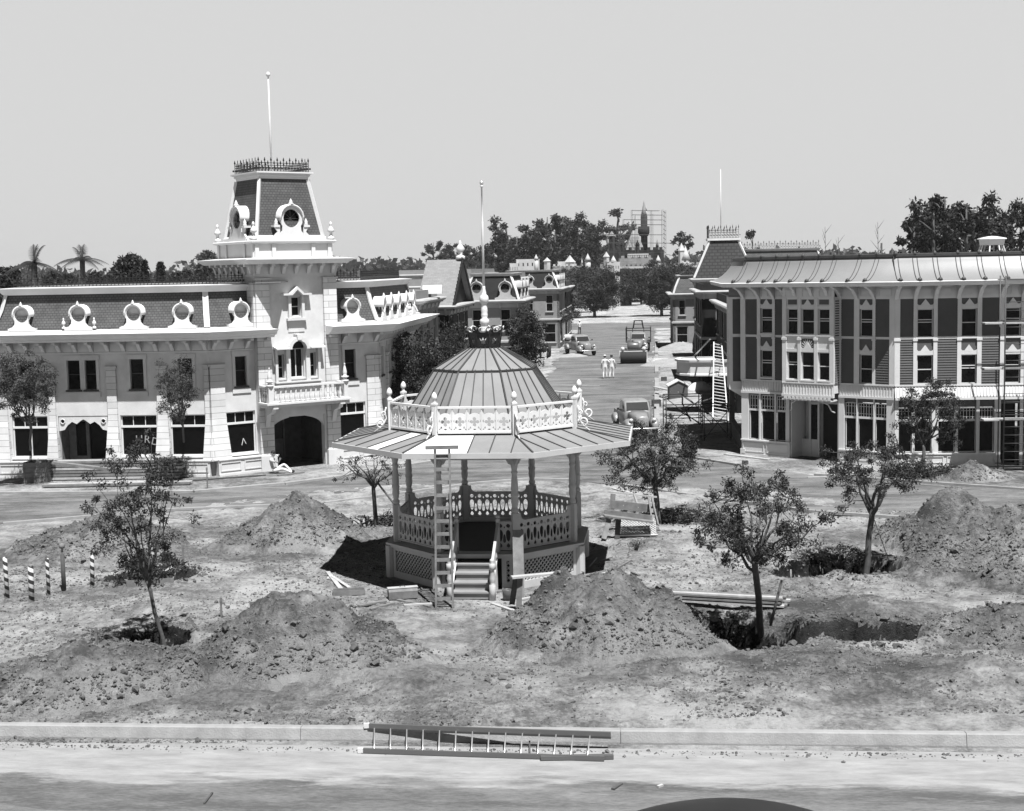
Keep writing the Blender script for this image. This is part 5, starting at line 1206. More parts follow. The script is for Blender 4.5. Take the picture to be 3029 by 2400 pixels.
for i, (x, y, k) in enumerate([(912, 505, 1), (926, 518, 0), (948, 510, 1), (968, 520, 0), (984, 515, 1), (1000, 522, 0), (1015, 528, 1), (1030, 520, 0)]): put_euc(k, x, y, 470+rng.uniform(-15, 25), 'one of the paler distant trees left of the gazebo flagpole', 1.2, 'paler distant trees')
RG = 'tall trees behind the clapboard building'
for i, (x, y, k, w_) in enumerate([(1925, 450, 0, 1.0), (1945, 440, 1, 1.1), (1966, 430, 0, .9), (1990, 402, 1, .9), (2012, 438, 0, 1.0), (2035, 425, 1, 1.0), (2058, 418, 0, .9), (2082, 440, 1, 1.1), (2108, 432, 0, .9), (2132, 422, 1, .9), (2150, 440, 0, 1.1)]): put_euc(k, x, y, 150+rng.uniform(-8, 14), 'one of the tall bushy trees in the clump behind the clapboard building', w_*1.05, RG)
put_euc(2, 1585, 477, 170, 'slim dark tree top showing above the roofs left of the swept metal roof', .55)
# trees behind the mansard building
def simple_tree(name, label, px, ytop, ybot, wpx, Y, seed, lm, lsz=.3, cone=False, group=None):
    p = at(px, ytop, Y); z1 = p[2]; z0 = at(px, ybot, Y)[2]; r = wpx/2*Y/2951; rs = np.random.RandomState(seed)
    t = thing(name, label, 'tree', (p[0], Y, 0), 0, group); mb = MB(); mb.tube([(0, 0, -.5), (0, 0, z0), (.1, 0, z1*.9)], [.2, .16, .04], 6); mb.build('trunk', M['bark'], t)
    P = []
    for i in range(70):
        h = rs.rand(); rr = r*(1-h*.85 if cone else math.sqrt(max(.05, 1-(2*h-1)**2))); a = rs.rand()*6.28; u = rs.rand()**.5*.9
        P.append((rr*u*math.cos(a), rr*u*math.sin(a), z0+(z1-z0)*h*.96))
    leaves(P, r*.28, 70, lsz, seed, parent=t, material=lm); return t
simple_tree('broadleaf_tree', 'round tree crown rising behind the slate roof, left of two narrow conifers', 270, 538, 610, 70, 110, 51, M['leafd'], .3)
simple_tree('conifer_tree', 'narrow pointed conifer just right of the round tree behind the slate roof', 303, 548, 610, 22, 108, 52, M['leafd'], .22, True)
simple_tree('conifer_tree', 'narrow pointed conifer nearest the tower behind the slate roof', 337, 552, 610, 22, 106, 53, M['leafd'], .22, True)
simple_tree('broadleaf_tree', 'dark bushy tree at the left edge below the palms', 18, 562, 660, 80, 85, 54, M['leafd'], .25)
simple_tree('broadleaf_tree', 'hazy tree just left of the tower', 437, 528, 600, 60, 230, 55, M['leafolive'], .5)
simple_tree('conifer_tree', 'dark layered conifer behind the roofs left of the flagpole', 940, 548, 600, 70, 170, 56, M['leafd'], .45)
for i, (x, y) in enumerate(((110, 575), (140, 582), (200, 578), (225, 585), (370, 580), (395, 572), (420, 570))): simple_tree('shrubby_tree', 'one of the low dark shrubby trees behind the cresting of the slate roof', x, y, 612, 44, 120+i*5, 60+i, M['leafd'], .3, group='shrubby trees behind the slate roof')
def palm(label, px, ytop, Y, lean, seed):
    p = at(px, ytop, Y); z1 = p[2]-1.2; rs = np.random.RandomState(seed); t = thing('palm_tree', label, 'palm', (p[0], Y, 0))
    mb = MB(); mb.tube([(0, 0, -.3), (0, 0, z1*.5), (.1, 0, z1)], [.25, .2, .17], 8); mb.build('trunk', M['bark'], t)
    q = MB()
    for k in range(11):
        a = 2*math.pi*k/11+rs.rand()*.5+lean; el = rs.uniform(-.1, .8) if k > 2 else rs.uniform(1.15, 1.45); L = rs.uniform(1.3, 1.9) if k > 2 else rs.uniform(1.8, 2.4); d = np.array([math.cos(a)*math.cos(el), math.sin(a)*math.cos(el), math.sin(el)])
        pts = [np.array([.1, 0, z1])+d*L*s-np.array([0, 0, 1.1*L*.45*s*s]) for s in np.linspace(0, 1, 9)]
        q.tube(pts, np.linspace(.03, .008, 9), 4); s_ = np.cross(d, (0, 0, 1)); s_ /= np.linalg.norm(s_)
        for i in range(1, 9):
            for f_ in np.linspace(0, 1, 4)[:-1]:
                b = pts[i-1]+(pts[i]-pts[i-1])*f_; ll = .42*math.sin(math.pi*min(.98, (i+f_)/9+.06))+.05
                for sg in (-1, 1): e = b+s_*sg*ll*.8+(pts[i]-pts[i-1])*1.0-np.array([0, 0, ll*.55]); w2 = (pts[i]-pts[i-1])*.14; q.add([b-w2, b+w2, e], [(0, 1, 2)])
    q.build('fronds', M['leafd'], t)
palm('palm with tall arching fronds against the sky at the far left', 66, 512, 84, .3, 71)
palm('narrower palm with one upright frond, right of the first palm', 168, 508, 92, 1.4, 72)
# far low belt of trees on the horizon: one mass
def belt():
    rs = np.random.RandomState(9); n = 2600; x = rs.uniform(-620, 700, n); y = 700+rs.rand(n)*260; hgt = 9+5*fbm(x/60, x*0, 1, 3)+rs.rand(n)*3
    keep = (np.abs(x/y-.09) > -1); P = np.stack([x, y, rs.rand(n)*hgt], 1)
    o = leaves(P, 6.0, 18, 4.2, 99, material=M['leaffar'], name='distant_tree_belt', asp=.6); tag(o, 'hazy belt of far-off trees along the horizon', 'tree belt', kind='stuff')
belt()
M['trimD'] = mat('dulled_trim', .36, .8, .12, 2)
# ------------------------------------------------------------------ buildings further up the street
M['brick'] = mat('brick_wall', .20, .9, .15, 2, kind='brick', kp=(.24, .085, .008, 1.25))
M['grey'] = mat('grey_wall', .22, .9, .1, 1.5); M['roofl'] = mat('pale_roof', .19, .9, .1, 1.5, kind='shingle', kp=(.3, .2, .01, .8))
M['wood_shade'] = mat('dark_wood_shade', .012, .8, .2, 2); M['stone'] = mat('castle_stone', .22, .9, .2, .6, kind='brick', kp=(1.2, .5, .03, .8)); M['stonel'] = mat('pale_stone', .42, .9, .12, .5); M['stoned'] = mat('unfinished_wall', .02, .9, .4, .5)  # the near-black wood also carries painted shade on some roofs and one block
def block(name, label, x0, x1, Y0, Y1, h, wall='plaster', roof='flat', ns=2, ne=3, rh=1.8, storeys=2, roofm='slate', trimm='trimD', group=None, dorm=0, shop=True, side_=1, wm=None):
    """building aligned with the street; south face from x0 to x1 at Y0, running back to Y1"""
    o = thing(name, label, 'building', (x0, Y0, 0), 0, group); D = (Y1-Y0); Wd = x1-x0; sd = np.array([.0887*0+SV[0], SV[1]])
    fs = frame((0, 0), -5.1); A = np.array([0., 0.]); B = A+SU*Wd; Cc = B+SV*D; Dd = A+SV*D
    fe = frame(B, 84.9); fw = frame(Dd, 264.9)
    sh = h/storeys; hs = []; he = []
    for k in range(storeys):
        g_ = (k == 0 and shop); n1 = ns; n2 = ne
        for i in range(n1):
            c_ = Wd*(i+.5)/n1; w_ = Wd/n1*(.62 if g_ else .36); hs.append((c_-w_/2, c_+w_/2, .7 if g_ else sh*k+sh*.25, sh*.85 if g_ else sh*k+sh*.8))
        for i in range(n2):
            c_ = D*(i+.5)/n2; w_ = D/n2*(.62 if g_ else .36); he.append((c_-w_/2, c_+w_/2, .7 if g_ else sh*k+sh*.25, sh*.85 if g_ else sh*k+sh*.8))
    q = MB(fs); wallface(q, 0, Wd, -.1, h, hs)
    if side_ == 1: q.M = fe; wallface(q, 0.0, D, -.1, h, he); q.M = fw; q.box(0, D, 0, .2, -.1, h)
    else: q.M = fw; wallface(q, 0, D, -.1, h, [(D-b, D-a, c, d) for a, b, c, d in he]); q.M = fe; q.box(0, D, 0, .2, -.1, h)
    q.build('wall', M[wall], o)
    for a in hs: window(fs, *a, o, M[trimm], rails=(.5,), y=.06, w=.07)
    for a in he:
        if side_ == 1: window(fe, *a, o, M[trimm], rails=(.5,), y=.06, w=.07)
        else: window(fw, D-a[1], D-a[0], a[2], a[3], o, M[trimm], rails=(.5,), y=.06, w=.07)
    P = [tuple(A), tuple(B), tuple(Cc), tuple(Dd)]
    q = MB(); sweep(q, P, [(0, h-.5), (.05, h-.5), (.08, h-.2), (.4, h-.12), (.5, h), (.45, h+.08), (0, h+.1)], close=True); q.build('cornice', M[trimm], o)
    q = MB(); sweep(q, P, [(.0, sh-.15), (.12, sh-.1), (.12, sh+.05), (0, sh+.08)], close=True); q.build('string_course', M[trimm], o)
    nb_ = max(2, int(Wd/1.1))
    for i in range(nb_+1): bracket(fs, .15+(Wd-.3)*i/nb_, h-.12, .36, .42, .14, o, M[trimm])
    fq = fe if side_ == 1 else fw; nb_ = max(2, int(D/1.6))
    for i in range(nb_+1): bracket(fq, .15+(D-.3)*i/nb_, h-.12, .36, .42, .14, o, M[trimm])
    if roof == 'mansard':
        q = MB(); sweep(q, P, [(-.1, h+.1), (-.3, h+.1+rh*.35), (-.75, h+rh), (-min(Wd, D)/2+.05, h+rh+.02)], close=True); q.build('mansard_roof', M[roofm], o)
        q = MB(); sweep(q, P, [(-.6, h+rh-.12), (-.5, h+rh+.08), (-.9, h+rh+.1)], close=True); q.build('roof_cornice', M[trimm], o)
        for pt, d0, d1 in ((A, -SV, SU), (B, SU, SV)):
            n0 = np.array([d0[1], -d0[0]]); n1 = np.array([d1[1], -d1[0]]); nn = (n0+n1)
            q = MB(); q.beam((*(pt-nn*.08), h+.1), (*(pt-nn*.28), h+.1+rh*.35), .2, .08, (nn[0], nn[1], .3)); q.beam((*(pt-nn*.28), h+.1+rh*.35), (*(pt-nn*.73), h+rh), .2, .08, (nn[0], nn[1], .3)); q.build('hip_strip', M['white'], o)
        for i in range(ns if dorm else 0): dormer(fs, Wd*(i+.5)/ns, h+.12, o, s=min(1.3, rh*.6), y=-.02, deep=.7, big=True, wm='trimD')
        for i in range(ne if dorm else 0): dormer(fq, D*(i+.5)/ne, h+.12, o, s=min(1.3, rh*.6), y=-.02, deep=.7, big=True, wm='trimD')
    elif roof == 'gable':                               # ridge across the street direction, gable to the street
        q = MB(); e = .35
        m0, m1 = A+SV*D/2, B+SV*D/2
        v = [(*(A-SV*e-SU*e), h-.1), (*(B-SV*e+SU*e), h-.1), (*(m1+SU*e), h+rh), (*(m0-SU*e), h+rh), (*(Dd+SV*e-SU*e), h-.1), (*(Cc+SV*e+SU*e), h-.1)]
        q.add(v+[(a, b, c-.12) for a, b, c in v], [(0,1,2,3), (3,2,5,4), (6,9,8,7), (9,10,11,8), (0,6,7,1), (1,7,8,2), (2,8,11,5), (4,5,11,10)]); q.build('gable_roof', M[roofm], o)
        q = MB(); q.add([(*B, h), (*Cc, h), (*m1, h+rh-.1), (*A, h), (*Dd, h), (*m0, h+rh-.1)], [(0,1,2), (5,4,3)]); q.build('gable_wall', M[wall], o)
        q = MB(); 
        for k in range(14):
            for a_, b_ in ((B-SV*e, m1), (Cc+SV*e, m1)):
                t_ = k/14; p_ = a_+(b_-a_)*t_+SU*e; zz = h-.1+(rh+.1)*t_; q.beam((*p_, zz), (*p_, zz+.38), .06, .16)
        q.beam((*(B-SV*e+SU*(e+.03)), h-.1), (*(m1+SU*(e+.03)), h+rh+.02), .06, .3); q.beam((*(Cc+SV*e+SU*(e+.03)), h-.1), (*(m1+SU*(e+.03)), h+rh+.02), .06, .3); q.build('barge_board', M['wood_shade'], o)
        q = MB(); q.lathe([(.3, 0), (.3, .2), (.12, .3), (.2, .5), (.3, .7), (.15, .9), (.08, 1.0), (.1, 1.1), (0, 1.25)], 10, (*(m1+SU*.2), h+rh)); q.build('finial', M['white'], o)
    else:
        q = MB(); q.add([(*A, h+.02), (*B, h+.02), (*Cc, h+.02), (*Dd, h+.02)], [(0,1,2,3)]); q.build('flat_roof', M['tin'], o)
        q = MB(); sweep(q, P, [(-.02, h+.1), (-.02, h+.55), (-.2, h+.55), (-.2, h+.03)], close=True); q.build('parapet', M[wall], o)
    return o
FL = lambda Y: -11.8+.0887*Y
b1 = block('street_building', 'narrow grey building with a white barrel dormer, next beyond the mansard building', -9.5, FL(76.3), 76.3, 84.5, 6.9, 'grey', 'flat', 4, 3)
bd_ = at(918, 600, 81); q = MB(np.array([[1, 0, 0, bd_[0]-b1.location.x], [0, 1, 0, 4.7], [0, 0, 1, 0], [0, 0, 0, 1.]])); N = 12
A_ = arcpts(0, 7.2, .5, 0, math.pi, N); q.add([(-.75, a, z) for a, z in A_]+[(.35, a, z) for a, z in A_], [(i+1, i, i+N, i+1+N) for i in range(N-1)]+[tuple(range(N)), tuple(range(N, 2*N))[::-1]]); q.build('barrel_dormer', M['cream'], b1)
block('street_building', 'dark wooden building with a pale roof and a steep black ornamented gable to the street', -5.4, FL(86)+.4, 86, 96, 6.3, 'wood_shade', 'gable', 4, 3, rh=2.9, roofm='roofl')
block('street_building', 'two-storey building with a mansard roof and one white arched dormer facing the square', -3.6, .75, 107, 117, 6.1, 'grey', 'mansard', 2, 3, rh=2.0, dorm=1, roofm='wood_shade')  # mansard slopes near black: their shadow is put into the roof colour
block('street_building', 'brick building with a flat parapet halfway up the left side of the street', -6, FL(126)+1.0, 126, 140, 7.6, 'brick', 'flat', 2, 4)
block('street_building', 'white fronted mansard building at the far end of the left pavement', -1, 5.2, 148, 160, 6.3, 'grey', 'mansard', 3, 4, rh=1.9, dorm=1, roofm='wood_shade')  # shadow on these mansard slopes is painted in by the roof colour too
block('street_building', 'dark building with a pale cornice at the far left corner of the street', 0, 6.6, 164, 176, 6.2, 'wood_shade', 'flat', 2, 3)
block('street_building', 'low light roofed building far behind the brick building', -14, -4, 150, 175, 8.0, 'grey', 'flat', 5, 4)
block('street_building', 'low pale roofed shed behind the steep black gable', -13, -6, 112, 124, 7.2, 'grey', 'flat', 5, 3)
# right side: a mansard tower building far up, a lower shop with a marquee near
RTX = at(1466, 700, 128)[0]
rt_ = block('street_building', 'narrow brick corner building with a tall slate mansard tower, crested top and arched windows, up the right side', RTX, RTX+2.2, 128, 132.5, 7.2, 'brick', 'flat', 1, 2, storeys=2, shop=False, side_=-1)
rt_['label'] = 'narrow brick corner building with a tall crested slate mansard up the right side'
q = MB(frame((0, 0), -5.1)); vs = [(-.15, -.15, 7.3), (5.35, -.15, 7.3), (5.35, 4.6, 7.3), (-.15, 4.6, 7.3), (1.3, .95, 10.7), (3.9, .95, 10.7), (3.9, 3.4, 10.7), (1.3, 3.4, 10.7)]
q.add(vs, [(0,1,5,4), (1,2,6,5), (2,3,7,6), (3,0,4,7), (4,5,6,7)]); q.build('mansard_tower', mat('shaded_slate', .035, .7, .2, 2.5, kind='shingle', kp=(.5, .3, .05, .4)), rt_)  # darker copy of the slate: shade on the tower roof is in its colour
q = MB(frame((0, 0), -5.1)); q.beam((-.17, -.17, 7.35), (1.29, .94, 10.65), .14, .14); q.beam((5.37, -.17, 7.35), (3.91, .94, 10.65), .14, .14); q.box(1.1, 4.1, .75, 3.6, 10.7, 10.9); q.build('hip_strip', M['white'], rt_)
q = MB(); cresting(q, frame((1.3, .8), -5.1), .0, 2.7, 10.9, 1.2, 0, .25); cresting(q, frame((1.3, .8), 84.9), .0, 2.6, 10.9, 1.2, 0, .25); cresting(q, frame((1.5, 3.4), -5.1), .0, 2.7, 10.9, 1.2, 0, .25); q.build('cresting', M['black'], rt_)
q = MB(); q.lathe([(.06, 10.9), (.03, 17.2)], 6, (2.6, 2.0, 0)); q.build('flagpole', M['white'], rt_)
block('street_building', 'dark set-back block coloured as the shaded side of the crested tower', RTX+2.25, RTX+6, 128.6, 132.6, 7.0, 'wood_shade', 'flat', 2, 2, side_=-1)  # added block: its dark colour paints the shade on the tower's side
x_ = at(1520, 700, 128)[0]
r2_ = block('street_building', 'long slate mansard building with a crested roof, behind the clapboard building', x_+.2, x_+10.5, 133.2, 140, 7.3, 'brick', 'mansard', 5, 2, rh=2.5, side_=-1)
q = MB(); cresting(q, frame((.6, .8), -5.1), 1.5, 9.2, 9.9, .75, 0, .25); q.build('cresting', M['black'], r2_)
r3_ = block('street_building', 'recessed dark shop building with a pale rounded marquee, just up the right side', 12.9, 20, 80, 100, 6.0, 'wood_shade', 'flat', 3, 4, side_=-1)
# marquee
mq = MB(); c0 = at(1430, 722, 80.5)[0]; PTS = [(12.95, 82.9), (c0+.9, 83.0), (c0+.25, 82.6), (c0, 81.8), (c0+.1, 80.9), (c0+.6, 80.3), (c0+1.4, 80.1), (14.3, 79.4)]
PTS = [(a-12.9, b-80) for a, b in PTS]
sweep(mq, PTS, [(-.05, 2.2), (.05, 2.2), (.05, 2.3), (.0, 2.35), (.0, 2.95), (.1, 3.0), (.12, 3.12), (-.2, 3.12)][::1]); mq.add([(a, b, 3.08) for a, b in PTS], [tuple(range(len(PTS)))[::-1]]); mq.add([(a, b, 2.25) for a, b in PTS], [tuple(range(len(PTS)))]); mq.build('marquee', M['cream'], r3_)
block('street_building', 'tall narrow wooden shopfront next to the marquee, in the shade', 13.8, 20, 101, 112, 6.6, 'wood_shade', 'flat', 2, 3, side_=-1)
block('street_building', 'grey painted shop with a mansard beyond the crested tower', 16.4, 22, 141.5, 152, 5.6, 'grey', 'mansard', 3, 3, side_=-1)
# ------------------------------------------------------------------ castle at the end of the street: plain stand-in
def pc(x0, y0, s): return lambda x, y: ((x0+x/s)/KX, (y0+y/s)/KX)
S2 = pc(1500, 560, 3.85)
def w2(x, y, Y): return at(*S2(x, y), Y)
CY_ = 330; ca = thing('castle', 'dark unfinished castle with one tall cone-roofed tower, wrapped in scaffolding', 'castle', (w2(1470, 800, CY_)[0], CY_, 0)); cx0 = ca.location.x
def cbox(name, xa, xb, ytop, ybot, m_, Y=CY_, d=6, parent=ca):
    a = w2(xa, ytop, Y); b = w2(xb, ybot, Y); q = MB(); q.box(a[0]-cx0, b[0]-cx0, Y-CY_, Y-CY_+d, b[2], a[2])
    if m_ in (M['stoned'], M['stone']):
        n = max(2, int((b[0]-a[0])/1.4))
        for i in range(n): x = a[0]-cx0+(b[0]-a[0])*(i+.25)/n; q.box(x, x+(b[0]-a[0])/n*.5, Y-CY_, Y-CY_+.5, a[2], a[2]+.6)
    return q.build(name, m_, parent)
def cone(name, xc, wpx, ytop, ybase, m_, Y=CY_, parent=ca, n=12, ybot=None, wallm=None, ww=.8, off=3):
    a = w2(xc, ytop, Y); b = w2(xc, ybase, Y); r = wpx/2*(w2(101, 0, Y)[0]-w2(100, 0, Y)[0]); ox = cx0 if parent == ca else parent.location.x; oy = CY_ if parent == ca else parent.location.y
    q = MB(); q.lathe([(r, b[2]), (r*.55, b[2]+(a[2]-b[2])*.42), (.0, a[2])], n, (a[0]-ox, Y-oy+off, 0), n > 6); c = q.build(name, m_, parent)
    if ybot: z0 = w2(xc, ybot, Y)[2]; q = MB(); q.lathe([(r*ww, z0), (r*ww, b[2]+.05)], n, (a[0]-ox, Y-oy+off, 0), n > 6); q.build('turret_wall', wallm or M['stonel'], parent)
    return c
cbox('keep', 1160, 1790, 700, 1100, M['stoned'], d=14); cbox('forebuilding', 1280, 1660, 790, 1000, M['stone'], Y=322, d=5)
q = MB(); a = w2(1355, 690, CY_); b = w2(1560, 690, CY_); t_ = w2(1470, 465, CY_); q.add([(a[0]-cx0, 0, a[2]), (b[0]-cx0, 0, a[2]), (b[0]-cx0, 8, a[2]), (a[0]-cx0, 8, a[2]), (t_[0]-cx0-.5, 4, t_[2]), (t_[0]-cx0+.5, 4, t_[2])], [(0,1,5,4), (1,2,5), (2,3,4,5), (3,0,4)]); q.build('steep_roof', M['stone'], ca)
cone('tower_roof', 1585, 78, 112, 300, M['stone'], ybot=700, wallm=M['stoned'], ww=1.0, off=6)
q = MB(); a = w2(1585, 460, CY_); r = .0207*66; q.lathe([(r*.75, a[2]-1.4), (r, a[2]-.6), (r, a[2]+.9), (r*.7, a[2]+.92)], 12, (a[0]-cx0, 6, 0)); q.build('tower_gallery', M['stoned'], ca)
cone('turret_roof', 1205, 90, 470, 530, M['stone'], ybot=720, wallm=M['stoned'], n=4, off=4); cone('turret_roof', 1420, 46, 340, 430, M['stonel'], ybot=700, wallm=M['stoned'], off=5)
cone('turret_roof', 1730, 40, 560, 650, M['stone'], ybot=720, wallm=M['stoned'], off=4); cone('turret_roof', 1615, 24, 150, 230, M['stonel'], ybot=400, wallm=M['stonel'], off=7); cone('turret_roof', 1475, 60, 580, 640, M['stoned'], ybot=800, wallm=M['stoned'], off=-2)
q = MB(); a = w2(1370, 745, 321); b = w2(1610, 775, 321)
for i in range(12): x = a[0]-cx0+(b[0]-a[0])*i/12; q.box(x, x+(b[0]-a[0])/12*.55, -9.4, -9.0, b[2], a[2])
q.box(a[0]-cx0, b[0]-cx0, -9.45, -9.0, a[2]-.15, a[2]+.15); q.build('arcade', M['stonel'], ca)
sc_ = thing('scaffolding', 'open pipe scaffolding around the tall castle tower', 'scaffolding', (cx0, CY_-3, 0)); q = MB()
for yy, xa, xb in ((240, 1425, 1740), (290, 1425, 1780), (345, 1330, 1780), (400, 1330, 1785), (440, 1180, 1560), (515, 1060, 1785), (610, 1150, 1900), (715, 1100, 1800), (830, 1300, 1700)):
    a = w2(xa, yy, CY_-3); b = w2(xb, yy+4, CY_-3)
    for dy in (0, 3): q.beam((a[0]-cx0, dy, a[2]), (b[0]-cx0, dy, b[2]), .07, .07)
for xx, y0 in ((1425, 235), (1460, 300), (1330, 340), (1285, 420), (1645, 240), (1660, 280), (1775, 230), (1808, 240), (1490, 440), (1160, 510), (1220, 510)):
    a = w2(xx, y0, CY_-3); b = w2(xx, 1000, CY_-3)
    for dy in (0, 3): q.beam((a[0]-cx0, dy, a[2]), (b[0]-cx0, dy, 0), .07, .07)
for y0 in range(250, 800, 50):
    a = w2(1775, y0, CY_-3); b = w2(1808, y0+25, CY_-3); q.beam((a[0]-cx0, 0, a[2]), (b[0]-cx0, 0, b[2]), .1, .1)
q.build('pipework', M['oldwood'], sc_)
# castle wall and gate
cw = thing('castle_wall', 'battlemented stone wall with a gate arch, below the castle', 'wall', (w2(1460, 1200, 305)[0], 305, 0)); ox = cw.location.x
a = w2(1270, 880, 305); b = w2(1680, 880, 305); gx0, gx1 = w2(1405, 1100, 305)[0]-ox, w2(1525, 1100, 305)[0]-ox; hz = a[2]
q = MB(); wallface(q, a[0]-ox-4, b[0]-ox+10, 0, hz, [(gx0, gx1, -.1, 3.4)], th=1.5)
n = 22
for i in range(n): x = a[0]-ox-4+(b[0]-a[0]+14)*i/n; q.box(x, x+.6, 0, .6, hz, hz+.6)
q.build('wall', M['stone'], cw)
q = MB(); q.box(a[0]-ox-4, b[0]-ox+10, -.3, .0, hz-.5, hz-.1); q.build('coping', M['stonel'], cw)
q = MB(); pts = arcpts((gx0+gx1)/2, 2.6, (gx1-gx0)/2, 0, math.pi, 10)
q.tube([(x, -.1, z) for x, z in [(gx1, 0)]+pts+[(gx0, 0)]], .25, 6); q.build('gate_arch', M['wood_shade'], cw)
# village of small towers left and right of the castle
def turret(label, xc, wpx, ytop, ybase, ybot, Y, n=12, wall=M['stonel'], ww=.8):
    a = w2(xc, ybase, Y); t = thing('turret_house', label, 'turret', (a[0], Y, 0), 0, None); cone('cone_roof', xc, wpx, ytop, ybase, M['stonel'], Y=Y, parent=t, n=n, ybot=ybot, wallm=wall, ww=ww, off=0); return t
for xc, wpx, yt, yb, n, lab in ((330, 60, 740, 800, 8, 'small spire on a low pale building left of the castle village'), (455, 90, 775, 820, 4, 'pyramid-roofed turret second from the left'), (715, 130, 750, 830, 4, 'wide pyramid-roofed pale house in the middle of the castle village'), (852, 30, 780, 855, 8, 'small slim white cone between the pyramid house and the shiny cone'),
    (918, 84, 730, 815, 12, 'shiny tall cone roof right of the slim white cone'), (1130, 80, 710, 770, 4, 'gabled turret at the left foot of the castle'), (1210, 86, 755, 830, 12, 'white round tower with a bright cone left of the castle gate'), (1720, 76, 750, 825, 12, 'bright cone turret right of the castle gate'), (2030, 120, 640, 800, 12, 'big pale cone roof far right of the castle'), (1985, 90, 610, 700, 6, 'pale stepped roof behind the big cone')):
    turret(lab, xc, wpx, yt, yb, 960, 300 if xc != 1210 else 296, n)
def wallbit(label, xa, xb, yt, yb, Y, m_=M['stonel'], cren=True):
    a = w2(xa, yt, Y); b = w2(xb, yb, Y); t = thing('village_building', label, 'building', (a[0], Y, 0)); q = MB(); wallface(q, 0, b[0]-a[0], 0, a[2], [((b[0]-a[0])*(i+.35)/5, (b[0]-a[0])*(i+.6)/5, a[2]-1.4, a[2]-.7) for i in range(5)], th=.4)
    q.box(0, .3, .4, 5, 0, a[2]); q.box(b[0]-a[0]-.3, b[0]-a[0], .4, 5, 0, a[2]); q.build('wall', m_, t)
    q = MB(); q.box(-.1, b[0]-a[0]+.1, .0, 5, a[2]+.001, a[2]+.1)
    if cren:
        for i in range(int((b[0]-a[0])/.9)): q.box(i*.9, i*.9+.45, -.1, .3, a[2]+.1, a[2]+.55)
    q.build('roof', M['stonel'], t)
wallbit('long low pale building left of the castle village', 105, 370, 805, 960, 304, cren=False); wallbit('low pale stepped building at the far left of the castle village', 30, 130, 850, 960, 302, cren=False)
wallbit('battlemented wall under the pyramid house', 525, 840, 885, 960, 298, M['stone']); wallbit('pale building left of the pyramid house', 580, 780, 830, 960, 301, cren=False); wallbit('pale battlemented base of the round white tower', 1140, 1285, 835, 960, 294)
wallbit('low pale battlemented building right of the castle wall', 1990, 2110, 845, 960, 298)
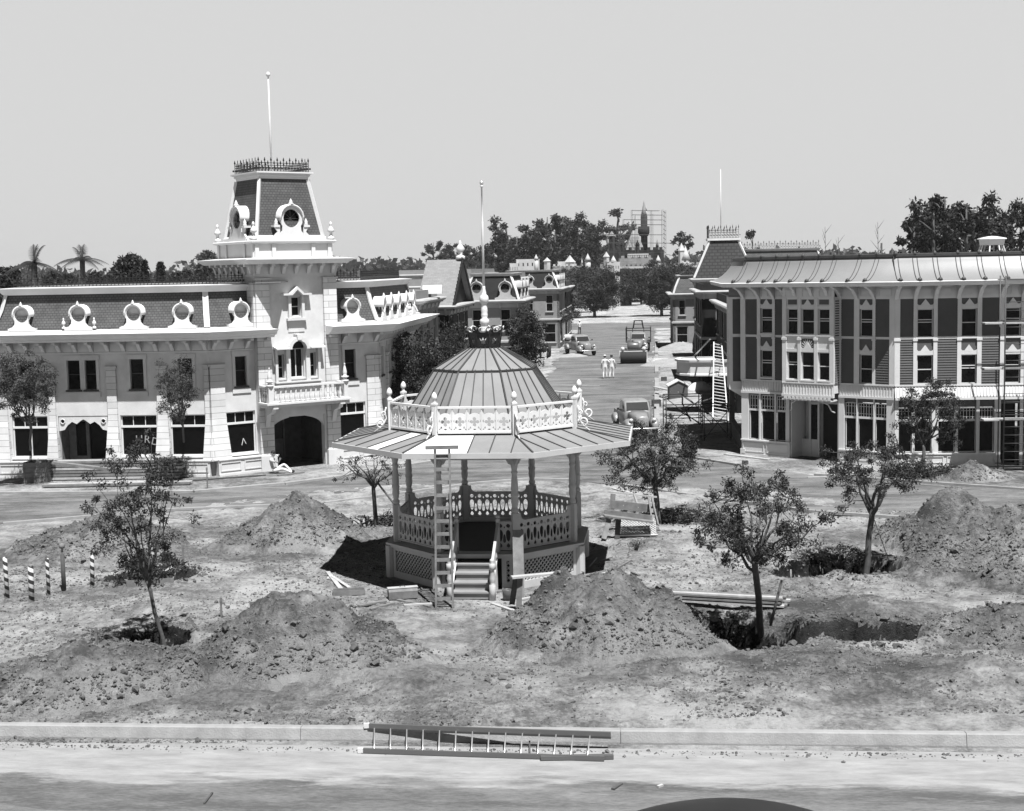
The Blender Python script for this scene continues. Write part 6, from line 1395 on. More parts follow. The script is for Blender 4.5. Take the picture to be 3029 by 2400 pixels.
# ------------------------------------------------------------------ people: one continuous skinned body each
M['skin'] = mat('skin', .30, .6, .05, 5); M['hair'] = mat('dark_hair', .02, .7); M['cloth_w'] = mat('white_cotton', .62, .9, .08, 6); M['cloth_g'] = mat('light_work_shirt', .42, .9, .1, 6)
M['cloth_k'] = mat('pale_work_trousers', .40, .9, .15, 6); M['shoe'] = mat('dark_shoe', .03, .6); M['hat'] = mat('straw_hat', .5, .9)
def person(label, loc, rz, J, mats, hat=None, group=None, hairv='hair', part=None):
    """J: joints; mats: materials of shirt, trousers"""
    t = thing('person', label, 'person', loc, rz, group)
    rad = dict(pelvis=.135, belly=.125, chest=.15, neck=.055, head0=.07, head1=.098, head2=.088, head3=.05, shL=.065, shR=.065, elL=.045, elR=.045, wrL=.03, wrR=.03, pL=.033, pR=.033, hipL=.095, hipR=.095, knL=.068, knR=.068, anL=.045, anR=.045, toL=.04, toR=.04)
    E = [('pelvis','belly'), ('belly','chest'), ('chest','neck'), ('neck','head0'), ('head0','head1'), ('head1','head2'), ('head2','head3')]
    reg = {('pelvis','belly'): 1, ('belly','chest'): 1, ('chest','neck'): 1}
    for s in 'LR':
        E += [('chest','sh'+s), ('sh'+s,'el'+s), ('el'+s,'wr'+s), ('wr'+s,'p'+s), ('pelvis','hip'+s), ('hip'+s,'kn'+s), ('kn'+s,'an'+s), ('an'+s,'to'+s)]
        reg[('chest','sh'+s)] = 1; reg[('pelvis','hip'+s)] = 2; reg[('hip'+s,'kn'+s)] = 2; reg[('kn'+s,'an'+s)] = 2; reg[('an'+s,'to'+s)] = 3
    J = {k: np.array(v, float) for k, v in J.items()}
    hd = J['head'] ; up = hd-J['neck']; up = up/np.linalg.norm(up); J['head0'] = J['neck']+up*.08; J['head1'] = J['neck']+up*.16; J['head2'] = J['neck']+up*.235; J['head3'] = J['neck']+up*.285
    fingers = []
    for s in 'LR':
        d = J['wr'+s]-J['el'+s]; d /= np.linalg.norm(d); J['p'+s] = J['wr'+s]+d*.075
        sd = np.cross(d, (0, 1, .2)); sd /= np.linalg.norm(sd); nn = np.cross(sd, d)
        for i, (o_, L) in enumerate(((-.027, .07), (-.009, .08), (.009, .078), (.027, .06))):
            a = 'f%s%d' % (s, i); J[a] = J['p'+s]+sd*o_+d*.035; J[a+'t'] = J[a]+d*L*.7+nn*L*.5; rad[a] = .010; rad[a+'t'] = .008; E += [('p'+s, a), (a, a+'t')]
        a = 'th'+s; J[a] = J['wr'+s]+d*.03-sd*.035+nn*.015; J[a+'t'] = J[a]+d*.04+nn*.02-sd*.01; rad[a] = .013; rad[a+'t'] = .009; E += [('wr'+s, a), (a, a+'t')]
        # half sleeve
        J['sl'+s] = J['sh'+s]*.35+J['el'+s]*.65; rad['sl'+s] = .055; E.remove(('sh'+s, 'el'+s)); E += [('sh'+s, 'sl'+s), ('sl'+s, 'el'+s)]; reg[('sh'+s, 'sl'+s)] = 1
    names = ['pelvis']+[k for k in J if k not in ('pelvis', 'head') and k in rad]
    idx = {k: i for i, k in enumerate(names)}
    me = bpy.data.meshes.new('body'); me.from_pydata([tuple(J[k]) for k in names], [(idx[a], idx[b]) for a, b in E], [])
    o = bpy.data.objects.new('tmp', me); C.objects.link(o)
    md = o.modifiers.new('s', 'SKIN'); md.use_smooth_shade = True
    sv = me.skin_vertices[0].data
    for k in names: sv[idx[k]].radius = (rad[k], rad[k]*(.78 if k in ('chest', 'belly', 'pelvis') else 1)); 
    sv[0].use_root = True
    su = o.modifiers.new('u', 'SUBSURF'); su.levels = 2
    dg = bpy.context.evaluated_depsgraph_get(); bm_ = bpy.data.meshes.new_from_object(o.evaluated_get(dg)); bpy.data.objects.remove(o)
    for m_ in (M['skin'], mats[0], mats[1], M['shoe']): bm_.materials.append(m_)
    A = np.array([J[a] for a, b in E]); B = np.array([J[b] for a, b in E]); rg = [reg.get(e, 0) for e in E]; rr = np.array([(rad[a]+rad[b])/2 for a, b in E])
    for p in bm_.polygons:
        c = np.array(p.center); ab = B-A; tt = np.clip(((c-A)*ab).sum(1)/(ab*ab).sum(1), 0, 1); d = np.linalg.norm(A+ab*tt[:, None]-c, axis=1)-rr*.6; p.material_index = rg[int(np.argmin(d))]
    b = bpy.data.objects.new('body', bm_); C.objects.link(b); b.parent = t
    # head details
    hc = J['head1']*.5+J['head2']*.5; f = np.array(J.get('look', (0, -1, 0)), float); f = f-up*(f@up); f /= np.linalg.norm(f); s = np.cross(f, up)
    q = MB()
    for sg in (-1, 1): q.lathe([(0, -.01), (.012, 0), (0, .01)], 6, tuple(hc+f*.088+s*sg*.034+up*.005))
    q.build('eyes', M['hair'], b)
    q = MB(); q.add([hc+f*.09+up*.01, hc+f*.115-up*.03, hc+f*.085-up*.035+s*.014, hc+f*.085-up*.035-s*.014], [(0,2,1), (0,1,3), (1,2,3)]); q.tube([hc+f*.088-up*.06-s*.02, hc+f*.094-up*.06, hc+f*.088-up*.06+s*.02], .006, 4)
    for sg in (-1, 1): q.lathe([(0, -.03), (.012, -.02), (.016, .01), (0, .03)], 6, tuple(hc+s*sg*.09))
    q.build('face', M['skin'], b)
    q = MB(); m_ = np.eye(4); m_[:3, 0] = s; m_[:3, 1] = -f; m_[:3, 2] = up; m_[:3, 3] = hc-f*.012+up*.012; q.M = m_
    q.lathe([(.098, -.02), (.104, .02), (.1, .06), (.075, .095), (0, .115)], 12); q.build('hair', M[hairv], b)
    if hat:
        q = MB(m_); q.lathe([(.17, .05), (.165, .06), (.1, .065), (.095, .12), (.06, .15), (0, .155)], 14) if hat == 'brim' else q.lathe([(.108, .03), (.11, .07), (.08, .115), (0, .13)], 12); q.build('hat', M['cloth_w'], t)
    return t, J
def stand(lean=0, arms='down', step=.12):
    J = dict(pelvis=(0, 0, .93), belly=(0, -.01, 1.1), chest=(0, .0, 1.32), neck=(0, 0, 1.47), head=(0, -.02, 1.7), shL=(-.19, 0, 1.40), shR=(.19, 0, 1.40), hipL=(-.1, 0, .88), hipR=(.1, 0, .88),
        knL=(-.12, -.05, .49), knR=(.12, -.02, .49), anL=(-.13, 0, .09), anR=(.14, step, .09), toL=(-.15, -.15, .04), toR=(.17, step-.15, .04))
    if arms == 'down': J.update(elL=(-.26, .02, 1.12), wrL=(-.27, -.06, .87), elR=(.26, .02, 1.12), wrR=(.27, -.06, .87))
    if arms == 'hip': J.update(elL=(-.40, .1, 1.16), wrL=(-.2, .0, 1.02), elR=(.26, .02, 1.12), wrR=(.27, -.06, .87))
    if arms == 'front': J.update(elL=(-.27, .02, 1.12), wrL=(-.1, -.26, 1.15), elR=(.27, 0, 1.12), wrR=(.12, -.27, 1.1))
    return J
def gp(x, y, z=0.0): p = gz(x, y, z); return (float(p[0]), float(p[1]), z)
pa, pb = gp(1274, 797, .05), gp(1288, 796.5, .05)
J = stand(arms='hip'); J['look'] = (.15, -1, 0); person('man in white with a light cap and hand on hip, seen from behind', pa, R(184), J, (M['cloth_w'], M['cloth_w']), hat='cap')
J = stand(arms='down'); person('bareheaded man in a white shirt seen from behind, right of the man with the cap', pb, R(172), J, (M['cloth_w'], M['cloth_w']))
pcw = gp(*[(1400+1075/3.416)/KX, (900+305/3.416)/KX], .05)
J = stand(arms='front'); person('distant workman in a pale hat, white shirt and dark trousers, alone in the street', pcw, R(20), J, (M['cloth_w'], M['shoe']), hat='brim')
# seated man against the plinth, drinking
sb = gp(577, 997, 0.03)
J = dict(pelvis=(0, 0, .14), belly=(-.04, 0, .32), chest=(-.07, 0, .53), neck=(-.04, 0, .68), head=(.02, 0, .92), look=(1, -.15, .1), shL=(-.06, .18, .6), shR=(-.08, -.19, .6), elL=(.12, .24, .42), wrL=(.22, .1, .55), elR=(.14, -.26, .52), wrR=(.2, -.1, .72),
    hipL=(.06, .1, .13), hipR=(.06, -.1, .13), knL=(.42, .14, .38), knR=(.46, -.16, .22), anL=(.74, .12, .07), anR=(.86, -.2, .07), toL=(.88, .12, .12), toR=(.99, -.24, .14))
seat, JS = person('man in pale work clothes sitting on the pavement against the shop plinth, drinking', sb, R(-8), J, (M['cloth_g'], M['cloth_w']))
q = MB(); q.lathe([(.03, 0), (.032, .1), (.012, .14), (.012, .18)], 8, (0, 0, 0)); bt = q.build('drink_bottle', M['chrome']); bt.location = (sb[0]+.24, sb[1]-.13, .80); bt.rotation_euler = (0, R(-70), R(-8)); tag(bt, 'small bottle held to the mouth of the seated man', 'bottle')
# ------------------------------------------------------------------ vehicles
M['wind'] = mat('windscreen', .03, .1, spec=.5); M['lamp'] = mat('headlamp_glass', .5, .15, spec=.6); M['paint_light'] = mat('faded_truck_paint', .20, .35, .2, 3, spec=.5); M['pale_car'] = mat('pale_car_paint', .40, .35, .05, 2, spec=.5); M['truck_d'] = mat('dark_truck_paint', .02, .4, .1, 3, spec=.25)
def loft(mb, secs, n=16, cap=True):
    """secs: (y, half width, z0, z1, squareness)"""
    vs = []
    for y, hw, z0, z1, p in secs:
        for k in range(n):
            a = 2*math.pi*k/n; c, s = math.cos(a), math.sin(a); vs.append((hw*math.copysign(abs(c)**p, c), y, (z0+z1)/2+(z1-z0)/2*math.copysign(abs(s)**p, s)))
    fs = []
    for i in range(len(secs)-1):
        for k in range(n): k2 = (k+1) % n; fs.append((i*n+k, (i+1)*n+k, (i+1)*n+k2, i*n+k2))
    if cap: fs += [tuple(range(n)), tuple(range((len(secs)-1)*n, len(secs)*n))[::-1]]
    return mb.add(vs, fs, True)
def wheel(parent, x, y, r, wd=.2):
    q = MB(np.array([[0, 0, 1, x], [0, 1, 0, y], [-1, 0, 0, r], [0, 0, 0, 1.]])); q.lathe([(r*.6, -wd/2), (r*.93, -wd/2), (r, -wd*.3), (r, wd*.3), (r*.93, wd/2), (r*.6, wd/2)], 20)
    w_ = q.build('wheel', M['rubber'], parent)
    q = MB(np.array([[0, 0, 1, x], [0, 1, 0, y], [-1, 0, 0, r], [0, 0, 0, 1.]])); q.lathe([(0, -wd*.3), (r*.2, -wd*.45), (r*.6, -wd*.3), (r*.6, wd*.3), (r*.2, wd*.45), (0, wd*.3)], 14); q.build('hub', M['paint_grey'], w_); return w_
def old_truck(name, label, loc, rz, bed='pickup', paint='paint_grey', sc_=1.0, fenders=True):
    t = thing(name, label, 'truck', loc, rz); P = M[paint]
    q = MB(); loft(q, [(-2.28, .26, .5, 1.06, .6), (-2.2, .33, .48, 1.14, .6), (-1.6, .42, .5, 1.22, .6), (-.95, .58, .5, 1.3, .5)]); q.build('bonnet', P, t)
    q = MB(); loft(q, [(-1.0, .68, .5, 1.28, .4), (-.8, .74, .45, 1.32, .35), (.55, .75, .45, 1.32, .35), (.62, .72, .5, 1.3, .4)]); loft(q, [(-.90, .68, 1.1, 1.3, .35), (-.66, .68, 1.1, 1.72, .35), (-.45, .69, 1.1, 1.83, .4), (.35, .68, 1.1, 1.84, .4), (.58, .65, 1.1, 1.74, .4)]); cab = q.build('cab', P, t)
    q = MB(); q.add([(-.58, -.925, 1.33), (.58, -.925, 1.33), (.55, -.70, 1.70), (-.55, -.70, 1.70)], [(0,1,2,3)]); q.build('windscreen', M['wind'], cab)
    q = MB()
    for s in (-1, 1): q.add([(s*.745, -.6, 1.34), (s*.75, .35, 1.34), (s*.70, .3, 1.70), (s*.70, -.5, 1.70)], [(0,1,2,3) if s > 0 else (3,2,1,0)])
    q.build('side_window', M['wind'], cab)
    q = MB(); q.add([(-.4, .635, 1.36), (.4, .635, 1.36), (.36, .60, 1.62), (-.36, .60, 1.62)], [(3,2,1,0)]); q.build('rear_window', M['wind'], cab)
    q = MB()
    for i in range(9): x = -.28+.07*i; q.beam((x, -2.30, .6), (x*.85, -2.27, 1.0), .02, .02)
    q.build('grille', M['chrome'], t)
    for s in (-1, 1):
        q = MB(); loft(q, [(-2.3, .1, .5, .62, .8), (-2.2, .2, .42, .86, .8), (-1.85, .23, .4, .98, .8), (-1.4, .22, .4, .85, .8), (-1.1, .15, .36, .5, .8)]); q.v = [v+np.array([s*.68, 0, 0]) for v in q.v]; q.build('front_wing', P, t)
        q = MB(np.array([[1, 0, 0, s*.6], [0, 0, -1, -2.16], [0, 1, 0, .92], [0, 0, 0, 1.]])); q.lathe([(0, -.1), (.08, -.05), (.1, .05), (.1, .1), (0, .12)], 12); q.build('headlight', M['lamp'], t)
        wheel(t, s*.72, -1.75, .36); wheel(t, s*.72, 1.45, .38)
        q = MB(); q.beam((s*.8, -.6, 1.3), (s*.98, -.62, 1.38), .02, .02); q.box(s*.98-.06, s*.98+.06, -.65, -.63, 1.32, 1.44); q.build('mirror', M['truck_d'], t)
    q = MB(); q.tube([(-.85, -2.3, .5), (-.6, -2.45, .5), (0, -2.5, .5), (.6, -2.45, .5), (.85, -2.3, .5)], .055, 6); q.build('bumper', M['chrome'], t)
    q = MB(); q.box(-.4, .4, -2.2, 2.4, .42, .52); q.build('chassis', M['black'], t)
    if bed == 'pickup':
        q = MB(); q.box(-.6, .6, .72, 2.4, .7, .75); q.box(-.66, -.6, .72, 2.4, .7, 1.12); q.box(.6, .66, .72, 2.4, .7, 1.12); q.box(-.6, .6, 2.35, 2.41, .7, 1.12); q.box(-.6, .6, .72, .77, .7, 1.12); q.build('bed', P, t)
        for s in (-1, 1): q = MB(); loft(q, [(.95, .08, .5, .6, .8), (1.1, .16, .5, .92, .8), (1.45, .18, .5, 1.0, .8), (1.8, .16, .5, .9, .8), (1.95, .08, .45, .55, .8)]); q.v = [v+np.array([s*.76, 0, 0]) for v in q.v]; q.build('rear_wing', P, t)
    else:
        q = MB(); q.box(-1.1, 1.1, .8, 4.2, .85, .95); q.build('flatbed', M['oldwood'], t)
        for x in (-1.1, 1.1):
            q = MB()
            for y in (.85, 1.9, 3.0, 4.15): q.beam((x, y, .9), (x, y, 2.2), .07, .07)
            for z in (1.3, 1.7, 2.15): q.beam((x, .85, z), (x, 4.15, z), .04, .1)
            q.build('stake_side', M['truck_d'], t)
        q = MB()
        for z in (1.95, 2.15): q.beam((-1.1, .83, z), (1.1, .83, z), .05, .07)
        for x in (-1.1, -.5, .5, 1.1): q.beam((x, .83, .95), (x, .83, 2.2), .06, .06)
        q.beam((-.45, .95, 2.15), (-.33, 1.0, 2.85), .09, .09); q.beam((.45, .95, 2.15), (.33, 1.0, 2.85), .09, .09); q.beam((-.4, 1.0, 2.82), (.4, 1.0, 2.82), .09, .09); q.beam((-.42, 1.0, 2.5), (.42, 1.0, 2.5), .06, .06); q.build('headboard', M['truck_d'], t)
        for s in (-1, 1): wheel(t, s*.85, 3.0, .45, .35)
    t.scale = (sc_,)*3
    return t
old_truck('pickup_truck', 'old grey pickup truck showing its side, on the left of the street', gp(1221, 747, .05), R(17), 'pickup', 'paint_light', 1.05)
old_truck('flatbed_truck', 'large stake-sided truck with a tall headboard, right behind the roller', gp(1344, 743, .05), R(-6), 'flat', 'paint_light', 1.1)
old_truck('pickup_truck', 'old grey pickup nearest the square, behind the full young tree', gp(1336, 912, .05), R(6), 'pickup', 'paint_light', .97)
# pale car far up on the left
cl = thing('parked_car', 'pale car half hidden behind the tractor at the left kerb', 'car', gp(1166, 721, .05), R(70))
q = MB(); loft(q, [(-2.3, .7, .3, .75, .5), (-2.1, .8, .25, .9, .45), (2.1, .8, .25, .9, .45), (2.3, .7, .35, .8, .5)]); loft(q, [(-.95, .6, .8, .9, .5), (-.4, .62, .8, 1.42, .5), (.9, .62, .8, 1.42, .5), (1.5, .6, .8, .9, .5)]); q.build('body', M['pale_car'], cl)
q = MB(); q.add([(-.66, -.7, .95), (-.66, 1.2, .95), (-.6, .85, 1.32), (-.6, -.35, 1.32)], [(0,3,2,1)]); q.add([(.66, -.7, .95), (.66, 1.2, .95), (.6, .85, 1.32), (.6, -.35, 1.32)], [(0,1,2,3)]); q.build('side_window', M['wind'], cl)
for s in (-1, 1): wheel(cl, s*.74, -1.4, .33); wheel(cl, s*.74, 1.4, .33)
# near car: only its dark roof rises over the lower edge
pr_ = gz(1552, 1690, 1.45); nc = thing('parked_car', 'dark rounded car roof rising over the bottom edge of the picture', 'car', (pr_[0], pr_[1]-.35, -.16), R(92))
q = MB(); loft(q, [(-2.4, .7, .35, .8, .5), (-2.1, .9, .3, .95, .45), (2.1, .9, .3, .95, .45), (2.45, .7, .35, .85, .5)], 24); q.build('body', M['truck_d'], nc)
q = MB(); loft(q, [(-1.6+3.6*i/20, .60+.15*math.sin(math.pi*i/20)**.5, .8, .9+.72*max(0, math.sin(math.pi*i/20))**.62, .62) for i in range(21)], 40); q.build('roof', M['truck_d'], nc)
for s in (-1, 1): wheel(nc, s*.8, -1.45, .34); wheel(nc, s*.8, 1.45, .34)
nc.scale = (1.05, 1.16, 1.02)
def tractor(label, loc, rz, roller):
    t = thing('road_roller' if roller else 'tractor', label, 'roller' if roller else 'tractor', loc, rz)
    q = MB(); loft(q, [(-1.5, .25, .7, 1.25, .6), (-1.4, .3, .65, 1.35, .6), (-.2, .32, .65, 1.4, .6)]); q.box(-.35, .35, -.2, .9, .6, .95); q.build('engine_hood', M['truck_d'], t)
    for s in (-1, 1): wheel(t, s*.8, .8, .72, .35)
    q = MB(); q.tube([(0, -.9, 1.35), (0, -.9, 2.0)], .035, 6); q.build('exhaust_pipe', M['black'], t)
    q = MB(); q.tube([(.2*math.cos(a), .25+.08*math.sin(a), 1.55+.18*math.sin(a)) for a in np.linspace(0, 6.3, 14)], .02, 4); q.beam((0, -.1, 1.3), (0, .25, 1.55), .04, .04); q.build('steering_wheel', M['black'], t)
    q = MB(); q.box(-.25, .25, .7, 1.1, 1.05, 1.12); q.box(-.25, .25, 1.08, 1.14, 1.1, 1.45); q.build('seat', M['black'], t)
    if roller:
        q = MB(np.array([[0, 0, 1, 0], [0, 1, 0, -1.9], [-1, 0, 0, .62], [0, 0, 0, 1.]])); q.lathe([(0, -1.35), (.6, -1.35), (.62, -1.3), (.62, 1.3), (.6, 1.35), (0, 1.35)], 22); q.build('drum', M['rubber'], t)
        q = MB(); q.box(-1.45, 1.45, -1.98, -1.85, 1.22, 1.32); q.box(-1.45, -1.38, -2, -1.1, .55, 1.3); q.box(1.38, 1.45, -2, -1.1, .55, 1.3); q.build('drum_frame', M['cream'], t)
        q = MB(np.array([[0, 0, 1, 0], [0, 1, 0, -1.5], [-1, 0, 0, 1.75], [0, 0, 0, 1.]])); q.lathe([(0, -.62), (.42, -.6), (.48, -.5), (.48, .5), (.42, .6), (0, .62)], 16); q.build('water_tank', M['paint_grey'], t)
        for x in (-1.1, 1.1): q = MB(); q.lathe([(.16, 0), (.2, .3), (.12, .4), (0, .42)], 8, (x, -1.9, 1.32)); q.build('side_lamp', M['cream'], t)
    else:
        for s in (-1, 1): wheel(t, s*.4, -1.3, .35, .18)
        for s in (-1, 1): q = MB(); q.lathe([(0, -.1), (.1, 0), (0, .1)], 8, (s*.35, -1.5, 1.2)); q.build('headlight', M['lamp'], t)
    t.scale = (.84, .84, .84)
    return t
tractor('road roller with a wide dark drum and round tank in front of the stake truck', gp(1333, 763, .05), R(-4), True)
tractor('small tractor with tall rear wheels in the shade at the left kerb', gp(1143, 753, .05), R(5), False)
# ------------------------------------------------------------------ ladders, lumber, posts, boxes
def ladder(name, label, a, b, w_, rungs, m_, rail=(.03, .07), rung=.018, group=None, flat=False, up=(0, 0, 1), side_v=None):
    """a, b: centre of foot and head"""
    a = np.array(a, float); b = np.array(b, float); t = thing(name, label, 'ladder', tuple(a), 0, group); d = b-a; L = np.linalg.norm(d); dn = d/L
    s = np.array(side_v, float) if side_v is not None else np.cross(dn, (0, -1, 0)); s /= np.linalg.norm(s); n = np.cross(s, dn)
    for sg in (-1, 1): q = MB(); q.beam(s*sg*w_[0]/2, d+s*sg*w_[1]/2, rail[0], rail[1], n); q.build('rail', m_, t)
    for i in range(rungs):
        f = (i+.7)/(rungs+.3); ww = w_[0]+(w_[1]-w_[0])*f; q = MB(); p = d*f
        if flat: q.beam(p-s*(ww/2+.03)-n*.03, p+s*(ww/2+.03)-n*.03, .09, .025, n)
        else: q.tube([p-s*ww/2, p+s*ww/2], rung, 6)
        q.build('rung', m_, t)
    return t
f1 = gz(936, 1280, .02); h1 = at(935, 938, 36.55)
ld = ladder('wooden_ladder', 'home-made wooden ladder leaning against the gazebo eave beside the steps', (f1[0], f1[1], 0.02), (h1[0], h1[1]-1.1, h1[2]+.05), (.43, .36), 12, M['wood2'], (.05, .09), flat=True)
q = MB(); d_ = np.array([h1[0]-f1[0], h1[1]-1.1-f1[1], h1[2]+.05]); q.box(d_[0]-.42, d_[0]+.42, d_[1]-.1, d_[1]-.05, d_[2]-.02, d_[2]+.07); q.build('top_board', M['wood2'], ld)
# aluminium extension ladder lying on the front kerb
A = gz(765, 1562, -.05); B = gz(1260, 1575, -.05)
def xladder():
    t = thing('extension_ladder', 'long aluminium extension ladder lying on edge along the front kerb', 'ladder', (A[0], A[1], 0))
    p1 = gz(772, 1528, .12); p2 = gz(1286, 1546, .12); q1 = gz(759, 1580, -.10); q2 = gz(1272, 1597, -.10); o_ = np.array([A[0], A[1], 0])
    q = MB(); q.beam(p1-o_, p2-o_, .045, .08); q.build('rail', M['alum'], t); q = MB(); q.beam(q1-o_, q2-o_, .045, .08); q.build('rail', M['alum'], t)
    q = MB(); q.beam(p1-o_+np.array([.02, -.02, -.06]), p2-o_+np.array([0, -.02, -.06]), .03, .04); q.build('inner_rail', M['iron'], t); q = MB(); q.beam(q1-o_+np.array([.02, .0, -.055]), q2-o_+np.array([0, 0, -.055]), .07, .03); q.build('inner_rail', M['iron'], t)
    for i in range(14):
        q = MB(); a = p1+(p2-p1)*(.032+.885*i/13); b = q1+(q2-q1)*(.058+.874*i/13); q.tube([a-o_-np.array([0, 0, .04]), b-o_], .014, 6); q.build('rung', M['chrome'], t)
    for p in (p1, q1): q = MB(); c = p-o_; q.box(c[0]-.05, c[0]+.05, c[1]-.03, c[1]+.03, c[2]-.045, c[2]+.045); q.build('foot', M['cream'], t)
    c = gz(1215, 1596, -.12)-o_; q = MB(); q.box(c[0]-.65, c[0]+.65, c[1]-.05, c[1]+.05, c[2]-.02, c[2]+.05); q.build('sleeve', M['alum'], t)
xladder()
# double ladder at the marquee, right
la = gz(1517, 893, 0.03); lb = at(1511, 722, 80.6)
ladder('extension_ladder', 'tall light ladder leaning on the pale marquee beside the clapboard building', (la[0], la[1], .03), (lb[0], lb[1], lb[2]), (.85, .45), 26, M['cream'], (.06, .06), .026)
# planks and boards strewn on the ground: each its own thing
def plank(x0, y0, x1, y1, w_, label, m_='wood', th=.04, z0=.05, z1=None, group=None, name='plank'):
    a = gz(x0, y0, z0); b = gz(x1, y1, z0 if z1 is None else z1); za = float(H(a[0], a[1])) if abs(a[0]) < 28 and a[1] < 70 else .03; zb = float(H(b[0], b[1])) if abs(b[0]) < 28 and b[1] < 70 else .03
    c = (a+b)/2; q = MB(); q.beam((a-c)*np.array([1, 1, 0])+np.array([0, 0, max(za, .0)+z0-.02]), (b-c)*np.array([1, 1, 0])+np.array([0, 0, max(zb, .0)+(z0 if z1 is None else z1)-.02]), w_, th)
    o = q.build(name, M[m_]); o.location = (c[0], c[1], 0); return tag(o, label, 'plank', group)
SP = 'loose boards scattered round the gazebo'
for a in ((690, 1203, 722, 1248, .12, 'pale board pointing at the left open tray, left of the gazebo'), (700, 1215, 735, 1238, .10, 'second pale board leaning over the tray left of the gazebo'), (755, 1283, 812, 1268, .10, 'short board lying left of the wooden ladder foot'), (780, 1290, 830, 1276, .08, 'thin batten below the toolbox'),
          (838, 1262, 905, 1278, .10, 'board lying just left of the wooden ladder foot'), (850, 1280, 915, 1272, .10, 'light offcut touching the wooden ladder foot'), (1036, 1271, 1085, 1290, .10, 'pale board lying right of the bottom step'), (1042, 1245, 1075, 1240, .08, 'short offcut beside the right newel post'),
          (1095, 1262, 1200, 1240, .09, 'pale batten behind the trestle table, nearest the mound'), (1180, 1228, 1290, 1202, .09, 'long pale batten right of the mound top'), (1120, 1252, 1165, 1243, .12, 'short wide board behind the trestle'), (1225, 1222, 1270, 1214, .06, 'thin lath right of the mound top'),
          (960, 1226, 985, 1216, .06, 'small offcut lying on the bottom step'), (1330, 1205, 1345, 1212, .08, 'tiny offcut on open ground right of the gazebo'), (1290, 1030, 1345, 1042, .12, 'long pale batten behind the timber stand'), (1300, 1195, 1330, 1178, .04, 'thin curved lath right of the gazebo'),
          (1700, 1006, 1740, 1004, .1, 'pale board by the pit at the right kerb'), (1527, 957, 1620, 968, .22, 'pale plank on the pavement in front of the clapboard building'), (585, 1002, 640, 995, .12, 'board behind the seated man'), (395, 1013, 560, 1001, .12, 'long dark board along the plinth left of the seated man'), (730, 1110, 770, 1100, .08, 'thin board beside the nearly bare young tree')):
    plank(*a, m_='oldwood' if 'dark' in a[5] else ('wood' if 'pale' in a[5] or 'light' in a[5] else 'wood2'), group=SP if a[1] > 1150 else None)
plank(1184, 812, 1262, 813, .1, 'long thin pole lying across the street behind the two men', name='pole'); plank(1115, 1560, 1115.5, 1590, .03, 'thin twig on the sand in front of the kerb', 'oldwood', name='twig', z0=-.1)
plank(1308, 1648, 1290, 1660, .06, 'dark stick on the near road right of the ladder', 'oldwood', name='stick', z0=-.12); plank(1385, 1655, 1395, 1651, .05, 'small pale chip on the near road', name='chip', z0=-.12); plank(430, 1690, 447, 1668, .03, 'thin stick on the near road at the left', 'oldwood', name='stick', z0=-.12)
# lumber stacks
def stack(label, x0, y0, x1, y1, rows, cols, bw, bh, m_='wood2', z=.04, jit=.12):
    a = gz(x0, y0, 0); b = gz(x1, y1, 0); c = (a+b)/2; d = (b-a); L = np.linalg.norm(d); d /= L; s = np.array([-d[1], d[0], 0]); t = thing('lumber_stack', label, 'lumber', (c[0], c[1], 0)); h0 = max(float(H(*p[:2])) for p in (a, b, c)) if abs(c[1]) < 70 else .03
    for r_ in range(rows):
        for k in range(cols):
            o1, o2 = rng.uniform(-jit, jit), rng.uniform(-jit, jit); q = MB(); zz = h0+z+bh*(r_+.5)+.035*r_; q.beam(a-c+d*o1+s*((k-(cols-1)/2)*(bw+.012))+np.array([0, 0, zz-a[2]]), b-c+d*o2+s*((k-(cols-1)/2)*(bw+.012)+rng.uniform(-.02, .02))+np.array([0, 0, zz-b[2]]), bw, bh)
            q.build('board', M[m_ if (r_+k) % 3 else ('wood' if m_ == 'wood2' else 'wood2')], t)
    return t
stack('flat stack of long pale boards behind the large dark pit', 1385, 1275, 1655, 1290, 3, 3, .14, .045)
stack('tall stack of long boards in front of the shop doorway of the mansard building', 112, 1012, 385, 1008, 6, 3, .22, .10)
stack('low outer row of long boards laid in front of the tall lumber stack', 98, 1028, 400, 1022, 1, 2, .25, .09, m_='wood')
plank(112, 975, 262, 992, .28, 'broad plank sloping down across the top of the tall lumber stack', 'wood2', .1, .95, .62)
# wooden crates and tree boxes
def crate(name, label, cat, loc, w_, d, h, slats=3, m_='wood2', rz=0, soil=True, taper=.0):
    t = thing(name, label, cat, loc, rz)
    for i, (dx, dy, ax_) in enumerate(((0, -1, 0), (0, 1, 0), (-1, 0, 1), (1, 0, 1))):
        q = MB()
        for k in range(slats):
            z0 = h*k/slats+.008; z1 = h*(k+1)/slats-.008
            if ax_ == 0: q.box(-w_/2, w_/2, dy*d/2-.015, dy*d/2+.015, z0, z1)
            else: q.box(dx*w_/2-.015, dx*w_/2+.015, -d/2+.016, d/2-.016, z0, z1)
        for e in (-.92, .92):
            if ax_ == 0: q.box(e*w_/2-.04, e*w_/2+.04, dy*(d/2+.018)-.012, dy*(d/2+.018)+.012, 0, h)
        q.build('side_panel', M[m_], t)
    if soil: q = MB(); q.box(-w_/2+.02, w_/2-.02, -d/2+.02, d/2-.02, 0, h-.07); q.build('soil', M['oldwood'], t)
    return t
crate('crate', 'open slatted crate at the left end of the tall lumber stack', 'crate', (*gz(83, 1015)[:2], .03), 1.0, .9, .85, 4, soil=False)
crate('tree_box', 'dark plank box holding the slender upright tree by the mansard building', 'tree box', (*gz(389, 998)[:2], .03), 1.05, .9, .75, 3, 'oldwood', .2)
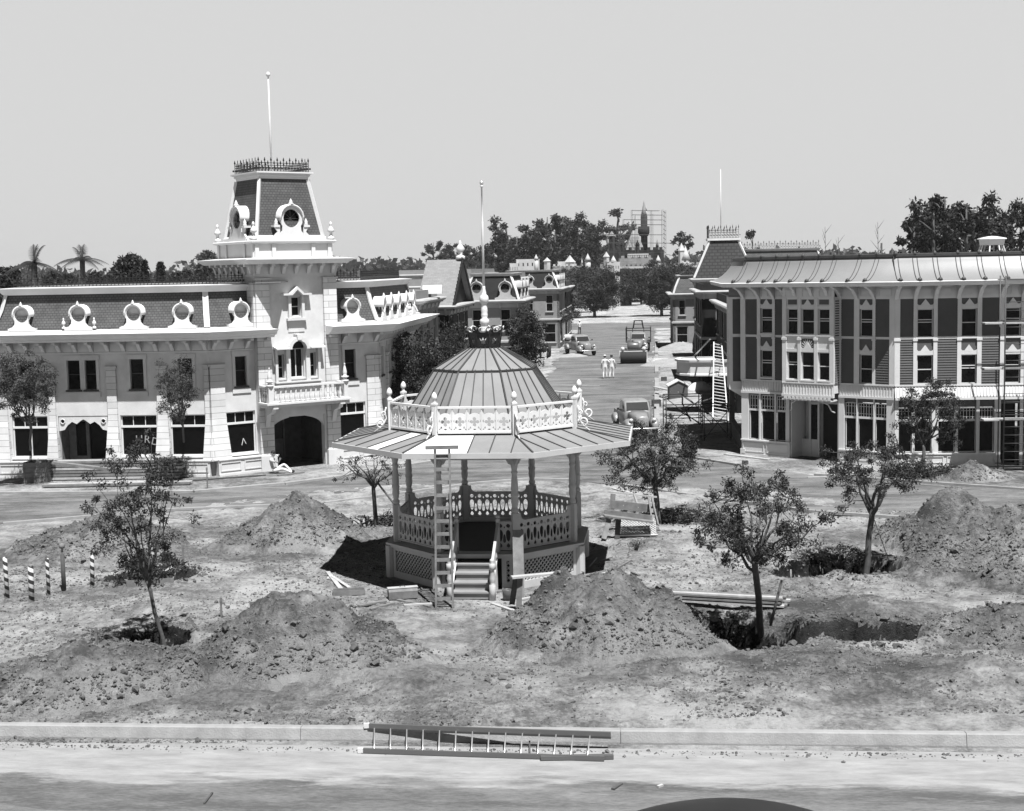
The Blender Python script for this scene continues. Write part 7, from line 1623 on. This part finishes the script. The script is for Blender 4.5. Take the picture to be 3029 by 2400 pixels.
crate('tree_box', 'weathered plank box around the foot of the leaning left young tree, sunk in its pit', 'tree box', (-7.95, 31.6, -.55), .95, .9, .5, 2, 'wood2', .15)
crate('tree_box', 'half sunken box around the young tree in the large pit', 'tree box', (5.3, 31.3, -.92), 1.0, .85, .42, 2, 'wood2', .02)
crate('tree_box', 'plank box with a low dark shrub, behind the leaning left young tree', 'tree box', (-10.1, 38.3, -.45), 1.25, 1.0, .75, 3, 'wood2', .15)
crate('tree_box', 'small dark box with a thin tree far up the left of the street', 'tree box', gp(1183, 712, .03), 1.3, 1.3, 1.1, 3, 'oldwood')
crate('tree_box', 'plank box holding the bushy tree at the far left edge', 'tree box', (*gz(66, 1002)[:2], .03), .9, .8, .5, 2, 'oldwood')
b_ = gp(1183, 712, 1.0); young_tree('street_tree', 'thin umbrella-shaped tree in a small box far up the left of the street', 'tree', b_, (b_[0], b_[1], 3.0), (b_[0], b_[1], 3.5), (1.9, 1.9, .6), K=9, Mc=50, per=26, lsz=.2, crad=.35, r0=.09, seed=81)
def shrub(label, c, r, n, per, lsz, seed, lm='leafd', squash=.6):
    t = thing('shrub', label, 'shrub', c); rs = np.random.RandomState(seed); P = []; mb = MB()
    for i in range(n): a = rs.rand()*6.28; u = rs.rand()**.5*r; q = np.array([u*math.cos(a), u*math.sin(a)*.8, .12+squash*r*rs.rand()*math.sqrt(max(.1, 1-(u/r)**2))]); P.append(q); mb.tube([(0, 0, -.1), q*.5+np.array([0, 0, .05]), q], [.02, .014, .006], 4)
    mb.build('stems', M['bark'], t); leaves(P, .17, per, lsz, seed, parent=t, material=M[lm])
shrub('low spreading dark shrub in the plank box left of centre', (-10.1, 38.4, .1), 1.1, 50, 55, .09, 91)
shrub('dark drooping weeds at the lip of the big pit behind the leaning tree', (9.3, 39.5, -.1), .8, 30, 40, .07, 92); shrub('dark uprooted brush beside the full young tree', (5.5, 46.6, -.1), .95, 40, 45, .08, 93)
shrub('dark brush heaped under the feathery tree by the clapboard building', (16.3, 55.0, .0), 1.3, 50, 50, .09, 94, squash=.4); shrub('small weed clump on open ground left of the large pit', (*gz(1340, 1160)[:2], .03), .22, 10, 30, .05, 95); shrub('dark brush behind the nearly bare tree', (-4.3, 46.9, -.1), .7, 24, 45, .07, 96)
# striped posts and stakes
M['stripe'] = bpy.data.materials.new('barber_stripe'); M['stripe'].use_nodes = True; nt = M['stripe'].node_tree; L = nt.links.new
tc = nt.nodes.new('ShaderNodeTexCoord'); sx = nt.nodes.new('ShaderNodeSeparateXYZ'); L(tc.outputs['Object'], sx.inputs[0])
at2 = _node(nt, 'ShaderNodeMath', operation='ARCTAN2'); L(sx.outputs[1], at2.inputs[0]); L(sx.outputs[0], at2.inputs[1])
d1 = _node(nt, 'ShaderNodeMath', operation='DIVIDE'); L(at2.outputs[0], d1.inputs[0]); d1.inputs[1].default_value = 2*math.pi
m1 = _node(nt, 'ShaderNodeMath', operation='MULTIPLY_ADD'); L(sx.outputs[2], m1.inputs[0]); m1.inputs[1].default_value = 4.6; L(d1.outputs[0], m1.inputs[2])
fr_ = _node(nt, 'ShaderNodeMath', operation='FRACT'); L(m1.outputs[0], fr_.inputs[0]); gt = _node(nt, 'ShaderNodeMath', operation='GREATER_THAN'); L(fr_.outputs[0], gt.inputs[0]); gt.inputs[1].default_value = .5
mr = _node(nt, 'ShaderNodeMapRange'); L(gt.outputs[0], mr.inputs[0]); mr.inputs[3].default_value = .03; mr.inputs[4].default_value = .6; L(mr.outputs[0], nt.nodes['Principled BSDF'].inputs['Base Color'])
for x, yt, yb, lean, lab in ((16, 1176, 1264, -.01, 'leftmost post'), (67, 1194, 1270, .02, 'thickest post, second from the left'), (103, 1180, 1258, 0, 'thinnest post, just left of the dark knobbed post'), (195, 1172, 1240, .03, 'post right of the dark knobbed post')):
    p = gz(x, yb); h = at(x, yt, p[1])[2]; r = .075 if 'thick' in lab else .05 if 'thin' in lab else .06; q = MB(); q.lathe([(r, -.2), (r, h-.03), (r*.7, h), (0, h)], 12); o = q.build('striped_post', M['stripe']); o.location = (p[0], p[1], float(H(p[0], p[1]))); o.rotation_euler = (0, lean, 0); tag(o, 'spiral striped short post: the '+lab, 'post', 'striped posts at the left')
p = gz(135, 1243); t = thing('dark_post', 'plain dark post with a ball on top among the striped posts', 'post', (p[0], p[1], 0)); q = MB(); q.lathe([(.065, -.2), (.06, 1.0), (.02, 1.02), (.02, 1.18)], 10); q.build('shaft', M['oldwood'], t); q = MB(); q.lathe([(0, 1.15), (.07, 1.18), (.09, 1.24), (.07, 1.3), (0, 1.33)], 12); q.build('ball', M['wood2'], t)
for x, yt, yb, lab in ((204, 1327, 1366, 'wooden stake with a dark top on the low left mound'), (467, 1272, 1314, 'thin wooden stake beside the large left mound'), (386, 1154, 1192, 'stake behind the leaning left young tree'), (1455, 1095, 1106, 'short white marker peg right of the full young tree'), (437, 985, 1032, 'thin bent wire stake by the lumber')):
    p = gz(x, yb); h = at(x, yt, p[1])[2]; q = MB(); q.box(-.025, .025, -.02, .02, -.2, h); q.box(-.03, .03, -.025, .025, h-.1, h); o = q.build('stake', M['white'] if 'white' in lab else M['wood2']); o.location = (p[0], p[1], float(H(p[0], p[1]))-.02); tag(o, lab, 'stake')
# prop stakes of the trees
for a, b, lab in (((1622, 1318, 31.9), (1646, 1222, 31.9), 'dark prop stake leaning beside the tree in the large pit'), ((1875, 1190, 38.6), (1830, 1065, 38.9), 'thin guy wire running from the right leaning tree to the ground'), ((848, 1085, 45.2), (792, 1013, 46.4), 'dark prop pole leaning on the nearly bare tree')):
    p = at(*a); q_ = at(*b); q = MB(); q.tube([np.zeros(3), q_-p], .035 if 'wire' not in lab else .012, 6); o = q.build('prop_stake' if 'wire' not in lab else 'guy_wire', M['oldwood']); o.location = tuple(p); tag(o, lab, 'stake' if 'wire' not in lab else 'wire')
# trestle table right of the steps
t = thing('trestle', 'rough trestle with a pale plank top, standing right of the gazebo steps', 'trestle', (*gz(1092, 1288)[:2], 0)); o_ = np.array([t.location.x, t.location.y, 0])
def LP(x, y, Y): return at(x, y, Y)-o_
yt = t.location.y
q = MB(); q.beam(LP(1077, 1216, yt-.1), LP(1196, 1205, yt+.25), .2, .05); q.build('top', M['wood'], t)
for x0, x1, y0_, m_ in ((1092, 1092, 1288, 'wood2'), (1083, 1078, 1272, 'oldwood')): q = MB(); q.beam(LP(x0+3, 1218, yt), LP(x1, y0_, yt-.05 if m_ == 'wood2' else yt+.3), .14, .05, (0, 1, 0)); q.build('leg', M[m_], t)
q = MB(); q.beam(LP(1185, 1208, yt+.3), LP(1178, 1235, yt+.3), .12, .05, (0, 1, 0)); q.build('leg', M['wood2'], t)
q = MB(); q.lathe([(.11, 0), (.13, .24), (.12, .25), (.11, .24), (.1, .02)], 12); o = q.build('bucket', M['paint_grey']); o.location = (*gz(1068, 1265)[:2], .05); tag(o, 'small grey bucket standing behind the trestle leg', 'bucket')
q = MB(); q.beam(LP(1040+54, 1140, yt+.4)*0, np.array([.0, .6, 1.7]), .28, .03, (0, 1, 0)); o = q.build('plank', M['wood2']); o.location = (*gz(1093, 1262)[:2], 0.02); tag(o, 'broad upright plank leaning on the gazebo base behind the trestle', 'plank')
# toolbox and open trays
p = gz(848, 1262); t = thing('toolbox', 'carpenter\'s wooden toolbox with a pale lid, lying before the gazebo', 'toolbox', (p[0], p[1], .04), .22)
q = MB(); q.prism([(-.14, 0), (.14, 0), (.15, .2), (.08, .27), (-.08, .27), (-.15, .2)], (-.38, 0, 0), np.array([0, 1., 0]), np.array([0, 0, 1.]), .76); q.build('box', M['wood2'], t); q = MB(); q.box(-.4, .4, -.1, .1, .272, .29); q.build('lid', M['wood'], t); q = MB(); q.tube([(-.07, 0, .29), (-.05, 0, .33), (.05, 0, .33), (.07, 0, .29)], .01, 5); q.build('handle', M['black'], t)
p = gz(735, 1255); t = thing('tool_tray', 'open wooden tray with dark tools left of the gazebo shadow', 'tray', (p[0], p[1], .05), .1)
q = MB(); q.box(-.42, .42, -.16, .16, 0, .02); q.box(-.42, .42, -.17, -.15, 0, .13); q.box(-.42, .42, .15, .17, 0, .13); q.box(-.43, -.41, -.15, .15, 0, .13); q.box(.41, .43, -.15, .15, 0, .13); q.build('tray', M['wood2'], t); q = MB(); q.box(-.35, .35, -.04, .0, .02, .08); q.box(-.3, .2, .05, .1, .02, .06); q.build('tools', M['iron'], t)
# timber bench stand right of the gazebo
p = gz(1320, 1140); Yb = p[1]; t = thing('timber_stand', 'rough timber bench stand with broad planks, under the full young tree', 'workbench', (p[0], Yb, 0)); o_ = np.array([p[0], Yb, 0])
def bar(a, b, Ya, Yb_, w_, h, m_, nm='brace', u=(0, 0, 1)): q = MB(); q.beam(at(*a, Ya)-o_, at(*b, Yb_)-o_, w_, h, u); q.build(nm, M[m_], t)
bar((1283, 1036), (1383, 1047), Yb+1.4, Yb+1.4, .05, .05, 'wood', 'rail'); bar((1287, 1062), (1378, 1072), Yb+1.3, Yb+1.3, .05, .26, 'wood2', 'board'); bar((1272, 1080), (1372, 1092), Yb+.5, Yb+.5, .05, .20, 'wood2', 'board'); bar((1272, 1086), (1375, 1099), Yb+.3, Yb+.3, .3, .05, 'wood2', 'board')
bar((1291, 1040), (1288, 1078), Yb+1.35, Yb+1.3, .16, .05, 'wood2', 'leg', (0, 1, 0)); bar((1282, 1094), (1271, 1135), Yb+.3, Yb, .16, .05, 'wood2', 'leg', (0, 1, 0)); bar((1302, 1095), (1299, 1136), Yb+.5, Yb+.4, .16, .1, 'oldwood', 'leg', (0, 1, 0))
bar((1322, 1040), (1312, 1066), Yb+1.4, Yb+1.3, .06, .05, 'wood', 'brace'); bar((1334, 1040), (1344, 1070), Yb+1.4, Yb+1.3, .06, .05, 'wood', 'brace'); bar((1372, 1048), (1386, 1106), Yb+1.3, Yb+.7, .05, .06, 'wood2', 'leg'); bar((1366, 1050), (1374, 1108), Yb+1.3, Yb+.7, .05, .06, 'wood2', 'leg')
for k in range(4): bar((1367+k*2.5, 1062+k*13), (1378+k*2.5, 1063+k*13), Yb+1.2-.12*k, Yb+1.2-.12*k, .05, .12, 'wood', 'step')
p = gz(1345, 1135); t = thing('lattice_panel', 'white lattice panel lying tilted below the timber stand', 'lattice panel', (p[0], p[1], .1), -.08); Mx = np.eye(4); Mx[:3, 1] = (0, .75, .66); Mx[:3, 2] = (0, -.66, .75)
q = MB(); Lm = np.eye(4); Lm[:3, 0] = (1, 0, 0); Lm[:3, 1] = (0, -.55, .83); Lm[:3, 2] = (0, .83, .55); q.M = Lm; lattice(q, -.55, .55, .05, .8, 0, .10, .03, .015); q.box(-.6, .6, -.02, .03, 0, .05); q.box(-.6, .6, -.02, .03, .8, .85); q.build('lattice', M['wood'], t)
# fallen board in the gazebo shadow, right
for x, y, rz, lab in ((1255, 1180, .4, 'square board leaning in the shadow right of the gazebo base'), (1225, 1195, -.5, 'second darker board lying in the shadow right of the gazebo base')):
    p = gz(x, y); q = MB(); q.box(-.4, .4, -.3, .3, .1, .13); o = q.build('board', M['wood2']); o.location = (p[0], p[1], .02); o.rotation_euler = (.25, -.15, rz); tag(o, lab, 'board')
# hydrant
p = gz(1119, 778); t = thing('fire_hydrant', 'small dark fire hydrant on the left pavement', 'hydrant', (p[0], p[1], .03)); q = MB(); q.lathe([(.14, 0), (.12, .06), (.09, .1), (.09, .5), (.13, .52), (.12, .6), (.05, .7), (0, .72)], 10); q.build('barrel', M['black'], t); q = MB(); q.box(-.2, .2, -.05, .05, .38, .48); q.build('outlets', M['black'], t)
# scaffolding at the right edge, before the clapboard building
S0 = gz(2112, 1000); t = thing('scaffolding', 'pipe scaffold with plank decks at the right edge, before the clapboard building', 'scaffolding', (S0[0], S0[1], 0)); sf = frame((0, 0), -5.1)
for x in (0, 1.0, 2.2):
    for y in (0, .85): q = MB(sf); q.tube([(x, y, 0), (x, y, 7.9 if x < 2 else 8.4)], .03, 6); q.build('upright', M['iron'], t)
for z in (.35, 2.4, 4.3, 6.1, 7.75):
    for y in (0, .85): q = MB(sf); q.tube([(-.1, y, z), (2.4, y, z)], .022, 5); q.build('ledger', M['iron'] if z != 7.75 else M['alum'], t)
for z in np.arange(.6, 7.2, .33): q = MB(sf); q.tube([(0, 0, z), (1.0, 0, z)], .014, 4); q.build('rung', M['iron'], t)
for z in (2.15, 4.2, 6.0): q = MB(sf); q.box(-.75, 2.5, .1, .75, z, z+.06); q.build('deck', M['wood'], t)
for z in (.5, 2.6, 4.5): q = MB(sf); q.tube([(1.0, 0, z), (2.2, 0, z+1.6)], .016, 4); q.tube([(1.0, 0, z+1.6), (2.2, 0, z)], .016, 4); q.build('cross_brace', M['iron'], t)
# builders' clutter on the right pavement
def frame_tower(label, x, y, w_, d, h, lev, m_='iron'):
    p = gz(x, y); t = thing('scaffold_frame', label, 'scaffolding', (p[0], p[1], .03))
    for i in (0, 1):
        for j in (0, 1): q = MB(); q.tube([(w_*i, d*j, 0), (w_*i, d*j, h)], .03, 5); q.build('upright', M[m_], t)
    for z in np.linspace(h/lev, h, lev):
        q = MB(); q.tube([(0, 0, z), (w_, 0, z), (w_, d, z), (0, d, z), (0, 0, z)], .025, 4); q.build('ledger', M[m_], t)
    q = MB(); q.tube([(0, 0, .1), (w_, 0, h*.95)], .02, 4); q.tube([(w_, 0, .1), (0, 0, h*.95)], .02, 4); q.build('cross_brace', M[m_], t)
frame_tower('low scaffold frame standing on open ground below the tall light ladder', 1483, 930, 1.3, 1.2, 1.7, 2)
frame_tower('dark scaffold frame with a box behind the full young tree', 1403, 905, 1.9, 1.4, 1.7, 3); frame_tower('narrow scaffold tower before the crested corner building', 1428, 735, 2.2, 1.6, 5.2, 4)
plank(1378, 815, 1432, 826, .3, 'pale plank across the pavement by the small hut', name='plank', z0=.6); plank(1432, 829, 1492, 873, .12, 'dark pole sloping down over the building materials', 'oldwood', name='pole', z0=1.0, z1=.7); plank(1440, 858, 1502, 838, .1, 'second dark pole crossing the sloping pole', 'oldwood', name='pole', z0=.7, z1=1.1)
plank(1465, 917, 1520, 908, .25, 'pale plank under the low scaffold frame', z0=.3); plank(1520, 898, 1542, 896, .15, 'short pale plank at the foot of the tall light ladder', z0=.1); plank(1442, 770, 1495, 715, .09, 'long pole leaning on the marquee roof', z0=2.0, z1=4.6, name='pole')
p = gz(1434, 850); t = thing('small_hut', 'small dark hut with a pale pitched roof by the marquee', 'hut', (p[0], p[1]+1.2, .03)); q = MB(); q.box(-.85, .85, 0, 1.6, 0, 1.25); q.prism([(-.85, 1.25), (.85, 1.25), (0, 1.62)], (0, 0, 0), np.array([1., 0, 0]), np.array([0, 0, 1.]), -1.6); q.build('wall', M['siding'], t)
q = MB(); q.prism([(-1.0, 1.2), (0, 1.64), (1.0, 1.2), (1.0, 1.27), (0, 1.72), (-1.0, 1.27)], (0, -.1, 0), np.array([1., 0, 0]), np.array([0, 0, 1.]), -1.8); q.build('roof', M['cream'], t); t.scale = (.68, .68, .78)
def heap(name, label, x, y, r, h, m_, seed, cat):
    p = gz(x, y); n = 26; u, v = np.meshgrid(np.linspace(0, 1, n), np.linspace(0, 2*math.pi, n)); X_ = p[0]+u*r*np.cos(v); Y_ = p[1]+u*r*.7*np.sin(v); Z_ = .03+h*(1-u)**.7*(1+.5*fbm(X_+seed, Y_, 1.5, 3))+.05*fbm(X_, Y_+seed, 5, 3)*(1-u); Z_[:, -1] = -.02
    Z_[-1] = Z_[0]; o = gridmesh(name, X_-p[0], Y_-p[1], Z_, M[m_]); o.location = (p[0], p[1], 0); tag(o, label, cat)
heap('canvas_heap', 'crumpled pale canvas heaped under the marquee', 1475, 822, .95, .8, 'cream', 2, 'canvas'); heap('sand_heap', 'pale sand heap spread beside the small hut', 1470, 845, 2.2, .45, 'sand', 5, 'sand heap'); heap('sand_heap', 'low pale sand heap right of the kerb, beyond the marquee', 1425, 770, 3.2, .7, 'sand', 7, 'sand heap'); heap('rubble_heap', 'pale rubble heap beside the roller', 1375, 762, 2.0, .5, 'dirt', 8, 'rubble'); heap('sand_heap', 'pale heap of rubble by the crested corner building', 1440, 738, 3.0, .8, 'sand', 9, 'sand heap')
heap('sand_heap', 'bright sand heap at the left kerb by the old grey pickup', 1200, 752, 1.8, .35, 'sand', 12, 'sand heap')
for i, (x, y) in enumerate(((1402, 890), (1478, 905), (1300, 1010))): pass
for x, y, w_, lab in ((1398, 803, .35, 'small dark crate on the kerb line near the hut'), (1382, 857, .5, 'dark box on the street right of the near pickup'), (1569, 979, .18, 'tiny dark box on the right pavement before the clapboard building')):
    crate('crate', lab, 'crate', (*gz(x, y)[:2], .04), w_, w_*.8, w_*.8, 2, 'oldwood', soil=False)

# small offcuts lying about
for i in range(22):
    x, y = rng.uniform(-8, 8), rng.uniform(33.2, 44.5)
    if rdist(x, y, -.73, 39.7, 3.4, 3.4) < 1 or any(rdist(x, y, c[0], c[1], c[2], c[3]) < 1.1 for c in MSPEC+[p_[:4] for p_ in PITS]): continue
    q = MB(); L_ = rng.uniform(.08, .28); q.box(-L_/2, L_/2, -.03, .03, 0, .02); o = q.build('offcut', M['wood']); o.location = (x, y, float(H(x, y))+.015); o.rotation_euler = (0, 0, rng.uniform(0, 3)); tag(o, 'small pale wood offcut lying on the trodden dirt near the gazebo', 'offcut', 'small offcuts on the dirt')
# bare saplings and a post on the skyline over the swept roof
for x, yt, lab in ((1737, 478, 'tall bare sapling on the skyline over the swept metal roof'), (1848, 468, 'tallest bare sapling left of the big tree clump'), (1765, 500, 'short bare sapling on the skyline')):
    p = at(x, yt, 95); t = thing('bare_sapling', lab, 'tree', (p[0], 95, 0)); q = MB(); q.tube([(0, 0, 0), (.1, 0, p[2]*.6), (0, 0, p[2])], [.06, .04, .012], 5)
    for k in range(9): z = p[2]*(.72+.03*k); a = k*2.4; q.tube([(0, 0, z), (.5*math.cos(a), .3*math.sin(a), z+.6)], [.02, .006], 4)
    q.build('trunk', M['bark'], t)
p = at(1856, 512, 75); q = MB(); q.lathe([(.06, 0), (.05, p[2])], 6); o = q.build('thin_post', M['black']); o.location = (p[0], 75, 0); tag(o, 'thin dark post rising behind the swept metal roof', 'post')
# ------------------------------------------------------------------ thin summer haze
hz = MB(); hz.box(-1500, 1500, -30, 1700, -1.5, 40); ho = hz.build('haze', bpy.data.materials.new('haze_air')); tag(ho, kind='stuff')
hm_ = ho.data.materials[0]; hm_.use_nodes = True; hm_.node_tree.nodes.clear()
pv = hm_.node_tree.nodes.new('ShaderNodeVolumePrincipled'); pv.inputs['Color'].default_value = (.9, .9, .9, 1); pv.inputs['Density'].default_value = .00013; pv.inputs['Anisotropy'].default_value = .2
oo = hm_.node_tree.nodes.new('ShaderNodeOutputMaterial'); hm_.node_tree.links.new(pv.outputs[0], oo.inputs['Volume'])
